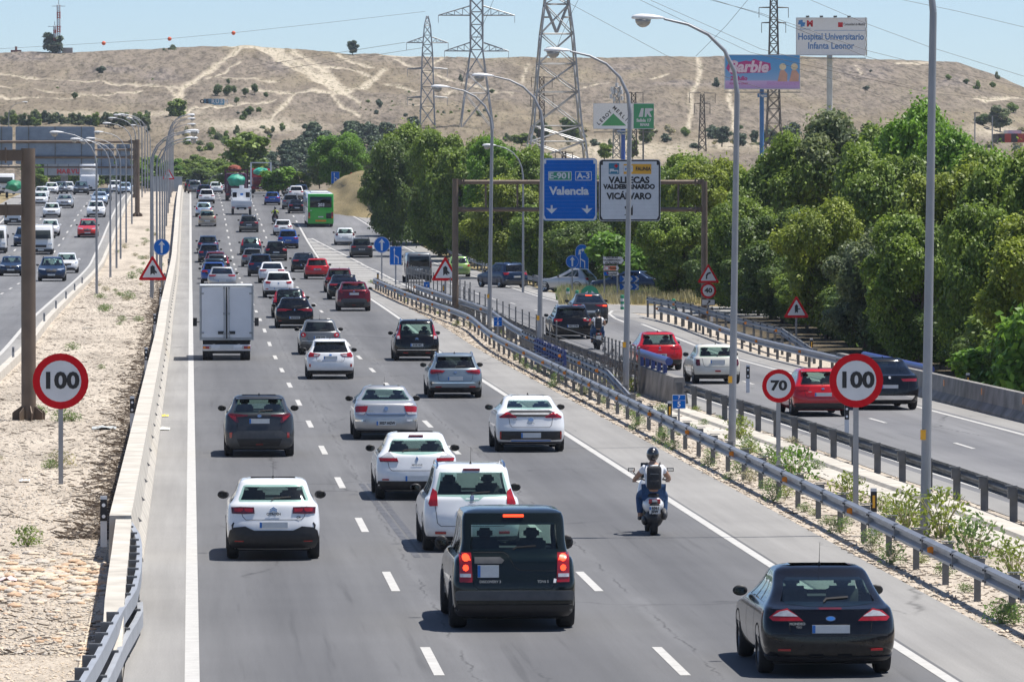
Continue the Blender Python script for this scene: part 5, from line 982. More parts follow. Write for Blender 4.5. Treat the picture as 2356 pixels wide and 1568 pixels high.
b = MB(); b.sweep(gpath(lambda y: -7.02, 55, 800, 4), [(-.16, -.1), (-.14, .30), (.12, .30), (.16, -.1)], closed=True); setp(b.build('concrete_kerb', M_conc), 'low concrete kerb along the near edge of the left carriageway', 'kerb')
t = empty('concrete_wall', (-1.5, 76, 0), 'cream concrete wall end beside the start of the bent guardrail', 'wall')
b = MB(); b.sweep([Vector((.22, 28.9, 0)), Vector((.27, 20, 0)), Vector((.30, 13, 0)), Vector((.33, 8, -.0)), Vector((.34, 4, -.45))], [(-.20, -.1), (-.19, .80), (.10, .80), (.16, -.1)], closed=True); b.build('wall_block', M_conc, t)
# bent double rail at the bottom left
pth = [(302, 1200, 124.3), (312, 1216, 127), (323, 1235, 130), (326, 1266, 135), (324, 1311, 142.6), (313, 1358, 150.3), (276, 1415, 159.7), (238, 1493, 172.5), (194, 1568, 184.9), (140, 1660, 200), (60, 1800, 222)]
pts = []
for u, v, s_ in pth: y = F / s_; pts.append(Vector((gx(u, y), y, 0)))
guardrail(pts, 'pale bent double guardrail at the bottom left corner in front of the cream wall', h=.78, side=1, step=1.9, refl=0, low=False, m=M_pale, fat=1, top=False)
p2 = [p + Vector((.10, -.0, -.0)) for p in pts[5:]]; guardrail([pts[4] + Vector((.02, 0, -.18))] + p2, 'lower rail of the bent double guardrail', h=.44, side=1, step=3.8, refl=0, top=False, m=M_pale, fat=1)
# delineator posts
def delineator(loc, label, dots=True, h=.95, grp=None):
    t = empty('marker_post', loc, label, 'marker post', grp); b = MB(); b.box((0, 0, h / 2), (.12, .05, h)); b.build('post', M_swhite, t); b = MB(); b.box((0, -.028, h * .72), (.125, .008, h * .42)); bd = b.build('black_band', M['ink'], t)
    if dots:
        for z in (.60, .82): b = MB(); b.cyl((0, -.034, h * z), (0, -.039, h * z), .035, n=10); b.build('reflector', M['white'], bd)
    else: b = MB(); b.box((0, -.035, h * .72), (.05, .006, h * .26)); b.build('reflector', M_syel, bd)
for u, y, lab in [(277, 106, 'black banded marker post with two white dots nearest on the cream barrier'), (327, 158, 'second black banded marker post on the cream barrier from the camera'), (354, 208, 'third marker post on the cream barrier from the camera'), (369, 258, 'fourth marker post on the cream barrier from the camera'), (378, 308, 'fifth marker post on the cream barrier'), (384, 358, 'sixth marker post on the cream barrier, below the round blue arrow'), (391, 420, 'farthest marker post on the cream barrier')]:
    delineator((-1.62, y, rz(y) + .22), lab, grp='marker posts on the cream barrier')
for u, v, lab in [(1540, 1000, 'black and yellow marker post left of the small blue seven-five plate'), (2009, 1232, 'black and yellow marker post right of the pole of the hundred sign'), (1262, 850, 'black and yellow marker post beside the blue barrier section'), (1336, 672, 'black and yellow marker post by the small silver car'), (1637, 750, 'black and yellow marker post left of the outer rail start'), (1866, 832, 'black and yellow marker post right of the side-road warning sign'), (2226, 925, 'black and yellow marker post behind the concrete barrier'), (869, 660, 'black and yellow marker post at the gore nose'), (1020, 690, 'black and yellow marker post under the right priority triangle')]: delineator(gp(u, v), lab, False)
for u, v, lab in [(1936, 1000, 'marker post with white dots and a five below the red hatchback'), (1712, 900, 'marker post with white dots hidden by the slip road guardrail')]: delineator(gp(u, v) - Vector((0, 1.2, 0)), lab)
for k in range(9):
    y = 178 + k * 24; t = empty('marker_post', (-7.02, y, rz(y) + .3), 'small metal marker plate standing on the low kerb of the left carriageway', 'marker post', 'plates on the low kerb'); b = MB(); b.box((0, 0, .2), (.10, .03, .42)); b.build('post', M_galv, t); b = MB(); b.box((0, -.018, .28), (.03, .006, .14)); b.build('reflector', M['ink'], t)
# ---------------------------------------------------------------- street lamps
def lamp_meshes(h, reach, r, dirx):
    k = reach / 2.85; z0 = h - 2.05; P = [(0, 0, -.1), (0, 0, z0 * .5), (0, 0, z0), (dirx * .08, 0, z0 + .6), (dirx * .35 * k, 0, z0 + 1.15), (dirx * .8 * k, 0, z0 + 1.58), (dirx * 1.35 * k, 0, z0 + 1.84), (dirx * 2.0 * k, 0, z0 + 1.98)]
    b = MB(); b.tube(P[:3], [r, r * .85, r * .68], 10); pole = b.data('pole', M_pole, 60); b = MB(); b.tube(P[2:], [r * .68, r * .55, r * .48, r * .42, r * .36, r * .30], 8); arm = b.data('arm', M_pole, 60)
    bm = bmesh.new(); bmesh.ops.create_uvsphere(bm, u_segments=16, v_segments=8, radius=1); xe = dirx * (2.0 * k + .42)
    for v in bm.verts: tt = (v.co.x + 1) / 2; v.co = Vector((xe - dirx * v.co.x * -.46, v.co.y * .17 * (.55 + .6 * tt), z0 + 2.0 + max(v.co.z, -.25) * .12 * (.6 + .6 * tt)))
    hd = bpy.data.meshes.new('lamp_head'); bm.to_mesh(hd); bm.free(); hd.shade_smooth(); hd.materials.append(M_lampw)
    bm = bmesh.new(); bmesh.ops.create_uvsphere(bm, u_segments=14, v_segments=8, radius=1)
    for v in bm.verts: v.co = Vector((xe + dirx * .14 + v.co.x * .22, v.co.y * .15, z0 + 1.96 + min(0, v.co.z) * .22))
    bw = bpy.data.meshes.new('lamp_bowl'); bm.to_mesh(bw); bm.free(); bw.shade_smooth(); bw.materials.append(M_bowl); return pole, arm, hd, bw
LMR = lamp_meshes(11.6, 2.85, .105, -1); LML = lamp_meshes(9.95, 2.85, .085, -1); LMB = lamp_meshes(9.95, 2.85, .085, 1); LMS = lamp_meshes(9.2, 2.4, .08, -1)
def lamp(loc, ms, label, grp, lean=0):
    t = empty('street_lamp', loc, label, 'street lamp', grp); t.rotation_euler = (0, lean, 0); link_mesh('pole', ms[0], t); link_mesh('arm', ms[1], t); h = link_mesh('lamp_head', ms[2], t); link_mesh('lamp_bowl', ms[3], h); 
    b = None; return t
for i, (u, v, lab) in enumerate([(2127, 1240, 'nearest tall street lamp at the right, its top cut by the photo edge'), (1683, 1035, 'second tall street lamp, whose arm ends above the white hospital sign'), (1439, 925, 'third tall street lamp, its pole crossing the white overhead sign'), (1240, 840, 'fourth tall street lamp, touching the left edge of the blue overhead sign'), (1125, 775, 'fifth tall street lamp between the gantry post and the blue overhead sign')]):
    g = gp(u, v, -.1); t = lamp(g, LMR, lab, 'tall street lamps on the verge', .014); t.scale.z = 1.10 if i == 0 else 1; b = MB(); b.box((-.08, -.08, 1.9), (.1, .08, .18)); b.build('number_tag', M_syel, t)
lamp(gp(1203, 672), LMS, 'thin street lamp in front of the trees left of the blue overhead sign', None)
rowA = [(224, 350), (250, 410), (268, 444), (281, 470), (294, 511), (303, 561), (0, 600), (0, 640), (0, 680), (0, 725), (0, 770), (0, 820)]
for i, (u, y) in enumerate(rowA): lamp((-5.75, y, rz(y)), LML, ('street lamp %s in the row of left-facing lamps on the median, counted from the camera' % ['nearest', 'second', 'third', 'fourth', 'fifth', 'sixth', 'seventh', 'eighth', 'ninth', 'tenth', 'eleventh', 'farthest'][i]), 'left-facing median lamps')
rowB = [339, 352, 396, 436, 475, 515, 555, 597, 640, 684, 730, 780]
for i, y in enumerate(rowB): lamp((-2.33, y, rz(y)), LMB, ('street lamp %s in the row of right-facing lamps on the median, counted from the camera' % ['nearest', 'second', 'third', 'fourth', 'fifth', 'sixth', 'seventh', 'eighth', 'ninth', 'tenth', 'eleventh', 'farthest'][i]), 'right-facing median lamps')
for i, (u, v) in enumerate([(477, 400), (490, 403), (520, 410), (545, 412), (20, 235)]):
    y = 860; p = at(u, v, y); lamp(Vector((p.x, y, p.z - 9.9)), LMB, ['lamp head showing above the crest left of the trucks', 'second lamp head above the crest left of the trucks', 'third lamp head above the crest', 'fourth lamp head above the crest beside the aubergine lorry', 'lone lamp on the slope at the far left'][i], 'lamps beyond the crest')
# ---------------------------------------------------------------- signs
def ngon(cx, cz, r, n=28, a0=0): return [(cx + r * math.cos(a0 + 2 * math.pi * i / n), cz + r * math.sin(a0 + 2 * math.pi * i / n)) for i in range(n)]
def rrect(w_, h_, r, cx=0, cz=0, n=4):
    out = []
    for sx_, sz, a0 in ((1, 1, 0), (-1, 1, 90), (-1, -1, 180), (1, -1, 270)):
        for i in range(n + 1): a = R(a0 + 90 * i / n); out.append((cx + sx_ * (w_ / 2 - r) + r * math.cos(a), cz + sz * (h_ / 2 - r) + r * math.sin(a)))
    return out
def rtri(w_, r, cz=0, n=4):
    hh = w_ * math.sqrt(3) / 2; c = [(0, hh * .62), (-w_ / 2, -hh * .38), (w_ / 2, -hh * .38)]; out = []; rr_ = r
    cc = [(0, hh * .62 - 2 * rr_), (-w_ / 2 + rr_ * 1.73, -hh * .38 + rr_), (w_ / 2 - rr_ * 1.73, -hh * .38 + rr_)]
    for (x, z), a0 in zip(cc, (30, 150, 270)):
        for i in range(n + 1): a = R(a0 + 120 * i / n); out.append((x + rr_ * math.cos(a), z + rr_ * math.sin(a) + cz))
    return out
def flat(poly, y, m, name, parent, th=.004, zoff=0): b = MB(); b.prism([(x, z + zoff) for x, z in poly], y, y + th); return b.build(name, m, parent)
ARR = [(0, .40), (.20, .12), (.07, .16), (.055, -.38), (-.055, -.38), (-.07, .16), (-.20, .12)]
def put_sign(t, kind, z, sz, txt=None):
    """mounts one board centred at height z on sign t (front towards the camera)"""
    if kind in ('limit', 'blueround', 'greenround'):
        r = sz / 2; bd = flat(ngon(0, z, r), -.07, {'limit': M_sred, 'blueround': M_sblue, 'greenround': M_sgreen}[kind], 'board', t, .02)
        if kind == 'limit': d = flat(ngon(0, z, r * .74), -.076, M_swhite, 'white_disc', bd); link_mesh('lettering', fit(txt, sz * .40, M['ink'], sz * (.60 if len(txt) == 3 else .50), sz * .016), bd, (0, -.082, z))
        elif kind == 'blueround':
            flat([(x * math.cos(a) for x in (0,)) for a in ()] or ngon(0, z, r * .97), -.0715, M_swhite, 'border', bd, .001); flat(ngon(0, z, r * .93), -.075, M_sblue, 'field', bd, .003)
            if txt == 'turn': b = MB(); b.prism([(-r * .55, z - r * .6), (-r * .35, z - r * .6), (-r * .30, z - r * .05), (r * .05, z + r * .05), (r * .05, z - r * .15), (r * .55, z + r * .12), (r * .05, z + r * .42), (r * .05, z + r * .25), (-r * .45, z + r * .15)], -.082, -.076); b.build('arrow', M_swhite, bd)
            else: flat([(x * sz * 1.0, zz * sz * .95) for x, zz in ARR], -.082, M_swhite, 'arrow', bd, .004, z)
        else: flat([(x * sz, zz * sz) for x, zz in [(-.5, -.1), (-.1, .22), (-.1, -.1)]], -.08, M_swhite, 'chevron', bd, .004, z); flat([(x * sz, zz * sz) for x, zz in [(.5, -.1), (.1, .22), (.1, -.1)]], -.08, M_swhite, 'chevron', bd, .004, z)
    elif kind == 'tri':
        bd = flat(rtri(sz, sz * .045, z), -.07, M_sred, 'board', t, .02); flat(rtri(sz * .70, sz * .02, z - .005), -.078, M_swhite, 'white_panel', bd, .006); q = sz
        if txt == 'merge': flat([(x * q, zz * q + z) for x, zz in [(-.075, -.15), (0, -.09), (.075, -.15), (.075, -.06), (.12, -.10), (.16, -.06), (.075, .03), (.075, .13), (0, .19), (-.075, .13)]], -.084, M['ink'], 'symbol', bd)
        elif txt == 'side': flat([(x * q, zz * q + z) for x, zz in [(-.06, -.15), (0, -.10), (.06, -.15), (.06, -.01), (.15, -.01), (.15, .025), (.06, .025), (.06, .13), (0, .19), (-.06, .13)]], -.084, M['ink'], 'symbol', bd)
        elif txt == 'curve': b = MB(); P_ = [(-.09, -.15), (-.09, -.05), (-.05, .05), (.03, .11), (.11, .12)]; b.sweep([(x * q, 0, 0) for x, _ in P_[:1]] + [], [(0, 0)]) if False else b.prism([(x * q, zz * q + z) for x, zz in [(-.12, -.16), (-.055, -.16), (-.05, -.03), (0, .05), (.10, .085), (.12, .13), (.06, .15), (-.05, .11), (-.11, .02)]], -.084, -.08); b.build('symbol', M['ink'], bd)
        elif txt == 'narrow': 
            for sg in (-1, 1): flat([(sg * x * q, zz * q + z) for x, zz in [(.03, -.14), (.07, -.14), (.06, 0), (.03, .12), (.01, .12), (.03, 0)]][::sg], -.084, M['ink'], 'symbol', bd)
        else: flat([(x * q, zz * q + z) for x, zz in [(-.13, -.02), (-.10, .05), (.0, .11), (.08, .06), (.11, -.02), (.04, -.04), (.13, -.10), (-.1, -.12), (-.02, -.05)]], -.084, M['ink'], 'symbol', bd)
    elif kind == 'lane':
        w_, h_ = sz; bd = flat(rrect(w_, h_, .04, 0, z), -.07, M_swhite, 'board', t, .02); flat(rrect(w_ * .95, h_ * .97, .03, 0, z), -.076, M_sblue, 'field', bd, .005); b = MB(); a = w_; e = h_
        b.prism([(-.14 * a, z - .43 * e), (-.09 * a, z - .43 * e), (-.09 * a, z + .28 * e), (-.04 * a, z + .28 * e), (-.115 * a, z + .43 * e), (-.19 * a, z + .28 * e), (-.14 * a, z + .28 * e)], -.082, -.076); b.prism([(-.11 * a, z + .06 * e), (-.11 * a, z - .0 * e), (.18 * a, z - .13 * e), (.18 * a, z - .43 * e), (.24 * a, z - .43 * e), (.24 * a, z - .08 * e)], -.083, -.0765); b.build('arrow', M_swhite, bd)
    elif kind == 'km':
        w_, h_ = sz; bd = flat(rrect(w_, h_, .03, 0, z), -.07, M_swhite, 'board', t, .02); b = MB(); b.prism(rrect(w_ * .93, h_ * .34, .02, 0, z + h_ * .28), -.076, -.071); b.build('field', M_sblue, bd); b = MB(); b.prism(rrect(w_ * .93, h_ * .54, .02, 0, z - h_ * .19), -.0765, -.0705); b.build('field', M_sblue, bd)
        a, c = txt.split('|'); link_mesh('lettering', text_mesh(c, h_ * .52, M['white'], .004), bd, (0, -.08, z - h_ * .19))
        if a: link_mesh('lettering', text_mesh(a, h_ * .30, M['white'], .003), bd, (0, -.08, z + h_ * .28))
def sign(u, v, items, label, postr=.045, posth=None, y=None, dz=-.08, two=0):
    g = gp(u, v, dz) if y is None else Vector((gx(u, y), y, rz(y) + dz)); s_ = F / g.y; t = empty('road_sign', g, label, 'road sign'); zt = 0
    for kind, cv, szp, txt in items:
        z = H + (VV - cv) / s_ - g.z; sz = szp / s_ if not isinstance(szp, tuple) else (szp[0] / s_, szp[1] / s_); put_sign(t, kind, z, sz, txt); zt = max(zt, z)
    b = MB()
    for x in ([-two, two] if two else [0]): b.box((x, 0, zt / 2 + .05), (postr * 2, postr * 1.2, zt + .1))
    b.build('post', M_pole, t); return t
sign(140, 1120, [('limit', 875, 128, '100')], 'large round hundred limit sign on the sandy median', .055)
sign(1968, 1190, [('limit', 877, 125, '100')], 'large round hundred limit sign on the verge at the right', .055)
sign(1790, 1101, [('limit', 889, 77, '70')], 'smaller round seventy limit sign between second and nearest tall lamp', .05)
sign(1561, 993, [('km', 925, (31, 33), '7|5')], 'small blue plate reading seven and five on the verge', .03)
sign(1145, 800, [('km', 740, (20, 22), '7|6')], 'small blue plate reading six beside the fifth tall lamp', .03)
sign(981, 695, [('km', 655, (14, 14), '|7')], 'small blue plate reading seven left of the right priority triangle', .03)
sign(351, 689, [('tri', 622, 67, 'merge')], 'red triangle with merging arrow on the median in front of the lamps', .05)
sign(372, 668, [('blueround', 568, 38, '')], 'round blue straight-ahead arrow sign above the triangle on the median', .045)
sign(387, 470, [('tri', 403, 30, 'slip')], 'distant red triangle between the two rows of median lamps', .045)
sign(878, 645, [('blueround', 563, 37, '')], 'round blue straight-ahead arrow sign at the gore nose', .045)
sign(910, 658, [('lane', 588, (28, 43), '')], 'blue rectangular lane-split sign right of the round blue sign at the gore', .05)
sign(1024, 704, [('tri', 624, 66, 'merge')], 'red triangle with merging arrow beside the left gantry post', .05)
b_ = sign(1629, 729, [('tri', 634, 52, 'curve'), ('limit', 669, 36, '40')], 'red bend triangle over a forty limit in front of the right gantry post', .05, y=gp(1620, 731).y - 3)
s_ = F / b_.location.y; z_ = H + (VV - 696) / s_ - b_.location.z; bd = flat(rrect(31 / s_, 14 / s_, .02, 0, z_), -.07, M['ink'], 'board', b_, .02); flat(rrect(29 / s_, 12 / s_, .02, 0, z_), -.076, M_swhite, 'white_panel', bd, .005); flat([(-.09, z_ - .09), (-.05, z_ - .11), (.05, z_ + .0), (.09, z_ - .04), (.11, z_ + .10), (-.03, z_ + .08), (.01, z_ + .04)], -.083, M['ink'], 'arrow', bd)
sign(1831, 800, [('tri', 712, 60, 'side')], 'red triangle with side-road symbol in front of the dark trees', .045)
sign(1110, 632, [('limit', 563, 25, '70')], 'small round seventy limit sign in front of the trees right of the gantry post', .045)
sign(886, 508, [('lane', 461, (20, 29), '')], 'small blue lane-split sign beside the outer guardrail of the slip road', .045)
t = sign(771, 465, [('lane', 409, (19, 27), '')], 'small blue motorway information sign above the bus', .045)
sign(808, 470, [('tri', 413, 33, 'slip'), ('lane', 441, (11, 16), '')], 'slippery road triangle above a small blue plate on the mound side', .04)
sign(836, 486, [('tri', 428, 25, 'narrow')], 'road narrows triangle right of the slippery road triangle', .04)
sign(1338, 672, [('blueround', 577, 30, 'turn'), ('lane', 597, (31, 46), '')], 'blue lane sign with a round right-turn sign showing above it', .04)
sign(1316, 690, [('blueround', 602, 30, '')], 'round blue straight-ahead sign left of the blue lane sign on the island', .04)
sign(950, 555, [('km', 533, (10, 11), '|6')], 'tiny blue plate beside the outer guardrail under the first dark tree', .025)
sign(1166, 650, [('km', 608, (13, 9), '|7')], 'tiny blue plate behind the turning dark crossover', .025)
# fingerpost
g = gp(1405, 692); s_ = F / g.y; t = empty('direction_sign', g, 'white fingerpost boards with arrows on two posts on the grassy island', 'road sign'); zc = lambda v: H + (VV - v) / s_ - g.z
for x in (1390 - 1405, 1420 - 1405): b = MB(); b.box((x / s_, .03, zc(600) / 2), (.09, .06, zc(600))); b.build('post', M_pole, t)
for (u0, u1, vc, hp_, txts) in [(1386, 1436, 599, 18, ['VALLECAS', 'VALDEBERNARDO', 'VICÁLVARO']), (1387, 1425, 617, 13, ['Faunia']), (1387, 1425, 630, 10, ['hospital'])]:
    x0, x1 = (u0 - 1405) / s_, (u1 - 1405) / s_; hh = hp_ / s_ / 2; z = zc(vc); tp = hh * .8; po = lambda i: [(x0 + i, z - hh + i), (x1 - tp, z - hh + i), (x1 - i * 1.4, z), (x1 - tp, z + hh - i), (x0 + i, z + hh - i)]
    bd = flat(po(0), -.06, M['ink'], 'board', t, .03); flat(po(.02), -.066, M_swhite, 'white_panel', bd, .005)
    if len(txts) == 3:
        for i, q in enumerate(txts): link_mesh('lettering', text_mesh(q, .15 if i != 1 else .12, M['ink'], .006), bd, ((x0 + x1) / 2 - .1, -.07, z + (1 - i) * .155))
    elif txts[0] == 'Faunia': flat([(x0 + .08, z - .12), (x0 + .32, z - .12), (x0 + .32, z + .12), (x0 + .08, z + .12)], -.072, M_sred, 'logo_field', bd); flat([(x0 + .11, z - .09), (x0 + .29, z - .09), (x0 + .29, z + .09), (x0 + .11, z + .09)], -.078, M_swhite, 'logo_field', bd); flat([(x0 + .36, z - .12), (x1 - .22, z - .12), (x1 - .22, z + .12), (x0 + .36, z + .12)], -.072, M_sorange, 'orange_field', bd); link_mesh('lettering', text_mesh('Faunia', .17, M['ink'], .006), bd, ((x0 + x1) / 2 + .08, -.077, z))
    else: flat([(x0 + .04, z - .10), (x0 + .30, z - .10), (x0 + .30, z + .10), (x0 + .04, z + .10)], -.072, M_sblue, 'hospital_symbol', bd); flat([(x0 + .2, z + .0), (x0 + .27, z + .0), (x0 + .27, z + .07), (x0 + .2, z + .07)], -.077, M_sred, 'red_cross', bd); link_mesh('lettering', text_mesh('hospital', .17, M['ink'], .006), bd, ((x0 + x1) / 2 + .05, -.072, z))
# chevron board
g = gp(1449, 690); s_ = F / g.y; t = empty('chevron_board', g, 'blue and white chevron boards in two rows in front of the dark blue saloon', 'road sign'); zc = lambda v: H + (VV - v) / s_ - g.z
b = MB(); b.box((10 / s_, .03, zc(640) / 2), (.08, .06, zc(640))); b.build('post', M_pole, t)
for vc in (642, 660):
    z = zc(vc); w_ = 44 / s_; hh = 14 / s_; bd = flat(rrect(w_, hh, .03, -2 / s_, z), -.05, M_sblue, 'board', t, .03)
    for k in range(3): x = -2 / s_ - w_ / 2 + .12 + k * w_ / 3; flat([(x, z - hh * .46), (x + .13, z - hh * .46), (x + .28, z), (x + .13, z + hh * .46), (x, z + hh * .46), (x + .15, z)], -.056, M_swhite, 'chevron', bd)
g = gp(1356, 700); s_ = F / g.y; t = empty('road_sign', g, 'round green sign with white arrow halves half hidden by the braking dark coupe', 'road sign'); put_sign(t, 'greenround', .55, 42 / s_, ''); b = MB(); b.box((0, 0, .2), (.1, .06, .5)); b.build('post', M_pole, t)
for u, v, lab in [(1306, 694, 'green and white striped bollard left of the round green sign'), (1327, 700, 'green and white striped bollard touching the round green sign'), (1549, 722, 'green and white striped bollard left of the outer rail start'), (1431, 712, 'green and white striped bollard behind the third tall lamp')]:
    t = empty('bollard', gp(u, v), lab, 'bollard')
    for k in range(5): b = MB(); b.cyl((0, 0, k * .15), (0, 0, k * .15 + .149), .10, .10, 10); b.build('band', M_sgreen if k % 2 == 0 else M_swhite, t, 50)
    b = MB(); b.lathe([(.10, .75), (.08, .79), (0, .80)], 10, 'z'); b.build('cap', M_sgreen, t, 50)
# ---------------------------------------------------------------- gantries
YG = gp(1620, 731).y; sg_ = F / YG; zg = lambda v: H + (VV - v) / sg_
x0, x1 = gx(1047, YG), gx(1620, YG); t = empty('sign_gantry', (x0, YG, rz(YG)), 'brown sign gantry spanning the slip road, carrying the blue and the white overhead signs', 'sign gantry'); z0 = rz(YG)
for x, top in ((x0, zg(411)), (x1, zg(417))): b = MB(); b.cyl((x - x0, 0, -.2), (x - x0, 0, top - z0), .17, .15, 14); b.build('post', M_brown, t, 50)
for vv in (419, 482): b = MB(); b.cyl((.35, 0, zg(vv) - z0), (x1 - x0 - .35, 0, zg(vv) - z0), .11, .11, 12); b.build('beam', M_brown, t, 50)
for vv in (419, 482):
    for xx, d in ((0, 1), (x1 - x0, -1)): b = MB(); b.mesh([(xx, .0, zg(vv) - z0 + .14), (xx + d * .5, 0, zg(vv) - z0 + .12), (xx + d * .75, 0, zg(vv) - z0), (xx + d * .5, 0, zg(vv) - z0 - .12), (xx, 0, zg(vv) - z0 - .14)] + [(xx, .1, zg(vv) - z0 + .14), (xx + d * .5, .1, zg(vv) - z0 + .12), (xx + d * .75, .1, zg(vv) - z0), (xx + d * .5, .1, zg(vv) - z0 - .12), (xx, .1, zg(vv) - z0 - .14)], [(0, 1, 2, 3, 4), (9, 8, 7, 6, 5), (0, 5, 6, 1), (1, 6, 7, 2), (2, 7, 8, 3), (3, 8, 9, 4)]); b.box((xx + d * .45, .05, zg(vv) - z0), (.04, .3, .42)); b.build('bracket', M_brown, t)
for uu in (1117, 1190, 1241, 1378, 1560): b = MB(); x = gx(uu, YG) - x0; b.cyl((x, 0, zg(482) - z0), (x, 0, zg(419) - z0), .05, .05, 8); b.build('strut', M_brown, t)
def oversign(u0, u1, v0, v1, border, field, name):
    xa, xb, za, zb_ = gx(u0, YG) - x0, gx(u1, YG) - x0, zg(v1) - z0, zg(v0) - z0; cx, cz, w_, h_ = (xa + xb) / 2, (za + zb_) / 2, xb - xa, zb_ - za
    n = 16; bd = flat(rrect(w_, h_, .18, cx, cz), -.26, field, name, t, .04); flat(rrect(w_ * .985, h_ * .985, .17, cx, cz), -.266, border, 'border', bd, .004); fl = None
    for i in range(n):      # the sign is made of narrow aluminium planks
        a = cz - h_ * .47 + h_ * .94 * i / n; c = a + h_ * .94 / n - .002; ins = .10 if i in (0, n - 1) else 0; b = MB(); b.prism([(cx - w_ * .47 + ins, a), (cx + w_ * .47 - ins, a), (cx + w_ * .47 - (ins if i == n - 1 else 0), c), (cx - w_ * .47 + (ins if i == n - 1 else 0), c)] if i != 0 else [(cx - w_ * .47 + ins, a), (cx + w_ * .47 - ins, a), (cx + w_ * .47, c), (cx - w_ * .47, c)], -.272, -.262); b.build('plank', field, bd)
    return bd, cx, cz, w_, h_
bd, cx, cz, w_, h_ = oversign(1247, 1372, 364, 508, M_swhite, M_sblue, 'blue_sign')
px = 1 / sg_
def at2(u, v): return gx(u, YG) - x0, zg(v) - z0
x, z = at2(1287, 405); flat(rrect(54 * px, 21 * px, .03, x, z), -.280, M_swhite, 'road_number_border', bd); flat(rrect(51 * px, 18 * px, .02, x, z), -.286, M_sgreen, 'road_number_field', bd, .005); link_mesh('lettering', fit('E-901', 19 * px, M_swhite, 47 * px, .014), bd, (x, -.292, z))
x, z = at2(1341, 405); flat(rrect(38 * px, 21 * px, .03, x, z), -.280, M_swhite, 'road_number_border', bd); flat(rrect(35 * px, 18 * px, .02, x, z), -.286, M_sblue, 'road_number_field', bd, .005); link_mesh('lettering', fit('A-3', 19 * px, M_swhite, 30 * px, .014), bd, (x, -.292, z))
x, z = at2(1308, 440); link_mesh('lettering', fit('Valencia', 25 * px, M_swhite, 92 * px, .022), bd, (x, -.280, z))
for uu in (1268, 1349):
    x, z = at2(uu, 482); q = 13 * px; flat([(x - q * .17, z + q * .75), (x - q * .17, z + q * .1), (x - q, z + q * .25), (x, z - q * .75), (x + q, z + q * .25), (x + q * .17, z + q * .1), (x + q * .17, z + q * .75)], -.280, M_swhite, 'arrow', bd)
bd, cx, cz, w_, h_ = oversign(1377, 1518, 367, 509, M['ink'], M_swhite, 'white_sign')
x, z = at2(1411, 388); flat(rrect(24 * px, 25 * px, .02, x, z), -.280, pm('hospital teal', (.02, .18, .30), .4), 'hospital_symbol', bd)
for (dx, dz_, ww, hh, mm) in [(5, 6, 9, 3, M_sred), (5, 6, 3, 9, M_sred), (0, -5, 20, 3, M_swhite), (-9, -5, 2, 9, M_swhite), (9, -7, 2, 6, M_swhite), (-4, -2, 8, 3, M_swhite)]: flat([(x + (dx - ww / 2) * px, z + (dz_ - hh / 2) * px), (x + (dx + ww / 2) * px, z + (dz_ - hh / 2) * px), (x + (dx + ww / 2) * px, z + (dz_ + hh / 2) * px), (x + (dx - ww / 2) * px, z + (dz_ + hh / 2) * px)], -.287 - .0012 * abs(dx) - (.003 if ww < 4 else 0), mm, 'symbol', bd)
x, z = at2(1465, 389); flat(rrect(64 * px, 23 * px, .02, x, z), -.280, M_syel, 'yellow_field', bd); x, z = at2(1444, 388); flat(rrect(21 * px, 14 * px, .01, x, z), -.287, M_swhite, 'logo_field', bd)
for k in range(4): flat(ngon(x + (-6 + 4 * k) * px, z + (1 if k % 2 else -1) * px, 2 * px, 8), -.293, M['blue'], 'logo_dot', bd)
x, z = at2(1478, 389); link_mesh('lettering', fit('FAUNIA', 12 * px, M['ink'], 35 * px, .01), bd, (x, -.287, z))
for q, v, sz, wf in (('VALLECAS', 415, 20, 95), ('VALDEBERNARDO', 430, 14.5, 120), ('VICÁLVARO', 452, 20, 104)): x, z = at2(1446, v); link_mesh('lettering', fit(q, sz * px, M['ink'], wf * px, .02), bd, (x, -.280, z))
x, z = at2(1446, 484); q = 14 * px; flat([(x + q * .6, z + q * .9), (x + q * .6, z - q * .8), (x - q * .9, z - q * .8), (x - q * .2, z - q * .45), (x - q * .8, z + q * .55), (x - q * .4, z + q * .8), (x + q * .1, z - q * .1)], -.280, M['ink'], 'arrow', bd)
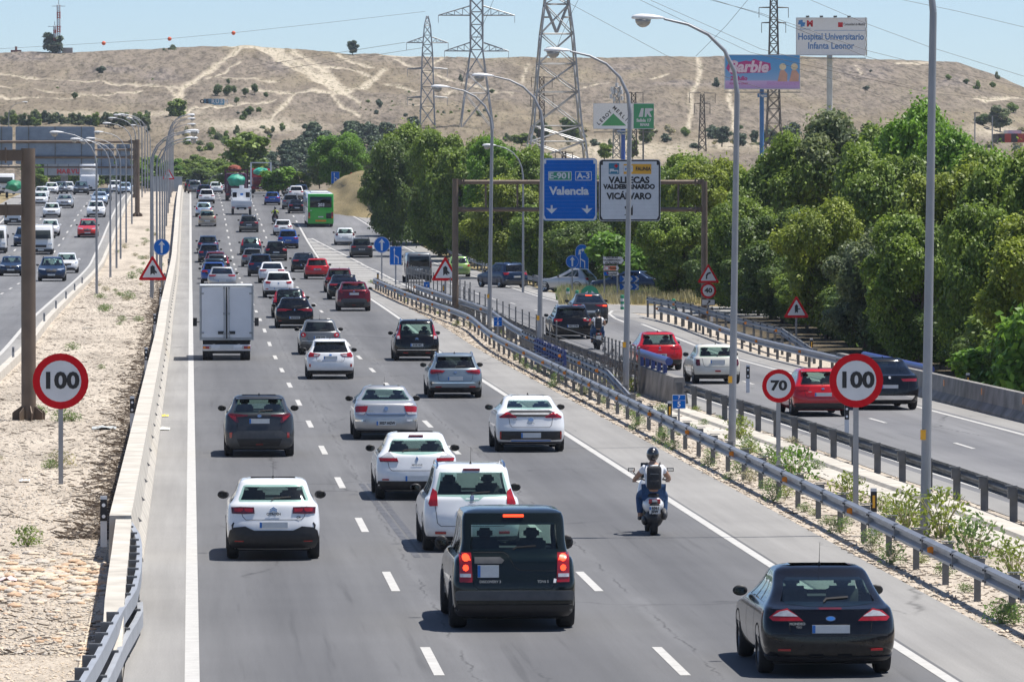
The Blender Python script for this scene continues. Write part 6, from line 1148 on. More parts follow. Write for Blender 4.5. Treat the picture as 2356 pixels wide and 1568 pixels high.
# left gantries, seen from behind
def left_gantry(u, v, top, beams, xl, r, label, panels=()):
    g = gp(u, v); s_ = F / g.y; zz = lambda vv: H + (VV - vv) / s_ - g.z; t = empty('sign_gantry', g, label, 'sign gantry'); b = MB(); b.cyl((0, 0, 0), (0, 0, zz(top)), r, r * .97, 18); b.build('post', M_brown, t, 50)
    b = MB()
    for i in range(8): a = i * math.pi / 4 + .2; d = Vector((math.cos(a), math.sin(a), 0)); b.mesh([d * r, d * (r + .28), d * (r + .28) + Vector((0, 0, .22)), d * r + Vector((0, 0, .42))] + [p + Vector((-d.y, d.x, 0)) * .03 for p in [d * r, d * (r + .28), d * (r + .28) + Vector((0, 0, .22)), d * r + Vector((0, 0, .42))]], [(0, 1, 2, 3), (7, 6, 5, 4), (0, 4, 5, 1), (1, 5, 6, 2), (2, 6, 7, 3)])
    b.build('base_fin', M_brown, t)
    for bv in beams:
        z = zz(bv); b = MB(); b.cyl((-.5, 0, z), (xl - g.x, 0, z), r * .55, n=12); b.build('beam', M_brown, t, 50); b = MB(); b.box((-r - .3, 0, z), (.7, .25, r * 1.5)); b.box((-r - .45, 0, z), (.05, .5, r * 2.1)); b.build('bracket', M_brown, t)
    for (ua, ub, va, vb) in panels:
        xa, xb = gx(ua, g.y) - g.x, gx(ub, g.y) - g.x; za, zb_ = zz(vb), zz(va); n = max(4, int((zb_ - za) / .30)); pn = flat(rrect(xb - xa, zb_ - za, .15, (xa + xb) / 2, (za + zb_) / 2), .30, M_sback, 'sign_panel', t, .03)
        for i in range(n): z = za + .06 + (zb_ - za - .1) * i / n; b = MB(); b.prism([(xa + .1, z), (xb - .1, z), (xb - .1, z + .16), (xa + .1, z + .16)], .23, .29); b.build('plank', M_sback, pn)
        k = max(2, int((xb - xa) / 2.2))
        for i in range(k): x = xa + (xb - xa) * (i + .5) / k; b = MB(); b.box((x, .19, (za + zb_) / 2), (.10, .08, zb_ - za)); b.build('rib', M_galvd, pn)
    return t
left_gantry(66, 965, 342, (358, 483), -24, .22, 'nearest brown gantry post with its arms leaving the left edge')
left_gantry(316, 498, 322, (327, 362), -30, .25, 'brown gantry carrying big grey sign backs over the left carriageway', [(36, 218, 292, 378), (-120, 29, 292, 380)])
left_gantry(310, 455, 330, (345, 385), -30, .2, 'farther gantry with pale blue-grey sign backs beside the lamps', [(224, 262, 332, 402), (268, 300, 332, 402)])
# overpass with graffiti beyond the crest and the bluish wall
y = 880; M_wall = pm('grey blue wall', (.30, .34, .38), .7, 0, .12, .4); p = at(205, 394, y); t = empty('overpass', (p.x, y, 0), 'grey overpass with red graffiti behind the sign backs', 'bridge'); s_ = F / y; zv = lambda v: H + (VV - v) / s_
b = MB(); b.box((0, 1, zv(391)), (205 / s_, 2.5, 26 / s_)); b.build('deck', M_wall, t); b = MB(); b.box((-57 / s_, 1, zv(425)), (16 / s_, 2.2, 52 / s_)); b.build('pier', M_conc2, t)
for k in range(9): b = MB(); b.box((-95 / s_ + k * 24 / s_, -.28, zv(391)), (.12, .08, 26 / s_)); b.build('rib', M_galvd, t)
for k, q in enumerate('MARVUL'): link_mesh('graffiti', text_mesh(q, .95, pm('graffiti red', (.50, .06, .07), .6), .05), t, (-4.6 + k * .72, -.34, zv(395)))
p = at(385, 423, 800); s_ = F / 800; b = MB(); b.box((0, 0, 0), (68 / s_, .5, 36 / s_)); o = b.build('wall', M_wall, None, loc=(p.x, 800, H + (VV - 424) / s_)); setp(o, 'pale blue-grey wall panel standing at the crest behind the median lamps', 'wall')
# ---------------------------------------------------------------- pylons
M_pyl = pm('pylon steel', (.33, .34, .35), .5, .4, .15, 1); M_pyld = pm('rusty pylon steel', (.11, .10, .09), .7, .3, .25, 1)
def lattice(base, s_, prof, label, m, r=.07, arms=(), name='pylon', cat='pylon', y=None, sub=2):
    """prof: (photo v, half width px) from the base up; arms: (v, half length px, root height px)"""
    t = empty(name, base, label, cat); zz = lambda v: H + (VV - v) / s_ - base.z; P = [(zz(v), w_ / s_) for v, w_ in prof]; lv = []
    for (za, wa), (zb_, wb_) in zip(P, P[1:]):
        n = max(1, int((zb_ - za) / max(.8, (wa + wb_) * 1.0)));
        for i in range(n): lv.append((za + (zb_ - za) * i / n, wa + (wb_ - wa) * i / n))
    lv.append(P[-1]); cs = [(1, 1), (1, -1), (-1, -1), (-1, 1)]
    for cx_, cy_ in cs: b = MB(); b.tube([(cx_ * w_, cy_ * w_, z) for z, w_ in lv], r, 4); b.build('leg', m, t)
    b = MB()
    for (za, wa), (zb_, wb_) in zip(lv, lv[1:]):
        for k in range(4):
            (ax, ay), (bx, by) = cs[k], cs[(k + 1) % 4]; b.cyl((ax * wa, ay * wa, za), (bx * wb_, by * wb_, zb_), r * .5, n=4, caps=False); b.cyl((bx * wa, by * wa, za), (ax * wb_, ay * wb_, zb_), r * .5, n=4, caps=False); b.cyl((ax * wb_, ay * wb_, zb_), (bx * wb_, by * wb_, zb_), r * .45, n=4, caps=False)
    b.build('bracing', m, t)
    for av, al, ah in arms:
        z = zz(av); L_ = al / s_; hh = ah / s_; w0 = pch(sorted(P), z)
        for sg in (-1, 1):
            a = MB()
            for cy_ in (-1, 1):
                a.cyl((sg * w0, cy_ * w0, z), (sg * L_, 0, z), r * .7, n=4); a.cyl((sg * w0, cy_ * w0, z + hh), (sg * L_, 0, z), r * .7, n=4)
            n = 4
            for i in range(1, n): q = i / n; xx = sg * (w0 + (L_ - w0) * q); a.cyl((xx, -w0 * (1 - q), z), (xx, -w0 * (1 - q), z + hh * (1 - q)), r * .5, n=4); x2 = sg * (w0 + (L_ - w0) * (q - 1 / n)); a.cyl((x2, -w0 * (1 - q + 1 / n), z), (xx, -w0 * (1 - q), z + hh * (1 - q)), r * .45, n=4)
            a.cyl((sg * L_, 0, z), (sg * L_, 0, z - 1.6), .05, n=6)
            a.build('cross_arm', m, t)
    return t
def on(u, v, y=None): return hp(u, v) if y is None else at(u, v, y)
p = on(983, 288); lattice(p, F / p.y, [(290, 17), (200, 14), (125, 12), (60, 7), (38, 2)], 'slender steel pylon standing left of the two big ones', M_pyl, .13, [(145 - 46 + 0, 48, 13), (159, 46, 3), (225, 46, 3)])
p = on(1096, 292); lattice(p, F / p.y, [(298, 38), (215, 27), (170, 21), (115, 14), (28, 14), (-30, 14)], 'tall pylon with two wide pairs of arms in the middle', M_pyl, .15, [(118, 74, 20), (36, 88, 22)])
p = on(1280, 350, 860); lattice(p, F / 860, [(372, 68), (326, 63), (290, 55), (212, 48), (147, 43), (78, 37), (10, 28), (-20, 25)], 'biggest pylon with spread legs, cut by the top of the photo', M_pyl, .17, [])
t_ = bpy.context.scene.objects.get('pylon.002')
b = MB(); s_ = F / 860; zz = lambda v: H + (VV - v) / s_ - p.z
for cy_ in (-1, 1):
    for sg in (-1, 1):
        b.cyl((sg * 26 / s_, cy_ * 1.6, zz(10)), (0, cy_ * 1.6, zz(76)), .13, n=5); b.cyl((sg * 32 / s_, cy_ * 1.8, zz(40)), (sg * 14 / s_, cy_ * 1.6, zz(40)), .09, n=5)
b.build('upper_v_frame', M_pyl, [o for o in C.objects if o.get('label', '').startswith('biggest pylon')][0])
p = on(1779, 345, 900); lattice(p, F / 900, [(350, 19), (250, 14), (100, 10), (-30, 7)], 'slim dark lattice mast in front of the pink and blue billboard', M_pyld, .10, [(17, 34, 1), (52, 28, 1)])
p = on(1615, 345, 900); lattice(p, F / 900, [(348, 9), (280, 6), (216, 4)], 'small rusty lattice pole in front of the hillside tracks', M_pyld, .07, [(214, 30, 1), (238, 18, 1)])
p = on(1457, 330, 850); lattice(p, F / 850, [(360, 8), (280, 6), (213, 5)], 'small rusty lattice pole between the white and the green billboards', M_pyld, .07, [(213, 22, 1)])
p = on(1246, 330, 880); lattice(p, F / 880, [(340, 8), (280, 6), (176, 5)], 'rusty lattice pole seen through the left leg of the biggest pylon', M_pyld, .07, [(178, 24, 1), (220, 26, 1)])
p = on(1297, 372, 800); lattice(p, F / 800, [(385, 5), (348, 4)], 'low dark pole with a crossbar showing above the blue overhead sign', M_pyld, .1, [(351, 20, 1)])
p = on(1418, 360, 870); lattice(p, F / 870, [(365, 9), (300, 7), (200, 6)], 'telecom mast with drum aerials rising behind the white billboard', M_pyl, .09, [])
mt = [o for o in C.objects if o.get('label', '').startswith('telecom mast')][0]; s_ = F / 870; zz = lambda v: H + (VV - v) / s_ - p.z
for i, (dx, v) in enumerate([(-11, 205), (-9, 212), (9, 203), (11, 212), (-13, 222), (12, 226), (0, 196), (5, 218), (-6, 228), (-2, 210)]): b = MB(); b.cyl((dx / s_, -.3, zz(v + 5)), (dx / s_, -.3, zz(v - 5)), .22, n=8); b.build('aerial', M_swhite, mt, 50)
b = MB(); b.cyl((0, 0, zz(200)), (0, 0, zz(168)), .05, n=6); b.build('spike', M_pyl, mt)
# hilltop masts, hut, graffiti wall
M_mr = pm('mast red', (.40, .05, .04), .6)
for u, w_, v0, v1, lab in ((135, 3.2, 126, 14, 'red and white radio mast on the hilltop at the left'), (126, 2.2, 126, 62, 'short radio mast beside the tall one on the hilltop')):
    p = on(u, 124); s_ = F / p.y; t = empty('radio_mast', p, lab, 'radio mast'); n = 7
    for k in range(n):
        a = (v0 - v1) / s_ * k / n; c = (v0 - v1) / s_ * (k + 1) / n; b = MB(); q = w_ / s_
        for sx_, sy in ((1, 1), (1, -1), (-1, -1), (-1, 1)): b.cyl((sx_ * q, sy * q, a), (sx_ * q, sy * q, c), .13, n=4)
        for j in range(3): z1 = a + (c - a) * j / 3; z2_ = a + (c - a) * (j + 1) / 3; b.cyl((-q, -q, z1), (q, -q, z2_), .08, n=4); b.cyl((q, -q, z1), (-q, -q, z2_), .08, n=4)
        b.build('mast_section', M_mr if k % 2 else M_swhite, t)
    b = MB(); b.cyl((0, 0, (v0 - v1) / s_), (0, 0, (v0 - v1) / s_ * 1.15), .08, n=5); b.box((0, 0, (v0 - v1) / s_ * .97), (3.4, .12, .12)); b.build('aerial', M_pyl, t)
p = on(155, 122); s_ = F / p.y; b = MB(); b.box((0, 0, .6), (24 / s_, 3, 12 / s_)); o = b.build('hut', pm('pale render', (.42, .38, .36), .9), None, loc=p); setp(o, 'low flat-roofed hut on the hilltop beside the dark tree', 'hut')
p = on(37, 122); b = MB(); b.box((0, 0, .3), (24 / s_, 2, 7 / s_)); b.cyl((0, 0, .3), (0, 0, 1.6), .3, n=6); o = b.build('hut', pm('brick red render', (.25, .13, .11), .9), None, loc=p); setp(o, 'small reddish hut on the skyline at the far left', 'hut')
p = on(492, 240); s_ = F / p.y; t = empty('graffiti_wall', p, 'low wall covered in blue graffiti on the hillside', 'wall'); b = MB(); b.box((0, 0, .5), (47 / s_, .5, 14 / s_)); b.build('wall_block', pm('graffiti blue', (.09, .25, .38), .7, 0, .8, .55, detail=3), t)
for k, q in enumerate('RUSH'): link_mesh('graffiti', text_mesh(q, 1.2, M_swhite, .04), t, (-.2 + k * .95, -.27, .55))
for k in range(2): link_mesh('graffiti', text_mesh('OS'[k], 1.2, M['ink'], .06), t, (-2.6 + k * 1.1, -.27, .55))
# ---------------------------------------------------------------- billboards
M_bwhite = pm('billboard white', (.84, .85, .87), .6, 0, .02, 2)
def billboard(y, u0, u1, v0, v1, label, face, post, pu, pv, pm_, pw, frame=None):
    s_ = F / y; c = at((u0 + u1) / 2, (v0 + v1) / 2, y); t = empty('billboard', (c.x, y, c.z), label, 'billboard'); W_, H_ = (u1 - u0) / s_, (v1 - v0) / s_; b = MB(); b.box((0, .4, 0), (W_, .8, H_)); bd = b.build('board', frame or M_swhite, t)
    fc = flat(rrect(W_ * .985, H_ * .96, .02), -.012, face, 'poster', t, .008); b = MB(); x = (pu - (u0 + u1) / 2) / s_; b.cyl((x, .6, -H_ / 2 - 18), (x, .6, -H_ / 2), pw / s_ / 2, n=14); b.build('post', pm_, t, 50); b = MB(); b.box((0, -.3, -H_ / 2 - .45), (W_, .8, .12)); b.build('walkway', M_galvd, t); return t, fc, s_, W_, H_
t, fc, s_, W_, H_ = billboard(880, 1831, 1991, 41, 128, 'white hospital billboard on a pale mast, highest of the billboards', M_bwhite, None, 1909, 0, pm('pale mast', (.5, .53, .53), .6, 0, .15, .6), 13, M_swhite)
for (dx, dz_, ww, hh, mm) in [(-68, 30, 16, 5, 'blue'), (-68, 30, 5, 16, 'blue'), (-72, 34, 6, 6, 'blue'), (-64, 26, 6, 6, 'blue'), (22, 27, 11, 11, 'sred')]: flat(rrect(ww / s_, hh / s_, .02, dx / s_, dz_ / s_), -.024 - .001 * ww / 5, pm('logo blue', (.03, .22, .55), .5) if mm == 'blue' else M_sred, 'logo_field', fc)
link_mesh('lettering', text_mesh('M', 19 / s_, M_sred, .06), fc, (-49 / s_, -.03, 29 / s_)); link_mesh('lettering', fit('Comunidad de Madrid', 8 / s_, M['ink'], 50 / s_, .01), fc, (54 / s_, -.03, 28 / s_)); link_mesh('lettering', text_mesh('SaludMadrid', 5 / s_, pm('logo blue', (.03, .22, .55), .5), .0), fc, (-60 / s_, -.03, 17 / s_)); M_hb = pm('letter blue', (.05, .20, .50), .5)
link_mesh('lettering', fit('Hospital Universitario', 21 / s_, M_hb, 152 / s_, .03), fc, (0, -.03, -1 / s_)); link_mesh('lettering', fit('Infanta Leonor', 21 / s_, M_hb, 107 / s_, .03), fc, (0, -.03, -22 / s_)); b = MB(); b.box((20 / s_, -.018, 14 / s_), (118 / s_, .004, .9 / s_)); b.build('rule', M_hb, fc)
for k in range(4): b = MB(); b.box(((-55 + k * 32) / s_, -.5, H_ / 2 + .15), (.5, .5, .25)); b.cyl(((-55 + k * 32) / s_, .2, H_ / 2), ((-55 + k * 32) / s_, -.5, H_ / 2 + .15), .05, n=4); b.build('floodlight', M['trim'], t)
b = MB()
for k in range(5): z = -H_ / 2 + H_ * k / 4; b.cyl((W_ / 2, .1, z), (W_ / 2 + .35, 1.4, min(z + H_ / 4, H_ / 2)), .06, n=4); b.cyl((W_ / 2 + .35, 1.4, z), (W_ / 2, .1, min(z + H_ / 4, H_ / 2)), .06, n=4)
b.cyl((W_ / 2 + .35, 1.4, -H_ / 2), (W_ / 2 + .35, 1.4, H_ / 2), .09, n=4); b.build('side_truss', M_pyl, t)
def grad_mat(name, st):
    m = bpy.data.materials.new(name); m.use_nodes = True; n = m.node_tree.nodes; l = m.node_tree.links; tc = n.new('ShaderNodeTexCoord'); sx = n.new('ShaderNodeSeparateXYZ'); l.new(tc.outputs['Generated'], sx.inputs[0]); rp = n.new('ShaderNodeValToRGB'); e = rp.color_ramp.elements; e[0].position, e[0].color = st[0][0], rgb(st[0][1]); e[1].position, e[1].color = st[-1][0], rgb(st[-1][1])
    for q in st[1:-1]: k = e.new(q[0]); k.color = rgb(q[1])
    l.new(sx.outputs[2], rp.inputs[0]); l.new(rp.outputs[0], n['Principled BSDF'].inputs['Base Color']); n['Principled BSDF'].inputs['Roughness'].default_value = .5; return m
t, fc, s_, W_, H_ = billboard(850, 1666, 1841, 126, 206, 'pink and blue film poster billboard on a blue mast', grad_mat('printed poster', [(0, (.50, .30, .60)), (.22, (.62, .42, .72)), (.26, (.25, .42, .72)), (.6, (.10, .35, .70)), (1, (.05, .30, .68))]), None, 1753, 0, pm('mast blue', (.03, .16, .42), .5, 0, .1, .6), 10, M_swhite)
M_pk = pm('poster magenta', (.50, .02, .22), .5); M_fl = pm('poster warm tone', (.62, .34, .25), .5, 0, .1, 1); M_bl = pm('poster cream', (.75, .62, .42), .5, 0, .1, 1)
flat([(x / s_, z / s_) for x, z in [(-84, 8), (-78, 22), (-66, 28), (-56, 22), (-38, 26), (-28, 24), (-20, 30), (-8, 26), (18, 20), (20, 6), (8, -2), (-20, -2), (-60, -4), (-72, -6)]], -.022, M_pk, 'title_shape', fc); link_mesh('lettering', fit('Barbie', 36 / s_, pm('poster pale pink', (.80, .62, .74), .5), 92 / s_, .09, shear=.2), fc, (-33 / s_, -.034, 11 / s_))
link_mesh('lettering', text_mesh('20 Julio', 13 / s_, M_pk, .04, shear=.1), fc, (-55 / s_, -.034, -15 / s_)); link_mesh('lettering', text_mesh('SOLO EN CINES', 6 / s_, M_pk, .01), fc, (-55 / s_, -.034, -27 / s_))
for cx_ in (47, 74): flat(ngon(cx_ / s_, 12 / s_, 8 / s_, 14), -.022, M_bl, 'poster_shape', fc); flat([(x / s_, z / s_) for x, z in [(cx_ - 12, -22), (cx_ + 10, -22), (cx_ + 11, -5), (cx_ + 4, 4), (cx_ - 6, 4)]], -.026, M_fl, 'poster_shape', fc)
flat([(x / s_, z / s_) for x, z in [(10, -22), (86, -22), (86, -31), (10, -31)]], -.030, pm('poster lilac', (.55, .30, .62), .5), 'poster_shape', fc)
b = MB(); b.box(((1753 - 1753.5) / s_, -.1, -H_ / 2 - .9), (22 / s_, .5, 9 / s_)); b.build('name_plate', pm('mast blue', (.03, .16, .42)), t); link_mesh('lettering', text_mesh('Tegae', 7.5 / s_, M_swhite, .02), t, (0, -.37, -H_ / 2 - .9))
t, fc, s_, W_, H_ = billboard(800, 1365, 1456, 238, 297, 'white billboard with a green triangle and slanting black letters', M_bwhite, None, 1434, 0, pm('mast deep blue', (.03, .10, .42), .5, 0, .1, .6), 10, M_swhite)
flat([(x / s_, z / s_) for x, z in [(-28, -22), (30, -22), (0, 6)]], -.022, pm('logo green', (.05, .33, .10), .5), 'triangle', fc)
for k, q in enumerate('LEROY'): o = link_mesh('lettering', text_mesh(q, 11.5 / s_, M['ink'], .02), fc, ((-34 + k * 6.6) / s_, -.022, (-17 + k * 6.4) / s_)); o.rotation_euler = (0, -R(45), 0)
for k, q in enumerate('MERLIN'): o = link_mesh('lettering', text_mesh(q, 11.5 / s_, M['ink'], .02), fc, ((3 + k * 6.8) / s_, -.022, (18 - k * 6.6) / s_)); o.rotation_euler = (0, R(45), 0)
b = MB(); b.box((18 / s_, -.2, -H_ / 2 - .5), (20 / s_, .4, 9 / s_)); b.build('name_plate', M_swhite, t); link_mesh('lettering', text_mesh('Tegae', 6.5 / s_, M_hb, .02), t, (18 / s_, -.42, -H_ / 2 - .5))
t, fc, s_, W_, H_ = billboard(812, 1457, 1504, 238, 297, 'green billboard reading Salida 17 Rivas beside the white one', pm('poster green', (.03, .30, .12), .5, 0, .05, .5), None, 1480, 0, M_galvd, 4, M_swhite)
flat([(x / s_, z / s_) for x, z in [(-12, -2), (-2, -2), (0, 18), (-6, 18)]], -.022, M_swhite, 'logo_shape', fc); flat([(x / s_, z / s_) for x, z in [(2, -2), (6, -2), (8, 6), (14, -2), (19, -2), (13, 10), (22, 14), (20, 18), (3, 18)]], -.022, M_swhite, 'logo_shape', fc); link_mesh('lettering', text_mesh('Salida 17', 9.5 / s_, M_swhite, .03), fc, (0, -.022, -10 / s_)); link_mesh('lettering', text_mesh('RIVAS', 8 / s_, M_swhite, .03), fc, (2 / s_, -.022, -20 / s_))
# depot at the right edge, light poles
p = at(2322, 318, 800); s_ = F / 800; t = empty('warehouse', p, 'low warehouse with dark red panels at the right edge above the trees', 'building')
for k in range(5): b = MB(); b.box(((-26 + k * 15) / s_, 0, 0), (14.6 / s_, 6, 20 / s_)); b.build('wall_panel', M_mr if k % 2 else pm('dark panel', (.05, .04, .05), .7), t)
b = MB(); b.box((16 / s_, 4, 14 / s_), (30 / s_, 5, 9 / s_)); b.build('white_roof_block', M_swhite, t)
for u, v0, v1, lab in ((2282, 320, 266, 'grey light pole left of the warehouse'), (2242, 300, 260, 'grey light pole above the tallest bright trees')):
    p = at(u, v0, 780); t = empty('street_lamp', p, lab, 'light pole'); b = MB(); b.cyl((0, 0, -4), (0, 0, (v0 - v1) * 780 / F), .09, n=6); b.build('pole', M_pole, t); b = MB(); b.box((.3, 0, (v0 - v1) * 780 / F), (.8, .3, .12)); b.build('lamp_head', M_galvd, t)
# ---------------------------------------------------------------- overhead wires and marker balls
def wire(pts, label, y0=800, y1=800, r=.03, balls=()):
    P_ = []
    for (u, v), (u2, v2) in zip(pts, pts[1:]):
        for i in range(8): P_.append((u + (u2 - u) * i / 8, v + (v2 - v) * i / 8))
    P_.append(pts[-1]); n = len(P_); Q = [at(u, v, y0 + (y1 - y0) * i / (n - 1)) for i, (u, v) in enumerate(P_)]; t = empty('power_line', Q[0], label, 'power line'); b = MB(); b.tube([q - Q[0] for q in Q], r, 4, False); b.build('wire', M_pyld, t); return t
M_ball = pm('marker ball orange', (.75, .12, .03), .5); yb_ = 1380
wire([(-20, 114), (150, 104), (240, 99), (390, 89.5), (537, 76), (760, 52), (978, 27)], 'thin earth wire carrying the three orange balls', yb_, yb_, .035)
for u, v, lab in ((238.5, 100, 'leftmost orange marker ball on the high wire'), (390, 90, 'middle orange marker ball on the high wire'), (537, 76.5, 'rightmost orange marker ball on the high wire')):
    bm = bmesh.new(); bmesh.ops.create_uvsphere(bm, u_segments=16, v_segments=10, radius=.5); me = bpy.data.meshes.new('marker_ball'); bm.to_mesh(me); bm.free(); me.shade_smooth(); me.materials.append(M_ball); setp(link_mesh('marker_ball', me, None, at(u, v, yb_)), lab, 'marker ball')
for i, (pts, lab) in enumerate([([(1311, 9), (1400, 57), (1532, 128), (1640, 168), (1749, 203)], 'wire dropping from the biggest pylon towards the pink billboard'), ([(1471, 0), (1600, 62), (1726, 121), (1843, 148), (2136, 213), (2355, 238)], 'wire passing just above the top of the second tall lamp'), ([(1494, 0), (1620, 56), (1749, 113), (1943, 162), (2098, 200)], 'wire parallel and right of the one over the second lamp'),
    ([(1632, 0), (1750, 31), (1995, 117), (2170, 161), (2355, 202)], 'wire crossing the upper half of the hospital billboard'), ([(1640, 0), (1750, 34), (1990, 130), (2170, 180), (2355, 227)], 'wire crossing the lower half of the hospital billboard'), ([(1863, 0), (1990, 54), (2136, 108), (2355, 176)], 'highest wire right of the hospital billboard'), ([(1800, 148), (1960, 196), (2098, 247)], 'low wire ending in the tree crowns behind the hospital mast'), ([(2075, 0), (2200, 26), (2355, 63)], 'faint wire at the top right corner'), ([(572, 155), (750, 126), (932, 98)], 'faint wire rising to the left arm of the slender pylon'), ([(572, 171), (780, 140), (975, 110)], 'second faint wire rising to the slender pylon'),
    ([(1135, 0), (1110, 60), (1085, 110), (1060, 200)], 'steep wire left of the middle pylon'), ([(1330, 0), (1310, 40), (1290, 85), (1270, 140)], 'steep wire beside the biggest pylon'), ([(1720, 0), (1670, 60), (1600, 130)], 'steep faint wire left of the slim mast')]): wire(pts, lab, 760, 760, .026)
# ================================================================ THE TRAFFIC: motorway, going away from the camera
def A(x, y): return (403.8 + .2017 * x, 370.1 + .2017 * y)      # enlargements of the photo used for measuring
def B(x, y): return (403.8 + .2017 * x, 605.6 + .2017 * y)
def E(x, y): return (841.2 + .2017 * x, 370.1 + .2017 * y)
def D3(x, y): return (1211.3 + .2017 * x, 605.6 + .2017 * y)
def Lc(x, y): return (.2017 * x, 370.1 + .2017 * y)
car('discovery', 1176, 1441, 'green_black', 'very dark green boxy four-by-four with brake lights on, its square plate at the left')
car('mondeo', 1893, 1545, 'black', 'black five-door saloon nearest the camera at the bottom right on the edge line')
car('mpv5', 1082, 1264, 'white', 'white people carrier with roof rails partly hidden by the dark four-by-four')
car('cactus', 628, 1283, 'white', 'white crossover with black lower bumper alone in the left lane, nearest on that side')
car('chr', 596, 1048, 'darkgrey', 'dark grey coupe-like crossover in the left lane behind the white box truck')
car('astra', 886, 1009, 'silver', 'silver saloon with plate 3027 HGW in the middle lane')
car('megane', 956, 1146, 'white', 'white hatchback with pointed clear and red lamps directly ahead of the white people carrier')
car('ioniq', 1217, 1037, 'white', 'white fastback with a black bar between its lamps in the right lane')
car('ceed', 1045, 914, 'bluegrey', 'blue-grey estate car with roof rails in the right lane')
car('picasso', 957, 829, 'black', 'black people carrier with tall slim lamps along its rear window')
car('fiesta', 759, 871, 'white', 'white small hatchback with dark rear window in the middle lane, below the grey hatchback')
car('h207', 735, 815, 'grey', 'grey small hatchback with round lamps and plate 2738 GVK')
car('megane4', 677, 754, 'black', 'black hatchback with wide thin red lamps and plate 0610 KNZ')
car('volvo', 666, 731, 'black', 'black hatchback with tall lamps beside its window, right behind the thin-lamp black hatchback', over=None)
car('chr', *B(2030, 543), 'wine', 'dark red coupe-like crossover in the right lane under the gore')
car('fast1', *A(1918, 1580), 'black', 'black fastback partly hidden behind the dark red crossover')
car('wagon2', *A(1867, 1498), 'wine', 'dark red estate car left behind the black fastback')
car('hatch1', *A(1615, 1348), 'red', 'red hatchback in the right lane beside the hatched gore')
car('fast1', *A(1462, 1268), 'black', 'black low saloon just left of the red hatchback')
car('niro', *A(1172, 1558), 'white', 'white crossover with small oval rear window in the middle lane')
car('fast1', *A(1100, 1393), 'white', 'white coupe-roofed saloon directly behind the white crossover')
car('suv1', *A(970, 1318), 'navy', 'dark blue crossover left of the white coupe-roofed saloon')
car('hatch1', *A(880, 1208), 'grey', 'grey hatchback with red lamps half hidden by the dark blue crossover')
car('volvo', *A(860, 1073), 'teal', 'petrol-coloured estate with tall red lamps beside the window')
car('suv2', *A(1145, 1138), 'black', 'black rounded crossover in the middle lane with clear and red lamps')
car('suv1', *A(1282, 998), 'blue', 'mid blue crossover right behind the black rounded crossover', over=None)
car('hatch1', *A(1225, 848), 'white', 'white small hatchback with dark blue roof glass behind the blue crossover')
car('suv2', *A(836, 813), 'darkgrey', 'dark grey crossover alone in the middle lane below the flatbed truck')
car('fast1', *A(530, 1462), 'silver', 'silver-grey low coupe showing its roof right above the white box truck')
car('hatch1', *A(437, 1400), 'blue', 'bright blue hatchback left behind the silver-grey coupe')
car('sedan1', *A(443, 1345), 'teal', 'dark blue saloon in the left lane behind the bright blue hatchback')
car('wagon1', *A(480, 1298), 'darkgrey', 'dark grey estate with tall red lamp in the left lane, right side of the queue')
car('wagon2', *A(455, 1262), 'wine', 'dark red estate in the left lane queue')
car('wagon2', *A(385, 1158), 'navy', 'dark blue hatchback-estate with red lamps in the left lane')
car('wagon2', *A(370, 1056), 'navy', 'navy estate at the tail of the left lane queue')
car('xpicasso', *A(362, 748), 'beige', 'beige people carrier in the left lane')
car('hatch2', *A(322, 638), 'lightblue', 'pale silver-blue hatchback partly behind the beige people carrier')
car('suv1', *A(354, 488), 'white', 'white crossover with oval dark rear window near the crest in the left lane')
car('suv1', *A(325, 430), 'navy', 'dark blue crossover behind the white crossover near the crest')
car('mpv5', *A(220, 372), 'grey', 'grey people carrier at the crest in the left lane')
car('mpv5', *A(180, 360), 'black', 'black people carrier at the crest on the far left')
car('hatch2', *A(460, 375), 'white', 'white hatchback at the crest between the left lane and the purple truck')
car('wagon2', *A(545, 356), 'white', 'white estate at the crest left beside the purple truck')
car('hatch1', *A(835, 356), 'white', 'white hatchback at the crest between the two trucks')
car('hatch1', *A(1104, 505), 'blue', 'royal blue hatchback right of the white flatbed truck')
car('suv1', *A(1315, 553), 'grey', 'grey crossover left of the black saloon beside the bus')
car('sedan1', *A(1383, 600), 'black', 'black saloon just left of the green bus')
car('suv2', *A(1375, 440), 'white', 'white crossover left of the roof of the green bus')
car('suv2', *A(1335, 390), 'white', 'white crossover near the crest right of the distant motorcyclist')
car('suv1', *A(1430, 430), 'navy', 'dark crossover with red light hidden behind the green bus')
# slip road
car('leaf', *A(1932, 960), 'white', 'white rounded hatchback on the slip road above the hatched gore')
car('suv1', *A(2120, 1103), 'darkgrey', 'dark crossover on the slip road left of the round blue sign')
car('compact', *E(1060, 1323), 'limegreen', 'pale green small hatchback behind the left gantry post')
car('suv2', *E(1660, 1445), 'navy', 'dark blue crossover turning right on the slip road seen from its left side', heading=-24)
car('rsedan', *D3(712, 688), 'darkgrey', 'dark grey crossover coupe with its brake lights on in the slip road')
car('wagon2', *D3(508, 858), 'black', 'black estate with plate 0021 KVM beside the scooter rider on the slip road', heading=-1.5)
car('leon', *D3(1495, 1213), 'red', 'red hatchback with plate 4141 KLJ behind the blue crash cushion', heading=-1.5)
car('mini', 1646, 882, 'pearl', 'cream white small three-door hatchback with a dark roof', heading=-2, over=None)
car('kia', 1884, 956, 'red', 'red hatchback between the seventy and the hundred sign', heading=-2.5)
car('x4', 2037, 941, 'black', 'black coupe-like off-roader behind the right hundred sign', heading=-2.5)
car('compact', 1340, 672, 'silver', 'silver small hatchback turning right behind the small blue signs', heading=-60)
car('sedan1', 1497, 676, 'navy', 'dark blue saloon driving off right behind the grassy island', heading=-64)
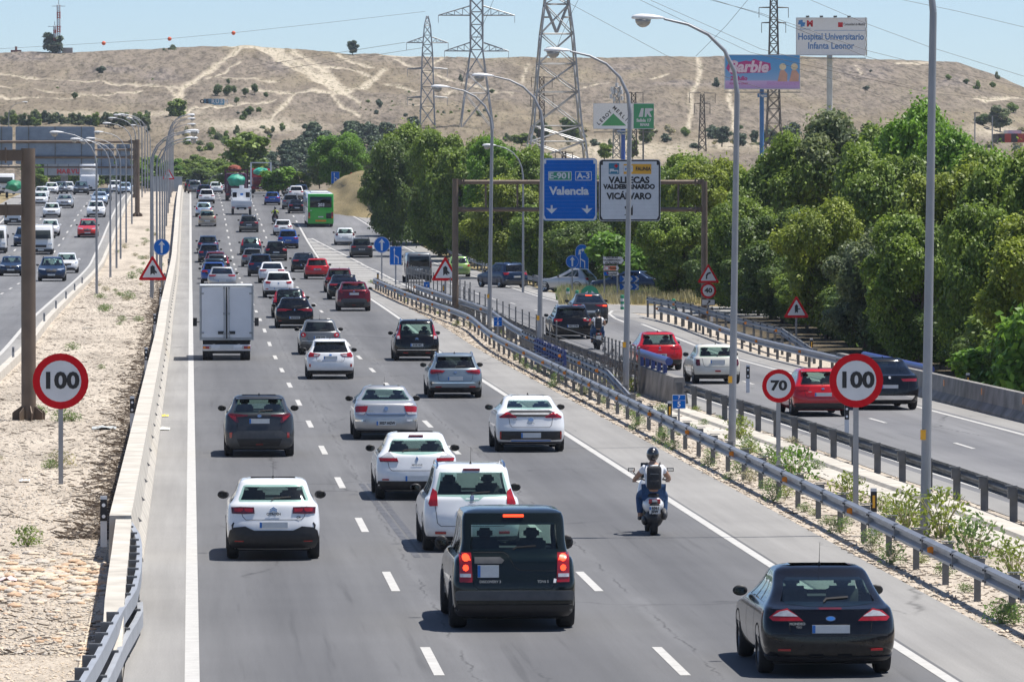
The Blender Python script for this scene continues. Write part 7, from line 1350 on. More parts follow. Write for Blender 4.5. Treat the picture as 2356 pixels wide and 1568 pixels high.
# left carriageway, coming towards the camera
F_ = dict(away=False)
car('frontsuv', *Lc(590, 1372), 'navy', 'dark blue off-roader coming towards the camera with its headlights bright', **F_)
car('fronthatch', *Lc(755, 1278), 'white', 'white car half hidden behind the oncoming dark blue off-roader', **F_)
car('mini', *Lc(125, 1312), 'navy', 'dark blue small round-lamp car at the left edge coming towards the camera', **F_)
car('suv1', *Lc(275, 975), 'navy', 'dark blue car half hidden by the brown gantry post', **F_)
car('fronthatch', *Lc(570, 856), 'white', 'white taxi with a roof sign left of the red car, coming towards the camera', **F_)
car('frontsuv', *Lc(1000, 873), 'brightred', 'bright red crossover coming towards the camera in the left carriageway', **F_)
car('fronthatch', *Lc(588, 648), 'white', 'white hatchback coming, above the taxi', **F_)
car('frontsedan', *Lc(740, 540), 'silver', 'silver saloon coming with clear round headlamps', **F_)
car('frontsuv', *Lc(1095, 643), 'white', 'white crossover coming in the lane next to the median', **F_)
car('frontsedan', *Lc(1135, 502), 'lightblue', 'pale blue saloon behind the oncoming white crossover', **F_)
car('frontsedan', *Lc(1180, 458), 'navy', 'dark blue car behind the pale blue oncoming saloon', **F_)
car('frontsuv', *Lc(925, 388), 'darkgrey', 'black off-roader coming over the crest beside the white box truck', **F_)
car('frontsuv', *Lc(1318, 373), 'white', 'white car coming over the crest right of the white box truck', **F_)
car('fronthatch', *Lc(1423, 380), 'lightblue', 'pale car at the crest beside the brown gantry post', **F_)
car('fronthatch', *Lc(475, 438), 'white', 'white oncoming car at the upper right of the brown gantry post', **F_)
car('fronthatch', *Lc(455, 510), 'white', 'white oncoming car just below the other white car by the brown gantry post', **F_)
car('fronthatch', *Lc(585, 383), 'white', 'small white car in the distance on the left carriageway crest', **F_)
car('fronthatch', *Lc(690, 374), 'grey', 'grey car in the distance behind the crest of the left carriageway', **F_)
car('fronthatch', *Lc(770, 372), 'white', 'far white car just left of the black oncoming off-roader', **F_)
# ================================================================ TRUCKS, BUS, MOTORCYCLES, RIDERS
def part(b, n, m, parent, sm=None, loc=None): return b.build(n, m, parent, sm, loc)
def wheelset(t, xs, y, r, w=.25, kid=True):
    tb = MB(); tb.lathe([(r * .55, -w / 2), (r * .95, -w / 2), (r, -w / 3), (r, w / 3), (r * .95, w / 2), (r * .55, w / 2)], 20); me = tb.data('tyre', M['rubber'], 30)
    hb = MB(); hb.lathe([(0, w * .3), (r * .3, w * .3), (r * .56, w * .1)], 14); hm = hb.data('rim', M['rim'])
    for x in xs: o = link_mesh('wheel', me, t, (x, y, r)); link_mesh('rim', hm, o)
def vehicle(name, u, v, label, cat, heading=0, away=True, front=0):
    g = gp(u, v); t = math.atan2(rz(g.y + 3) - rz(g.y), 3); o = empty(name, g, label, cat); rot = Matrix.Rotation(t, 4, 'X') @ Matrix.Rotation((0 if away else math.pi) - R(heading), 4, 'Z'); o.rotation_euler = rot.to_euler()
    off = rot @ Vector((0, front, 0)); o.location = g - off; return o
def bevbox(c, d, r, m, n, parent, seg=2):
    bm = bmesh.new(); bmesh.ops.create_cube(bm, size=1)
    for v in bm.verts: v.co = Vector((c[0] + v.co.x * d[0], c[1] + v.co.y * d[1], c[2] + v.co.z * d[2]))
    if r: bmesh.ops.bevel(bm, geom=bm.edges[:], offset=r, segments=seg, affect='EDGES', profile=.5)
    me = bpy.data.meshes.new(n); bm.to_mesh(me); bm.free(); smooth(me, 35); me.materials.append(m); return link_mesh(n, me, parent)
M_box = pm('truck panel white', (.66, .68, .71), .45, 0, .06, 1.2, 0)
M_alu = pm('aluminium frame', (.34, .35, .36), .4, .6, .12, 6)
# white box truck seen from behind (origin at the rear tyres)
t = vehicle('box_truck', 521, 828, 'white box truck with closed double rear doors in the left lane', 'truck')
bevbox((0, 2.2, 1.93), (2.16, 5.2, 2.18), .02, M_box, 'cargo_box', t)
yb = -.41
for sg in (-1, 1): part((lambda b: (b.box((sg * 1.06, yb, 1.93), (.075, .06, 2.2)), b)[1])(MB()), 'frame_post', M_alu, t)
b = MB(); b.box((0, yb, 3.02), (2.2, .07, .06)); b.box((0, yb, .86), (2.2, .07, .07)); part(b, 'frame', M_alu, t)
for sg in (-1, 1):
    d = part((lambda b: (b.box((sg * .525, yb - .045, 1.95), (.965, .03, 2.02)), b)[1])(MB()), 'door', M_box, t)
    b = MB(); b.cyl((sg * .10, yb - .085, .86), (sg * .10, yb - .085, 3.0), .014, n=6)
    for z in (.9, 1.1, 1.9, 2.95): b.box((sg * .10, yb - .08, z), (.07, .04, .09))
    part(b, 'lock_bar', M['steel'], d)
    b = MB(); b.box((sg * .22, yb - .075, 1.13), (.26, .03, .12)); part(b, 'handle', M['black'], d)
    for z in (1.12, 2.72):
        b = MB(); b.box((sg * .99, yb - .07, z), (.14, .03, .07)); part(b, 'hinge', M['steel'], d)
b = MB(); b.box((0, yb - .035, 1.93), (.045, .03, 2.1)); part(b, 'door_seal', M['black'], t)
b = MB(); b.box((-0, yb + .06, .80), (1.95, .10, .10)); b.box((-.7, yb, .72), (.5, .08, .1)); b.box((.7, yb, .72), (.5, .08, .1)); b.box((0, 2.2, .68), (.9, 5.0, .2)); part(b, 'chassis', M['under'], t)
bevbox((0, yb - .03, .52), (1.98, .06, .26), .015, PT['white'], 'bumper', t)
for sg in (-1, 1):
    o = bevbox((sg * .80, yb - .08, .53), (.33, .05, .12), .01, M['lamp'], 'tail_light', t); bevbox((sg * .66, yb - .11, .53), (.07, .02, .09), .0, M['lampw'], 'reversing_lamp', o); bevbox((sg * .90, yb - .11, .53), (.09, .02, .09), .0, M['amber'], 'indicator_lamp', o)
    b = MB(); b.box((sg * 1.28, 4.6, 1.45), (.17, .09, .34)); b.box((sg * 1.12, 4.6, 1.45), (.2, .03, .03)); part(b, 'mirror', M['black'], t)
bevbox((0, yb - .075, .55), (.55, .02, .16), 0, M['plate'], 'number_plate', t)
b = MB(); b.box((0, .1, .33), (1.85, .3, .12)); part(b, 'mudguard', M['black'], t); bevbox((0, 5.9, 1.15), (1.95, 1.9, 1.7), .15, PT['white'], 'cab', t)
wheelset(t, (-.86, .86, -.66, .66), .0, .34, .2); wheelset(t, (-.86, .86), 5.2, .34, .2)
# green coach
t = vehicle('coach', *A(1650, 752), 'green coach with white sides seen from behind at the start of the slip road', 'bus', heading=-1)
bevbox((0, 5.0, 1.78), (2.5, 12.0, 2.95), .14, PT['white'], 'body', t, 3)
bevbox((0, -1.03, 1.78), (2.5, .16, 2.9), .07, PT['busgreen'], 'rear_panel', t, 3)
bevbox((0, -1.13, 2.42), (2.10, .03, 1.05), .012, G_dark, 'rear_window', t)
for x in (-1, 1):
    o = bevbox((x * 1.12, -1.12, 1.15), (.20, .05, .62), .02, M['lamp'], 'tail_light', t); bevbox((x * 1.12, -1.15, .95), (.16, .02, .12), .0, M['amber'], 'indicator_lamp', o)
bevbox((0, -1.12, .62), (1.05, .03, .16), 0, M['amber'], 'orange_board', t); bevbox((0, -1.12, 1.0), (.5, .02, .11), 0, M['plate'], 'number_plate', t)
bevbox((.78, -1.12, 1.10), (.5, .02, .5), .04, M['black'], 'engine_vent', t); bevbox((0, -.9, .36), (2.4, .3, .22), .03, M['black'], 'bumper', t)
bevbox((0, 2.0, 3.30), (1.7, 3.2, .16), .06, M_box, 'roof_unit', t)
link_mesh('lettering', text_mesh('203', .42, M['white'], .012), t, (.05, -1.16, 2.15)); link_mesh('lettering', text_mesh('203', .1, M['white'], .003), t, (-.95, -1.12, 1.62))
for sg in (-1, 1):
    for k in range(5): bevbox((sg * 1.255, 1.0 + k * 2.0, 2.3), (.03, 1.9, .95), .01, G_dark, 'side_window', t)
wheelset(t, (-1.1, 1.1), .8, .5, .3); wheelset(t, (-1.1, 1.1), 7.0, .5, .3); b = MB(); b.box((0, 4, .42), (2.3, 10, .25)); part(b, 'underbody', M['under'], t)
# flatbed breakdown lorry
t = vehicle('flatbed_truck', *A(752, 617), 'small white dropside truck with a tall white headboard', 'truck')
bevbox((0, 1.6, 1.02), (2.12, 3.6, .18), .02, M_box, 'flatbed', t); bevbox((0, -.2, 1.28), (2.12, .05, .40), .01, M_box, 'tailboard', t)
for sg in (-1, 1): bevbox((sg * 1.05, 1.6, 1.28), (.05, 3.6, .40), .01, M_box, 'side_board', t)
hbo = bevbox((0, 3.4, 2.05), (2.1, .1, 1.25), .02, PT['white'], 'headboard', t)
for sg in (-1, 1):
    bevbox((sg * .68, 3.33, 2.0), (.42, .03, .5), .0, G_dark, 'window', hbo)
    for k in range(3): bevbox((sg * .98, 3.36, 1.55 + k * .42), (.1, .03, .3), 0, M_alu, 'slot', hbo)
bevbox((.05, 3.30, 2.35), (.5, .1, 1.3), .03, PT['white'], 'mast', t); bevbox((.05, 3.23, 2.05), (.3, .02, .24), 0, M['blue'], 'sticker', t); bevbox((0, 4.4, 1.5), (2.0, 1.9, 1.7), .12, PT['white'], 'cab', t)
bevbox((0, -.25, .78), (2.1, .08, .22), .01, PT['silver'], 'bumper', t)
for sg in (-1, 1): bevbox((sg * .85, -.31, .78), (.28, .03, .12), 0, M['lamp'], 'tail_light', t); bevbox((sg * 1.22, 4.2, 1.8), (.14, .1, .3), .02, M['black'], 'mirror', t)
bevbox((0, -.31, .62), (.5, .02, .1), 0, M['plate'], 'number_plate', t); b = MB(); b.box((0, 2.2, .68), (1.0, 5, .25)); part(b, 'chassis', M['under'], t); wheelset(t, (-.9, .9), .1, .36, .25); wheelset(t, (-.9, .9), 4.0, .36, .22)
# skip lorries with green tarpaulins
M_tarp = pm('green tarpaulin', (.03, .32, .22), .55, 0, .25, 2.5, .6, bdist=.1)
def tarp(c, r, parent, seed, m=None):
    bm = bmesh.new(); bmesh.ops.create_icosphere(bm, subdivisions=4, radius=1)
    for v in bm.verts:
        d = 1 + .16 * noise.noise(v.co * 2.1 + Vector((seed, 0, 0))) + .05 * noise.noise(v.co * 7); v.co = Vector((c[0] + v.co.x * r[0] * d, c[1] + v.co.y * r[1] * d, c[2] + max(v.co.z, -.8) * r[2] * d))
    me = bpy.data.meshes.new('tarpaulin'); bm.to_mesh(me); bm.free(); me.shade_smooth(); me.materials.append(m or M_tarp); return link_mesh('tarpaulin', me, parent)
def skip_truck(u, v, label, paint, frame, loc_t, rt, wd=2.5, ht=3.4, low='red', scrap=False):
    t = vehicle('skip_truck', u, v, label, 'truck'); ov = -1.0
    bevbox((0, 3.5, .95), (wd * .9, 8.5, .35), .03, PT[low], 'chassis', t)
    for sg in (-1, 1):
        b = MB(); b.box((sg * wd / 2, ov + .2, ht / 2 + .5), (.16, .16, ht - .9)); b.box((sg * wd / 2, 4.0, ht / 2 + .5), (.16, .16, ht - .9)); b.box((sg * wd / 2, 1.8, ht - .05), (.14, 4.6, .14)); part(b, 'side_frame', frame, t)
    b = MB(); b.box((0, ov + .2, ht), (wd + .2, .16, .14)); part(b, 'top_bar', frame, t)
    bevbox((0, 1.8, 1.55), (wd * .84, 4.6, 1.0), .12, PT[low], 'skip', t)
    tarp(loc_t, rt, t, u)
    bevbox((0, ov, .75), (wd, .12, .4), .02, PT[low], 'bumper', t)
    for sg in (-1, 1): bevbox((sg * wd * .4, ov - .08, .78), (.36, .04, .16), 0, M['lamp'], 'tail_light', t)
    bevbox((0, ov - .08, .75), (.5, .02, .11), 0, M['plate'], 'number_plate', t); bevbox((0, 6.2, 1.9), (2.4, 2.2, 2.4), .15, PT[paint], 'cab', t)
    if scrap: tarp((-.2, 2.5, ht + .1), (.75, .9, .45), t, 4, pm('rusty scrap', (.22, .05, .03), .8, 0, .5, 6, 1))
    wheelset(t, (-wd * .42, wd * .42), 0, .5, .4); wheelset(t, (-wd * .42, wd * .42), 6, .5, .3); return t
skip_truck(*A(694, 456), 'aubergine skip lorry with a bulging light green tarpaulin and rusty scrap on top', 'purple', PT['purple'], (0, -.5, 2.35), (1.02, 1.0, .75), 2.55, 3.55, 'purple', True)
skip_truck(*A(975, 375), 'red and white skip lorry with a dark green tarpaulin inside a pale tall frame', 'red', M_box, (0, .2, 2.75), (1.0, 1.4, .5), 2.5, 3.9, 'wine')
# grey van on the slip road
t = vehicle('panel_van', *E(600, 1388), 'dark grey high panel van seen from behind on the slip road', 'van', heading=-2)
bm_ = bevbox((0, 1.3, 1.18), (1.80, 4.1, 1.72), .20, PT['grey'], 'body', t, 4); bevbox((0, -.76, 1.46), (1.36, .03, .66), .02, G_dark, 'rear_window', t)
for v in bm_.data.vertices:
    k = max(0, (v.co.z - 1.1) / .95); v.co.x *= 1 - .12 * k; v.co.y += .10 * k if v.co.y < 0 else -.3 * k
for sg in (-1, 1): bevbox((sg * .80, -.74, 1.25), (.10, .06, .45), .02, M['lampd'], 'tail_light', t); bevbox((sg * 1.0, 2.3, 1.25), (.18, .1, .2), .03, M['black'], 'mirror', t)
bevbox((0, -.78, .42), (1.76, .12, .26), .04, M['black'], 'bumper', t); bevbox((0, -.78, .92), (.5, .02, .11), 0, M['plate'], 'number_plate', t); bevbox((.0, -.78, 1.1), (.12, .03, .06), 0, M['black'], 'handle', t); bevbox((0, -.72, 1.93), (.14, .03, .04), 0, M['lamp'], 'brake_light', t)
wheelset(t, (-.78, .78), 0, .32, .2); wheelset(t, (-.78, .78), 2.7, .32, .2); b = MB(); b.box((0, 1.4, .3), (1.5, 3.4, .16)); part(b, 'underbody', M['under'], t)
# oncoming vans and trucks (front towards the camera; local -y is the front, origin at the front tyres)
def front_van(u, v, w, h, l, label, paint='white', box=None, cat='van', name='van'):
    t = vehicle(name, u, v, label, cat, away=True); hb = h if not box else min(h, 2.3)
    o = bevbox((0, l / 2 - .8, hb / 2 + .18), (w, l if not box else 2.2, hb - .36), .16, PT[paint], 'cab' if box else 'body', t, 3)
    for vv in o.data.vertices:
        k = max(0, (vv.co.z - hb * .5) / (hb * .5)); 
        if vv.co.y < .2: vv.co.y += .75 * k
        vv.co.x *= 1 - .08 * k
    if box: 
        o.location = (0, -l / 2 + 1.1, 0); bevbox((0, l / 2 + .6, h / 2 + .55), (w * 1.06, l - 1.8, h - .9), .03, M_box, 'cargo_box', t)
        dfl = bevbox((0, .9, h - .25), (w * .85, 1.0, .75), .25, PT['white'], 'air_deflector', t, 3)
    b = MB(); x = w * .42; b.mesh([(-x, -.78, hb * .55), (x, -.78, hb * .55), (x * .92, -.34, hb * .84), (-x * .92, -.34, hb * .84)], [(0, 1, 2, 3)]); part(b, 'windscreen', G_dark, t)
    for sg in (-1, 1): bevbox((sg * w * .38, -.82, hb * .36), (w * .17, .06, .20), .03, M['head'], 'headlight', t); bevbox((sg * (w / 2 + .12), .1, hb * .62), (.16, .1, .3), .03, M['black'], 'mirror', t)
    bevbox((0, -.82, hb * .30), (w * .45, .06, .22), .02, M['black'], 'grille', t); bevbox((0, -.80, .36), (w * .98, .12, .30), .05, M['black'], 'bumper', t); bevbox((0, -.88, .42), (.5, .02, .11), 0, M['plate'], 'number_plate', t)
    wheelset(t, (-w * .43, w * .43), 0, .34, .22); wheelset(t, (-w * .43, w * .43), l - 1.9, .34, .22); return t
front_van(*Lc(470, 1068), 2.0, 2.45, 5.4, 'white panel van with dark bumper coming out from behind the brown gantry post')
front_van(*Lc(70, 388), 2.05, 2.6, 5.6, 'white high van at the far left edge coming over the crest')
front_van(*Lc(1010, 368), 2.2, 3.6, 6.5, 'white box truck with rounded air deflector coming over the crest of the left carriageway', box=1, cat='truck', name='box_truck')
front_van(*Lc(160, 732), 1.95, 1.95, 4.6, 'white low van with dark bumper left of the brown gantry post', 'white')
front_van(*Lc(-60, 1052), 2.0, 2.3, 5.2, 'white van cut by the left edge of the photo')
t = vehicle('skip_truck', *Lc(165, 425), 'small truck carrying a green covered load at the left edge of the crest', 'truck'); bevbox((0, 2, .8), (2.2, 4, .5), .05, PT['white'], 'chassis', t); tarp((0, 1.0, 1.35), (1.05, 1.6, .75), t, 9, pm('dark green cover', (.02, .20, .10), .6, 0, .3, 2)); wheelset(t, (-.9, .9), .2, .4, .3)
# ---- people: one skinned body each
def skin_body(name, J, E_, rad, m, parent, sub=2):
    me = bpy.data.meshes.new(name); me.from_pydata(J, E_, []); o = link_mesh(name, me, parent); o.modifiers.new('skin', 'SKIN'); o.modifiers['skin'].use_smooth_shade = True
    for i, r in enumerate(rad): sv = me.skin_vertices[0].data[i]; sv.radius = (r, r) if not isinstance(r, tuple) else r; sv.use_root = (i == 0)
    s = o.modifiers.new('sub', 'SUBSURF'); s.levels = sub; s.render_levels = sub
    dg = bpy.context.evaluated_depsgraph_get(); bpy.context.view_layer.update(); ne = bpy.data.meshes.new_from_object(o.evaluated_get(dg)); o.modifiers.clear(); o.data = ne; ne.materials.clear(); ne.materials.append(m); ne.shade_smooth(); ne.name = name; bpy.data.meshes.remove(me); return o
M_skin = pm('skin', (.42, .24, .16), .55, 0, .12, 12); M_tee = pm('white cotton', (.72, .73, .76), .85, 0, .06, 14, .5); M_jean = pm('blue denim', (.035, .085, .19), .9, 0, .25, 24, .3); M_helm = pm('black helmet', (.014, .014, .016), .28, 0, .1, 6, 0, 1); M_bag = pm('black backpack', (.03, .03, .034), .8, 0, .25, 30, .5)
def rider(parent_loc, rot, label, seat=.80, hand=(.33, .58, 1.06), foot=(.24, .34, .34), shirt=M_tee, leg=M_jean, bag=True, vest=None, sc_=1.0, sleeves='short'):
    t = empty('person', parent_loc, label, 'person'); t.rotation_euler = rot
    hip = (0, 0, seat + .10); ch = (0, .12, seat + .42); nk = (0, .17, seat + .62); sh = [(s_ * .175, .13, seat + .53) for s_ in (-1, 1)]
    J = [hip, (0, .04, seat + .24), ch, nk, (0, .19, seat + .70)]; Ed = [(0, 1), (1, 2), (2, 3), (3, 4)]; rd = [.07, .10, .14, .075, .07]
    for s_ in (-1, 1):
        b0 = len(J); J += [(s_ * .18, .13, seat + .52), (s_ * .30, .22, seat + .36), (s_ * (hand[0] + .02), hand[1] - .16, hand[2] + .03), (s_ * hand[0], hand[1] - .03, hand[2]), (s_ * hand[0], hand[1] + .05, hand[2] - .01)]; rd += [.075, .056, .042, .032, .03]; Ed += [(2, b0), (b0, b0 + 1), (b0 + 1, b0 + 2), (b0 + 2, b0 + 3), (b0 + 3, b0 + 4)]
        b1 = len(J); J += [(s_ * .11, .08, seat + .06), (s_ * .25, .42, seat - .02), (s_ * foot[0], foot[1], foot[2]), (s_ * foot[0], foot[1] + .16, foot[2] - .04)]; rd += [.06, .06, .05, .042]; Ed += [(0, b1), (b1, b1 + 1), (b1 + 1, b1 + 2), (b1 + 2, b1 + 3)]
    skin_body('body', J, Ed, rd, M_skin, t)
    Jt = [hip, (0, .04, seat + .24), ch, (0, .16, seat + .57)]; Et = [(0, 1), (1, 2), (2, 3)]; rt = [.175, .168, .188, .10]
    for s_ in (-1, 1):
        b0 = len(Jt); Jt += [(s_ * .18, .13, seat + .52), (s_ * .27, .19, seat + .42)]; rt += [.088, .072]; Et += [(2, b0), (b0, b0 + 1)]
        if sleeves == 'long': Jt += [(s_ * (hand[0] + .02), hand[1] - .16, hand[2] + .04), (s_ * hand[0], hand[1] - .06, hand[2])]; rt += [.055, .045]; Et += [(b0 + 1, b0 + 2), (b0 + 2, b0 + 3)]
    skin_body('shirt', Jt, Et, rt, shirt, t)
    Jl = [(0, .0, seat + .06)]; El = []; rl = [.17]
    for s_ in (-1, 1):
        b0 = len(Jl); Jl += [(s_ * .12, .10, seat + .05), (s_ * .25, .42, seat - .02), (s_ * foot[0], foot[1] + .01, foot[2] + .05)]; rl += [.118, .088, .062]; El += [(0, b0), (b0, b0 + 1), (b0 + 1, b0 + 2)]
    skin_body('trousers', Jl, El, rl, leg, t)
    for s_ in (-1, 1):
        bm = bmesh.new(); bmesh.ops.create_uvsphere(bm, u_segments=10, v_segments=6, radius=1)
        for v in bm.verts: v.co = Vector((s_ * foot[0] + v.co.x * .05, foot[1] + .06 + v.co.y * .14, foot[2] - .02 + max(v.co.z, -.6) * .06))
        me = bpy.data.meshes.new('shoe'); bm.to_mesh(me); bm.free(); me.shade_smooth(); me.materials.append(M['black']); link_mesh('shoe', me, t)
        for f in range(4):      # gloved fingers closed round the grip
            b = MB(); x = s_ * (hand[0] - .03 + f * .021); b.tube([(x, hand[1] - .0, hand[2] + .025), (x, hand[1] + .055, hand[2] + .02), (x, hand[1] + .06, hand[2] - .02), (x, hand[1] + .03, hand[2] - .03)], .011, 5); part(b, 'finger', M_skin, t, 60)
    bm = bmesh.new(); bmesh.ops.create_uvsphere(bm, u_segments=20, v_segments=14, radius=1)
    for v in bm.verts: v.co = Vector((v.co.x * .125, .21 + v.co.y * .15, seat + .80 + v.co.z * (.145 if v.co.z > 0 else .15)))
    me = bpy.data.meshes.new('helmet'); bm.to_mesh(me); bm.free(); me.shade_smooth(); me.materials.append(M_helm); h = link_mesh('helmet', me, t); b = MB(); b.box((0, .065, seat + .86), (.02, .01, .03)); part(b, 'sticker', M['chrome'], h)
    if bag:
        g = bevbox((0, -.14, seat + .35), (.29, .15, .47), .055, M_bag, 'backpack', t, 3); b = MB(); b.tube([(-.09, -.12, seat + .58), (-.13, .02, seat + .64), (-.14, .12, seat + .60)], .014, 5); b.tube([(.09, -.12, seat + .58), (.13, .02, seat + .64), (.14, .12, seat + .60)], .014, 5); part(b, 'strap', M_bag, g, 60); bevbox((0, -.225, seat + .24), (.20, .02, .13), .01, M_bag, 'pocket', g); b = MB(); b.box((0, -.222, seat + .43), (.17, .006, .008)); part(b, 'zip', M['steel'], g)
    if vest: 
        bevbox((0, .055, seat + .36), (.33, .30, .42), .09, vest, 'vest', t, 3); 
    return t
def scooter(u, v, label, plate=('6361', 'JSW'), paint='white', heading=0, big=1.0):
    t = vehicle('scooter', u, v, label, 'motorcycle', heading)
    def ell(c, r, m, n, seg=16):
        bm = bmesh.new(); bmesh.ops.create_uvsphere(bm, u_segments=seg, v_segments=10, radius=1)
        for vv in bm.verts: vv.co = Vector((c[0] + vv.co.x * r[0], c[1] + vv.co.y * r[1], c[2] + vv.co.z * r[2]))
        me = bpy.data.meshes.new(n); bm.to_mesh(me); bm.free(); me.shade_smooth(); me.materials.append(m); return link_mesh(n, me, t)
    wheelset(t, (0,), 0, .25, .14); wheelset(t, (0,), 1.35, .25, .12)
    ell((0, .15, .60), (.22, .42, .19), PT[paint], 'rear_body'); ell((0, .75, .42), (.22, .55, .18), M['black'], 'floorboard'); ell((0, 1.15, .75), (.24, .20, .40), PT[paint], 'front_shield'); ell((0, .28, .79), (.17, .42, .075), M['black'], 'seat'); ell((0, -.02, .34), (.19, .26, .19), M['black'], 'engine'); ell((.21, .05, .42), (.075, .30, .12), M['trim'], 'exhaust'); ell((-.18, .05, .30), (.06, .22, .10), M['black'], 'belt_cover')
    o = bevbox((0, -.24, .68), (.24, .05, .10), .02, M['lamp'], 'tail_light', t); bevbox((0, -.27, .70), (.10, .02, .05), .0, M['lampw'], 'lens', o); ell((0, -.24, .56), (.11, .06, .14), M['black'], 'plate_holder'); pl = bevbox((0, -.31, .52), (.22, .012, .16), .004, M['plate'], 'number_plate', t)
    if plate: link_mesh('lettering', text_mesh(plate[0], .075, M['ink'], .003), pl, (.015, -.32, .555)); link_mesh('lettering', text_mesh(plate[1], .075, M['ink'], .003), pl, (.0, -.32, .485)); bevbox((-.092, -.319, .55), (.028, .004, .06), 0, M['blue'], 'blue_band', pl)
    ell((0, -.20, .40), (.075, .05, .09), PT['silver'], 'mudguard')
    b = MB(); b.tube([(-.36, .60, 1.06), (-.18, .78, 1.08), (0, .86, 1.02), (.18, .78, 1.08), (.36, .60, 1.06)], .018, 6); part(b, 'handlebar', M['black'], t, 60); bevbox((0, 1.12, 1.22), (.34, .02, .34), .01, G_dark, 'windshield', t)
    for sg in (-1, 1):
        b = MB(); b.tube([(sg * .24, .72, 1.08), (sg * .36, .70, 1.24)], .008, 5); mr = part(b, 'mirror_stalk', M['black'], t); bevbox((sg * .39, .68, 1.27), (.14, .03, .08), .012, M['black'], 'mirror', t); bevbox((sg * .39, .66, 1.27), (.11, .01, .055), 0, M['chrome'], 'mirror_glass', t)
    return t
t = scooter(1503, 1230, 'white scooter with plate 6361 JSW alone beside the right edge line', heading=0)
rider(t.location.copy(), t.rotation_euler, 'rider in white T-shirt and jeans with black helmet and backpack on the near scooter')
t = scooter(*D3(815, 983), 'black scooter with white plate between the two black cars on the slip road', None, 'darkgrey', heading=-1)
rider(t.location.copy(), t.rotation_euler, 'scooter rider in pale shirt, dark backpack and helmet on the slip road')
t = scooter(*A(1135, 724), 'motorcycle of the rider in yellow and black between the lanes', None, 'black')
rider(t.location.copy(), t.rotation_euler, 'motorcyclist in high-visibility yellow sleeves riding between the lanes', shirt=pm('high visibility yellow', (.45, .62, .03), .7, 0, .1, 9), leg=M['black'], bag=True, sleeves='long')
t = scooter(*A(1235, 400), 'dark motorcycle near the crest left of the white crossovers', None, 'black')
rider(t.location.copy(), t.rotation_euler, 'motorcyclist in dark clothes near the crest', shirt=M['black'], leg=M['black'], bag=False, sleeves='long')
# ================================================================ THINGS ON THE GROUND
rr = random.Random(21)
G_med = [o for o in C.objects if o.name == 'median_ground'][0]
# loose cobbles on the median, bottom left
M_st = [pm('cobble ochre', (.56, .39, .26), .85, 0, .35, 3, .5), pm('cobble pale', (.60, .50, .385), .85, 0, .3, 3, .5), pm('cobble grey', (.50, .45, .385), .85, 0, .3, 3, .5)]; SM = []
for k in range(6):
    vs, fs = ico((0, 0, 0), (1, 1, 1), 1); q = random.Random(k); vs = [tuple(c * (1 + q.uniform(-.22, .22)) for c in v) for v in vs]; b = MB(); b.mesh(vs, fs); SM.append(b.data('stone', M_st[k % 3], 70))
n = 0
while n < 285:
    u, v = rr.uniform(-20, 262), rr.gauss(1325, 34) if n < 235 else rr.uniform(1400, 1520)
    if u > lin([(1270, 262), (1400, 235), (1520, 215)], v) or v < 1272: continue
    g = gp(u, v, -.01); sz = rr.uniform(.06, .14) * (1 if n < 235 else .6); o = link_mesh('stone', SM[rr.randrange(6)], G_med, g + Vector((0, 0, sz * .15))); o.scale = (sz * rr.uniform(.9, 1.5), sz, sz * rr.uniform(.3, .55)); o.rotation_euler = (0, 0, rr.uniform(0, 6)); n += 1
# gravel, twigs and dry litter: uncountable
def scatter(name, n, f, label, cat, m, kind='stuff', seed=1, shape='pebble', smin=.015, smax=.05):
    r = np.random.RandomState(seed); V = []; Fc = []; base = np.array([(1, 0, 0), (-1, 0, 0), (0, 1, 0), (0, -1, 0), (0, 0, 1), (0, 0, -.6)], float); F6 = np.array([(0, 2, 4), (2, 1, 4), (1, 3, 4), (3, 0, 4), (2, 0, 5), (1, 2, 5), (3, 1, 5), (0, 3, 5)])
    P_ = np.array([f(r) for _ in range(n)]); s = (smin + (smax - smin) * r.rand(n)**2)[:, None, None]
    if shape == 'pebble': v = base[None] * (1 + .4 * (r.rand(n, 6, 1) - .5)) * s * np.array([1.2, 1.2, .7]); v = v + P_[:, None, :]; f_ = F6[None] + 6 * np.arange(n)[:, None, None]; me = np_mesh(name, v.reshape(-1, 3), f_.reshape(-1, 3), 3)
    else:
        a = r.rand(n) * 6.28; L = s[:, 0, 0] * 6; d = np.stack([np.cos(a) * L, np.sin(a) * L, r.rand(n) * L * .35], -1); w_ = s[:, 0, 0] * .25; q = np.stack([-np.sin(a) * w_, np.cos(a) * w_, w_ * 2], -1)
        v = np.stack([P_ - d / 2, P_ - d / 2 + q, P_ + d / 2 + q, P_ + d / 2], 1); me = np_mesh(name, v.reshape(-1, 3), np.arange(4 * n).reshape(-1, 4), 4)
    me.materials.append(m); return setp(link_mesh(name, me), label, cat, None, kind)
def med(r): y = 84 + 330 * r.rand()**1.7; x = -6.8 + 5.3 * r.rand(); return (x, y, rz(y) - .005)
def medr(r): y = 112 + 300 * r.rand()**1.5; x = -1.6 - abs(r.randn()) * .45; return (x, y, rz(y) + .0)
def ver(r): y = 78 + 290 * r.rand()**1.5; a = verge_l(y) + .05; b_ = EXL(y) - 1.15; x = a + (b_ - a) * r.rand()**1.3; return (x, y, rz(y) - .005)
def nearm(r): u, v = r.uniform(-20, 300), r.uniform(1050, 1568); g = gp(u, v, -.01); return (min(g.x, -1.6), g.y, g.z)
scatter('gravel', 14000, med, 'small stones strewn over the sandy median', 'gravel', M_st[2], seed=2, smin=.012, smax=.045)
scatter('gravel', 4000, nearm, 'pale and rust coloured pebbles around the cobbles', 'gravel', M_st[1], seed=3, smin=.012, smax=.04)
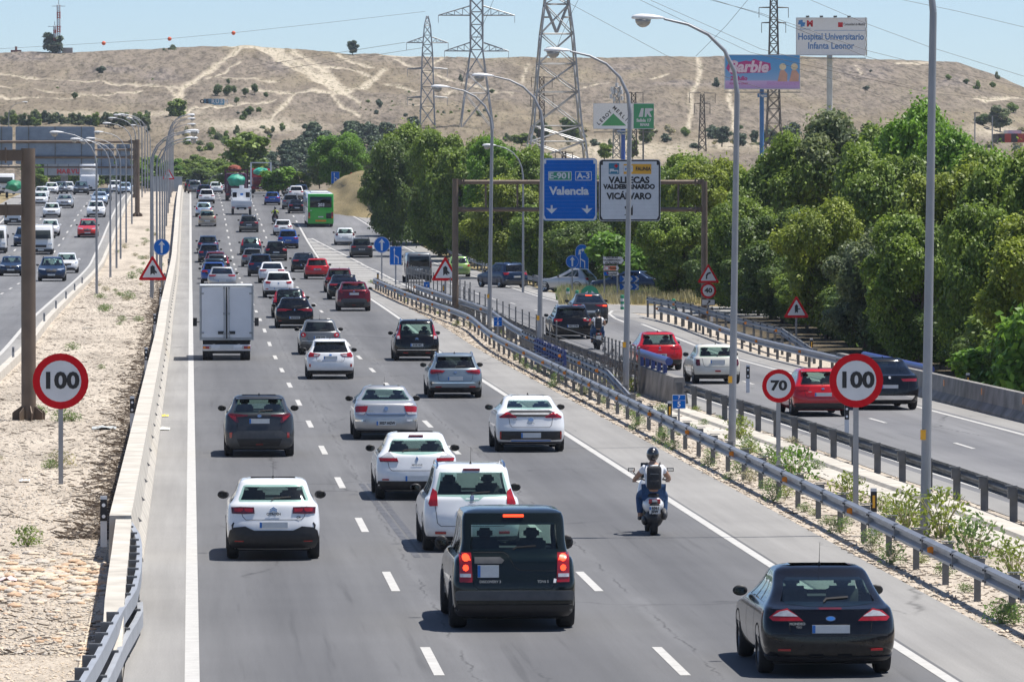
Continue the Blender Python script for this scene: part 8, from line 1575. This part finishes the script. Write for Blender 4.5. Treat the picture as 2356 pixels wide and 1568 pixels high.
scatter('gravel', 8000, ver, 'pale gravel on the verge behind the guardrail', 'gravel', M_st[1], seed=4, smin=.015, smax=.06)
M_tw = pm('dead twigs', (.15, .12, .095), .95, 0, .4, 9)
scatter('dead_grass_litter', 4500, medr, 'dark dead stalks lying beside the cream barrier', 'dead grass', M_tw, seed=5, shape='twig', smin=.02, smax=.07)
scatter('dead_grass_litter', 5000, med, 'thin dead stalks on the sandy median', 'dead grass', M_tw, seed=6, shape='twig', smin=.015, smax=.05)
scatter('dead_grass_litter', 5000, ver, 'dry stalks on the verge', 'dead grass', M_tw, seed=7, shape='twig', smin=.015, smax=.05)
# weeds: plants one can tell apart
WK = []
for k in range(4):
    r = np.random.RandomState(50 + k); n_ = 420; a = r.rand(n_) * 6.28; rad = .05 + .32 * r.rand(n_); h_ = .02 + .55 * r.rand(n_) * (1 - rad); p = np.stack([np.cos(a) * rad, np.sin(a) * rad, h_], -1); nr = r.normal(size=(n_, 3)); nr[:, 2] += 1; nr /= np.linalg.norm(nr, axis=1)[:, None]; aa = np.cross(nr, r.normal(size=(n_, 3))); aa /= np.linalg.norm(aa, axis=1)[:, None]; cc = np.cross(nr, aa); s = (.019 + .032 * r.rand(n_))[:, None]
    q = np.stack([p - aa * s, p - cc * s * .45, p + aa * s, p + cc * s * .45], 1).reshape(-1, 3); st = MB()
    for i in range(9): a_ = i * .7; st.tube([(0, 0, -.03), (math.cos(a_) * .12, math.sin(a_) * .12, .22), (math.cos(a_) * .27, math.sin(a_) * .27, .42)], [.009, .007, .003], 4)
    WK.append((np_mesh('leaves', q, np.arange(4 * n_).reshape(-1, 4), 4), st.data('stem', MT['dry straw'])))
WKV = {}
def weed(loc, sc_, hz, m, label, grp):
    k = rr.randrange(4); key = (k, m.name)
    if key not in WKV: c = WK[k][0].copy(); c.materials.clear(); c.materials.append(m); WKV[key] = c
    t = empty('weed', loc, label, 'weed', grp, rr.uniform(0, 6)); t.scale = (sc_, sc_, sc_ * hz); link_mesh('leaves', WKV[key], t); link_mesh('stem', WK[k][1], t)
for i in range(40):
    y = 76 + 4.1 * i + rr.uniform(-1, 1); x = RGD(y) + rr.uniform(-.35, .45); weed((x, y, rz(y)), rr.uniform(.35, .8), rr.uniform(.7, 1.0), L_weed, 'low weed growing at the foot of the motorway guardrail', 'weeds at the foot of the guardrail')
for u, v, s_, lab in [(1520, 955, 1.0, 'weed clump right of the third tall lamp'), (1700, 1010, 1.5, 'weed clump at the foot of the second tall lamp'), (1775, 1090, 1.7, 'tall weed left of the pole of the seventy sign'), (1830, 1105, 1.9, 'bright green weed right of the pole of the seventy sign'), (1720, 1040, 1.2, 'weed right below the second tall lamp'), (1950, 1160, 1.6, 'grey-green weed left of the hundred sign pole'), (2085, 1215, 1.9, 'yellow-green bush left of the nearest lamp foot'), (2165, 1235, 2.2, 'green bush at the foot of the nearest tall lamp'), (2240, 1290, 2.0, 'wiry grey bush right of the nearest tall lamp'), (2330, 1330, 1.6, 'weed at the right edge above the guardrail'), (1460, 900, 1.3, 'weed in front of the short concrete wall'), (1400, 885, 1.2, 'weed left of the third tall lamp'), (2055, 1200, 1.1, 'small weed beside the black and yellow marker'), (64, 1255, 1.1, 'single dark green shrub on the sandy median'), (2300, 1430, 1.0, 'pale weed below the guardrail at the right edge')]:
    g = gp(u, v); weed(g, s_ * (.8 if u > 100 else .8), 1.1 if s_ > 1.4 else .9, rr.choice([L_weed, L_bright, L_yel]) if u != 64 else L_green, lab, None)
for i in range(60):
    y = 95 + 300 * rr.random()**1.4; a, b_ = verge_l(y) + .4, EXL(y) - 1.5; weed((rr.uniform(a, b_), y, rz(y)), rr.uniform(.3, .8), rr.uniform(.6, 1.0), rr.choice([L_weed, L_weed, L_straw, L_yel]), 'small weed on the gravel verge', 'weeds on the gravel verge')
for i in range(46):
    y = 130 + 420 * rr.random()**1.2; x = rr.choice([rr.uniform(-4.8, -3.2), rr.uniform(-6.5, -1.8)]); weed((x, y, rz(y)), rr.uniform(.5, 1.2), rr.uniform(.4, .9), rr.choice([L_weed, L_weed, L_straw]), 'small weed on the sandy median', 'weeds on the sandy median')
# dry grass of the island and the mound side
def grassfield(name, f, n_, m, label, h0=.25, h1=.6, seed=1):
    r = np.random.RandomState(seed); P_ = np.array([f(r) for _ in range(n_)]); a = r.rand(n_) * 6.28; h_ = (h0 + (h1 - h0) * r.rand(n_)); ln = .3 * h_; w_ = .02 + .03 * r.rand(n_); d = np.stack([np.cos(a) * w_, np.sin(a) * w_, 0 * a], -1); tp = P_ + np.stack([np.cos(a * 3) * ln, np.sin(a * 3) * ln, h_], -1)
    me = np_mesh(name, np.stack([P_ - d, P_ + d, tp], 1).reshape(-1, 3), np.arange(3 * n_).reshape(-1, 3), 3); me.materials.append(m); return setp(link_mesh(name, me), label, 'grass', None, 'stuff')
def isl(r): g = gp(r.uniform(1285, 1685), r.uniform(662, 700)); return tuple(g)
grassfield('dry_grass', isl, 16000, L_straw, 'dry yellow grass on the island beside the side road', .25, .7, 3)
def isl2(r): g = gp(r.uniform(1280, 1560), r.uniform(655, 690)); return tuple(g)
grassfield('green_grass', isl2, 4000, L_weed, 'greener tufts among the dry grass of the island', .3, .7, 4)
def mound(r): u = r.uniform(780, 905); v = lin([(770, 470), (905, 560)], u) - 6 - 40 * r.rand()**1.5; y = gp(u, max(v, 455) + 12).y; g = at(u, v, y); return (g.x, g.y, rz(g.y))
def mound2(r): y = r.uniform(450, 640); x = EXR(y) + 2.6 + 6 * r.rand(); return (x, y, rz(y))
grassfield('dry_grass', mound2, 14000, L_straw, 'dry yellow grass beside the outer guardrail below the mound', .3, .7, 5)
# concrete drain along the verge
b = MB(); pts = [Vector((EXL(y) - 2.25, y, rz(y) + .01)) for y in range(60, 182, 4)]; b.sweep(pts, [(-.75, .0), (-.35, -.04 + .05), (0, .02), (.05, .10), (.55, .10), (.56, 0)]); setp(b.build('drain', M_conc), 'shallow concrete drain running along the verge beside the slip road', 'drain')
# litter
for u, v, sx_, sy, col, lab in [(377, 988, .35, .9, (.7, .7, .6), 'torn white and yellow paper on the left shoulder'), (380, 958, .2, .4, (.75, .6, .1), 'yellow scrap of litter on the left shoulder'), (57, 1107, .25, .5, (.7, .7, .7), 'white scrap of litter beside the pole of the left hundred sign'), (20, 1335, .3, .6, (.65, .5, .5), 'pinkish paper scrap among the cobbles'), (240, 985, .7, 1.6, (.4, .42, .42), 'flat grey panel lying on the sandy median'), (203, 756, .6, .5, (.25, .23, .2), 'low grey plank on the median')]:
    g = gp(u, v, .0); bm = bmesh.new(); bmesh.ops.create_grid(bm, x_segments=5, y_segments=5, size=.5)
    for v_ in bm.verts: v_.co = Vector((v_.co.x * sx_, v_.co.y * sy, .02 + abs(noise.noise(v_.co * 4 + Vector((u, 0, 0)))) * .10))
    me = bpy.data.meshes.new('litter'); bm.to_mesh(me); bm.free(); me.materials.append(pm('litter %d' % u, col, .8, 0, .2, 9)); setp(link_mesh('litter', me, None, g), lab, 'litter')
# ================================================================ SUMMER HAZE
b = MB(); b.box((150, 760, 31), (1300, 1700, 74)); hz_ = b.data('haze', bpy.data.materials.new('summer haze')); m = hz_.materials[0]; m.use_nodes = True; n = m.node_tree.nodes; n.remove(n['Principled BSDF']); v = n.new('ShaderNodeVolumePrincipled'); v.inputs['Density'].default_value = .00007; v.inputs['Color'].default_value = (.80, .88, 1, 1); v.inputs['Anisotropy'].default_value = .3
m.node_tree.links.new(v.outputs[0], n['Material Output'].inputs['Volume']); link_mesh('haze', hz_)['kind'] = 'stuff'
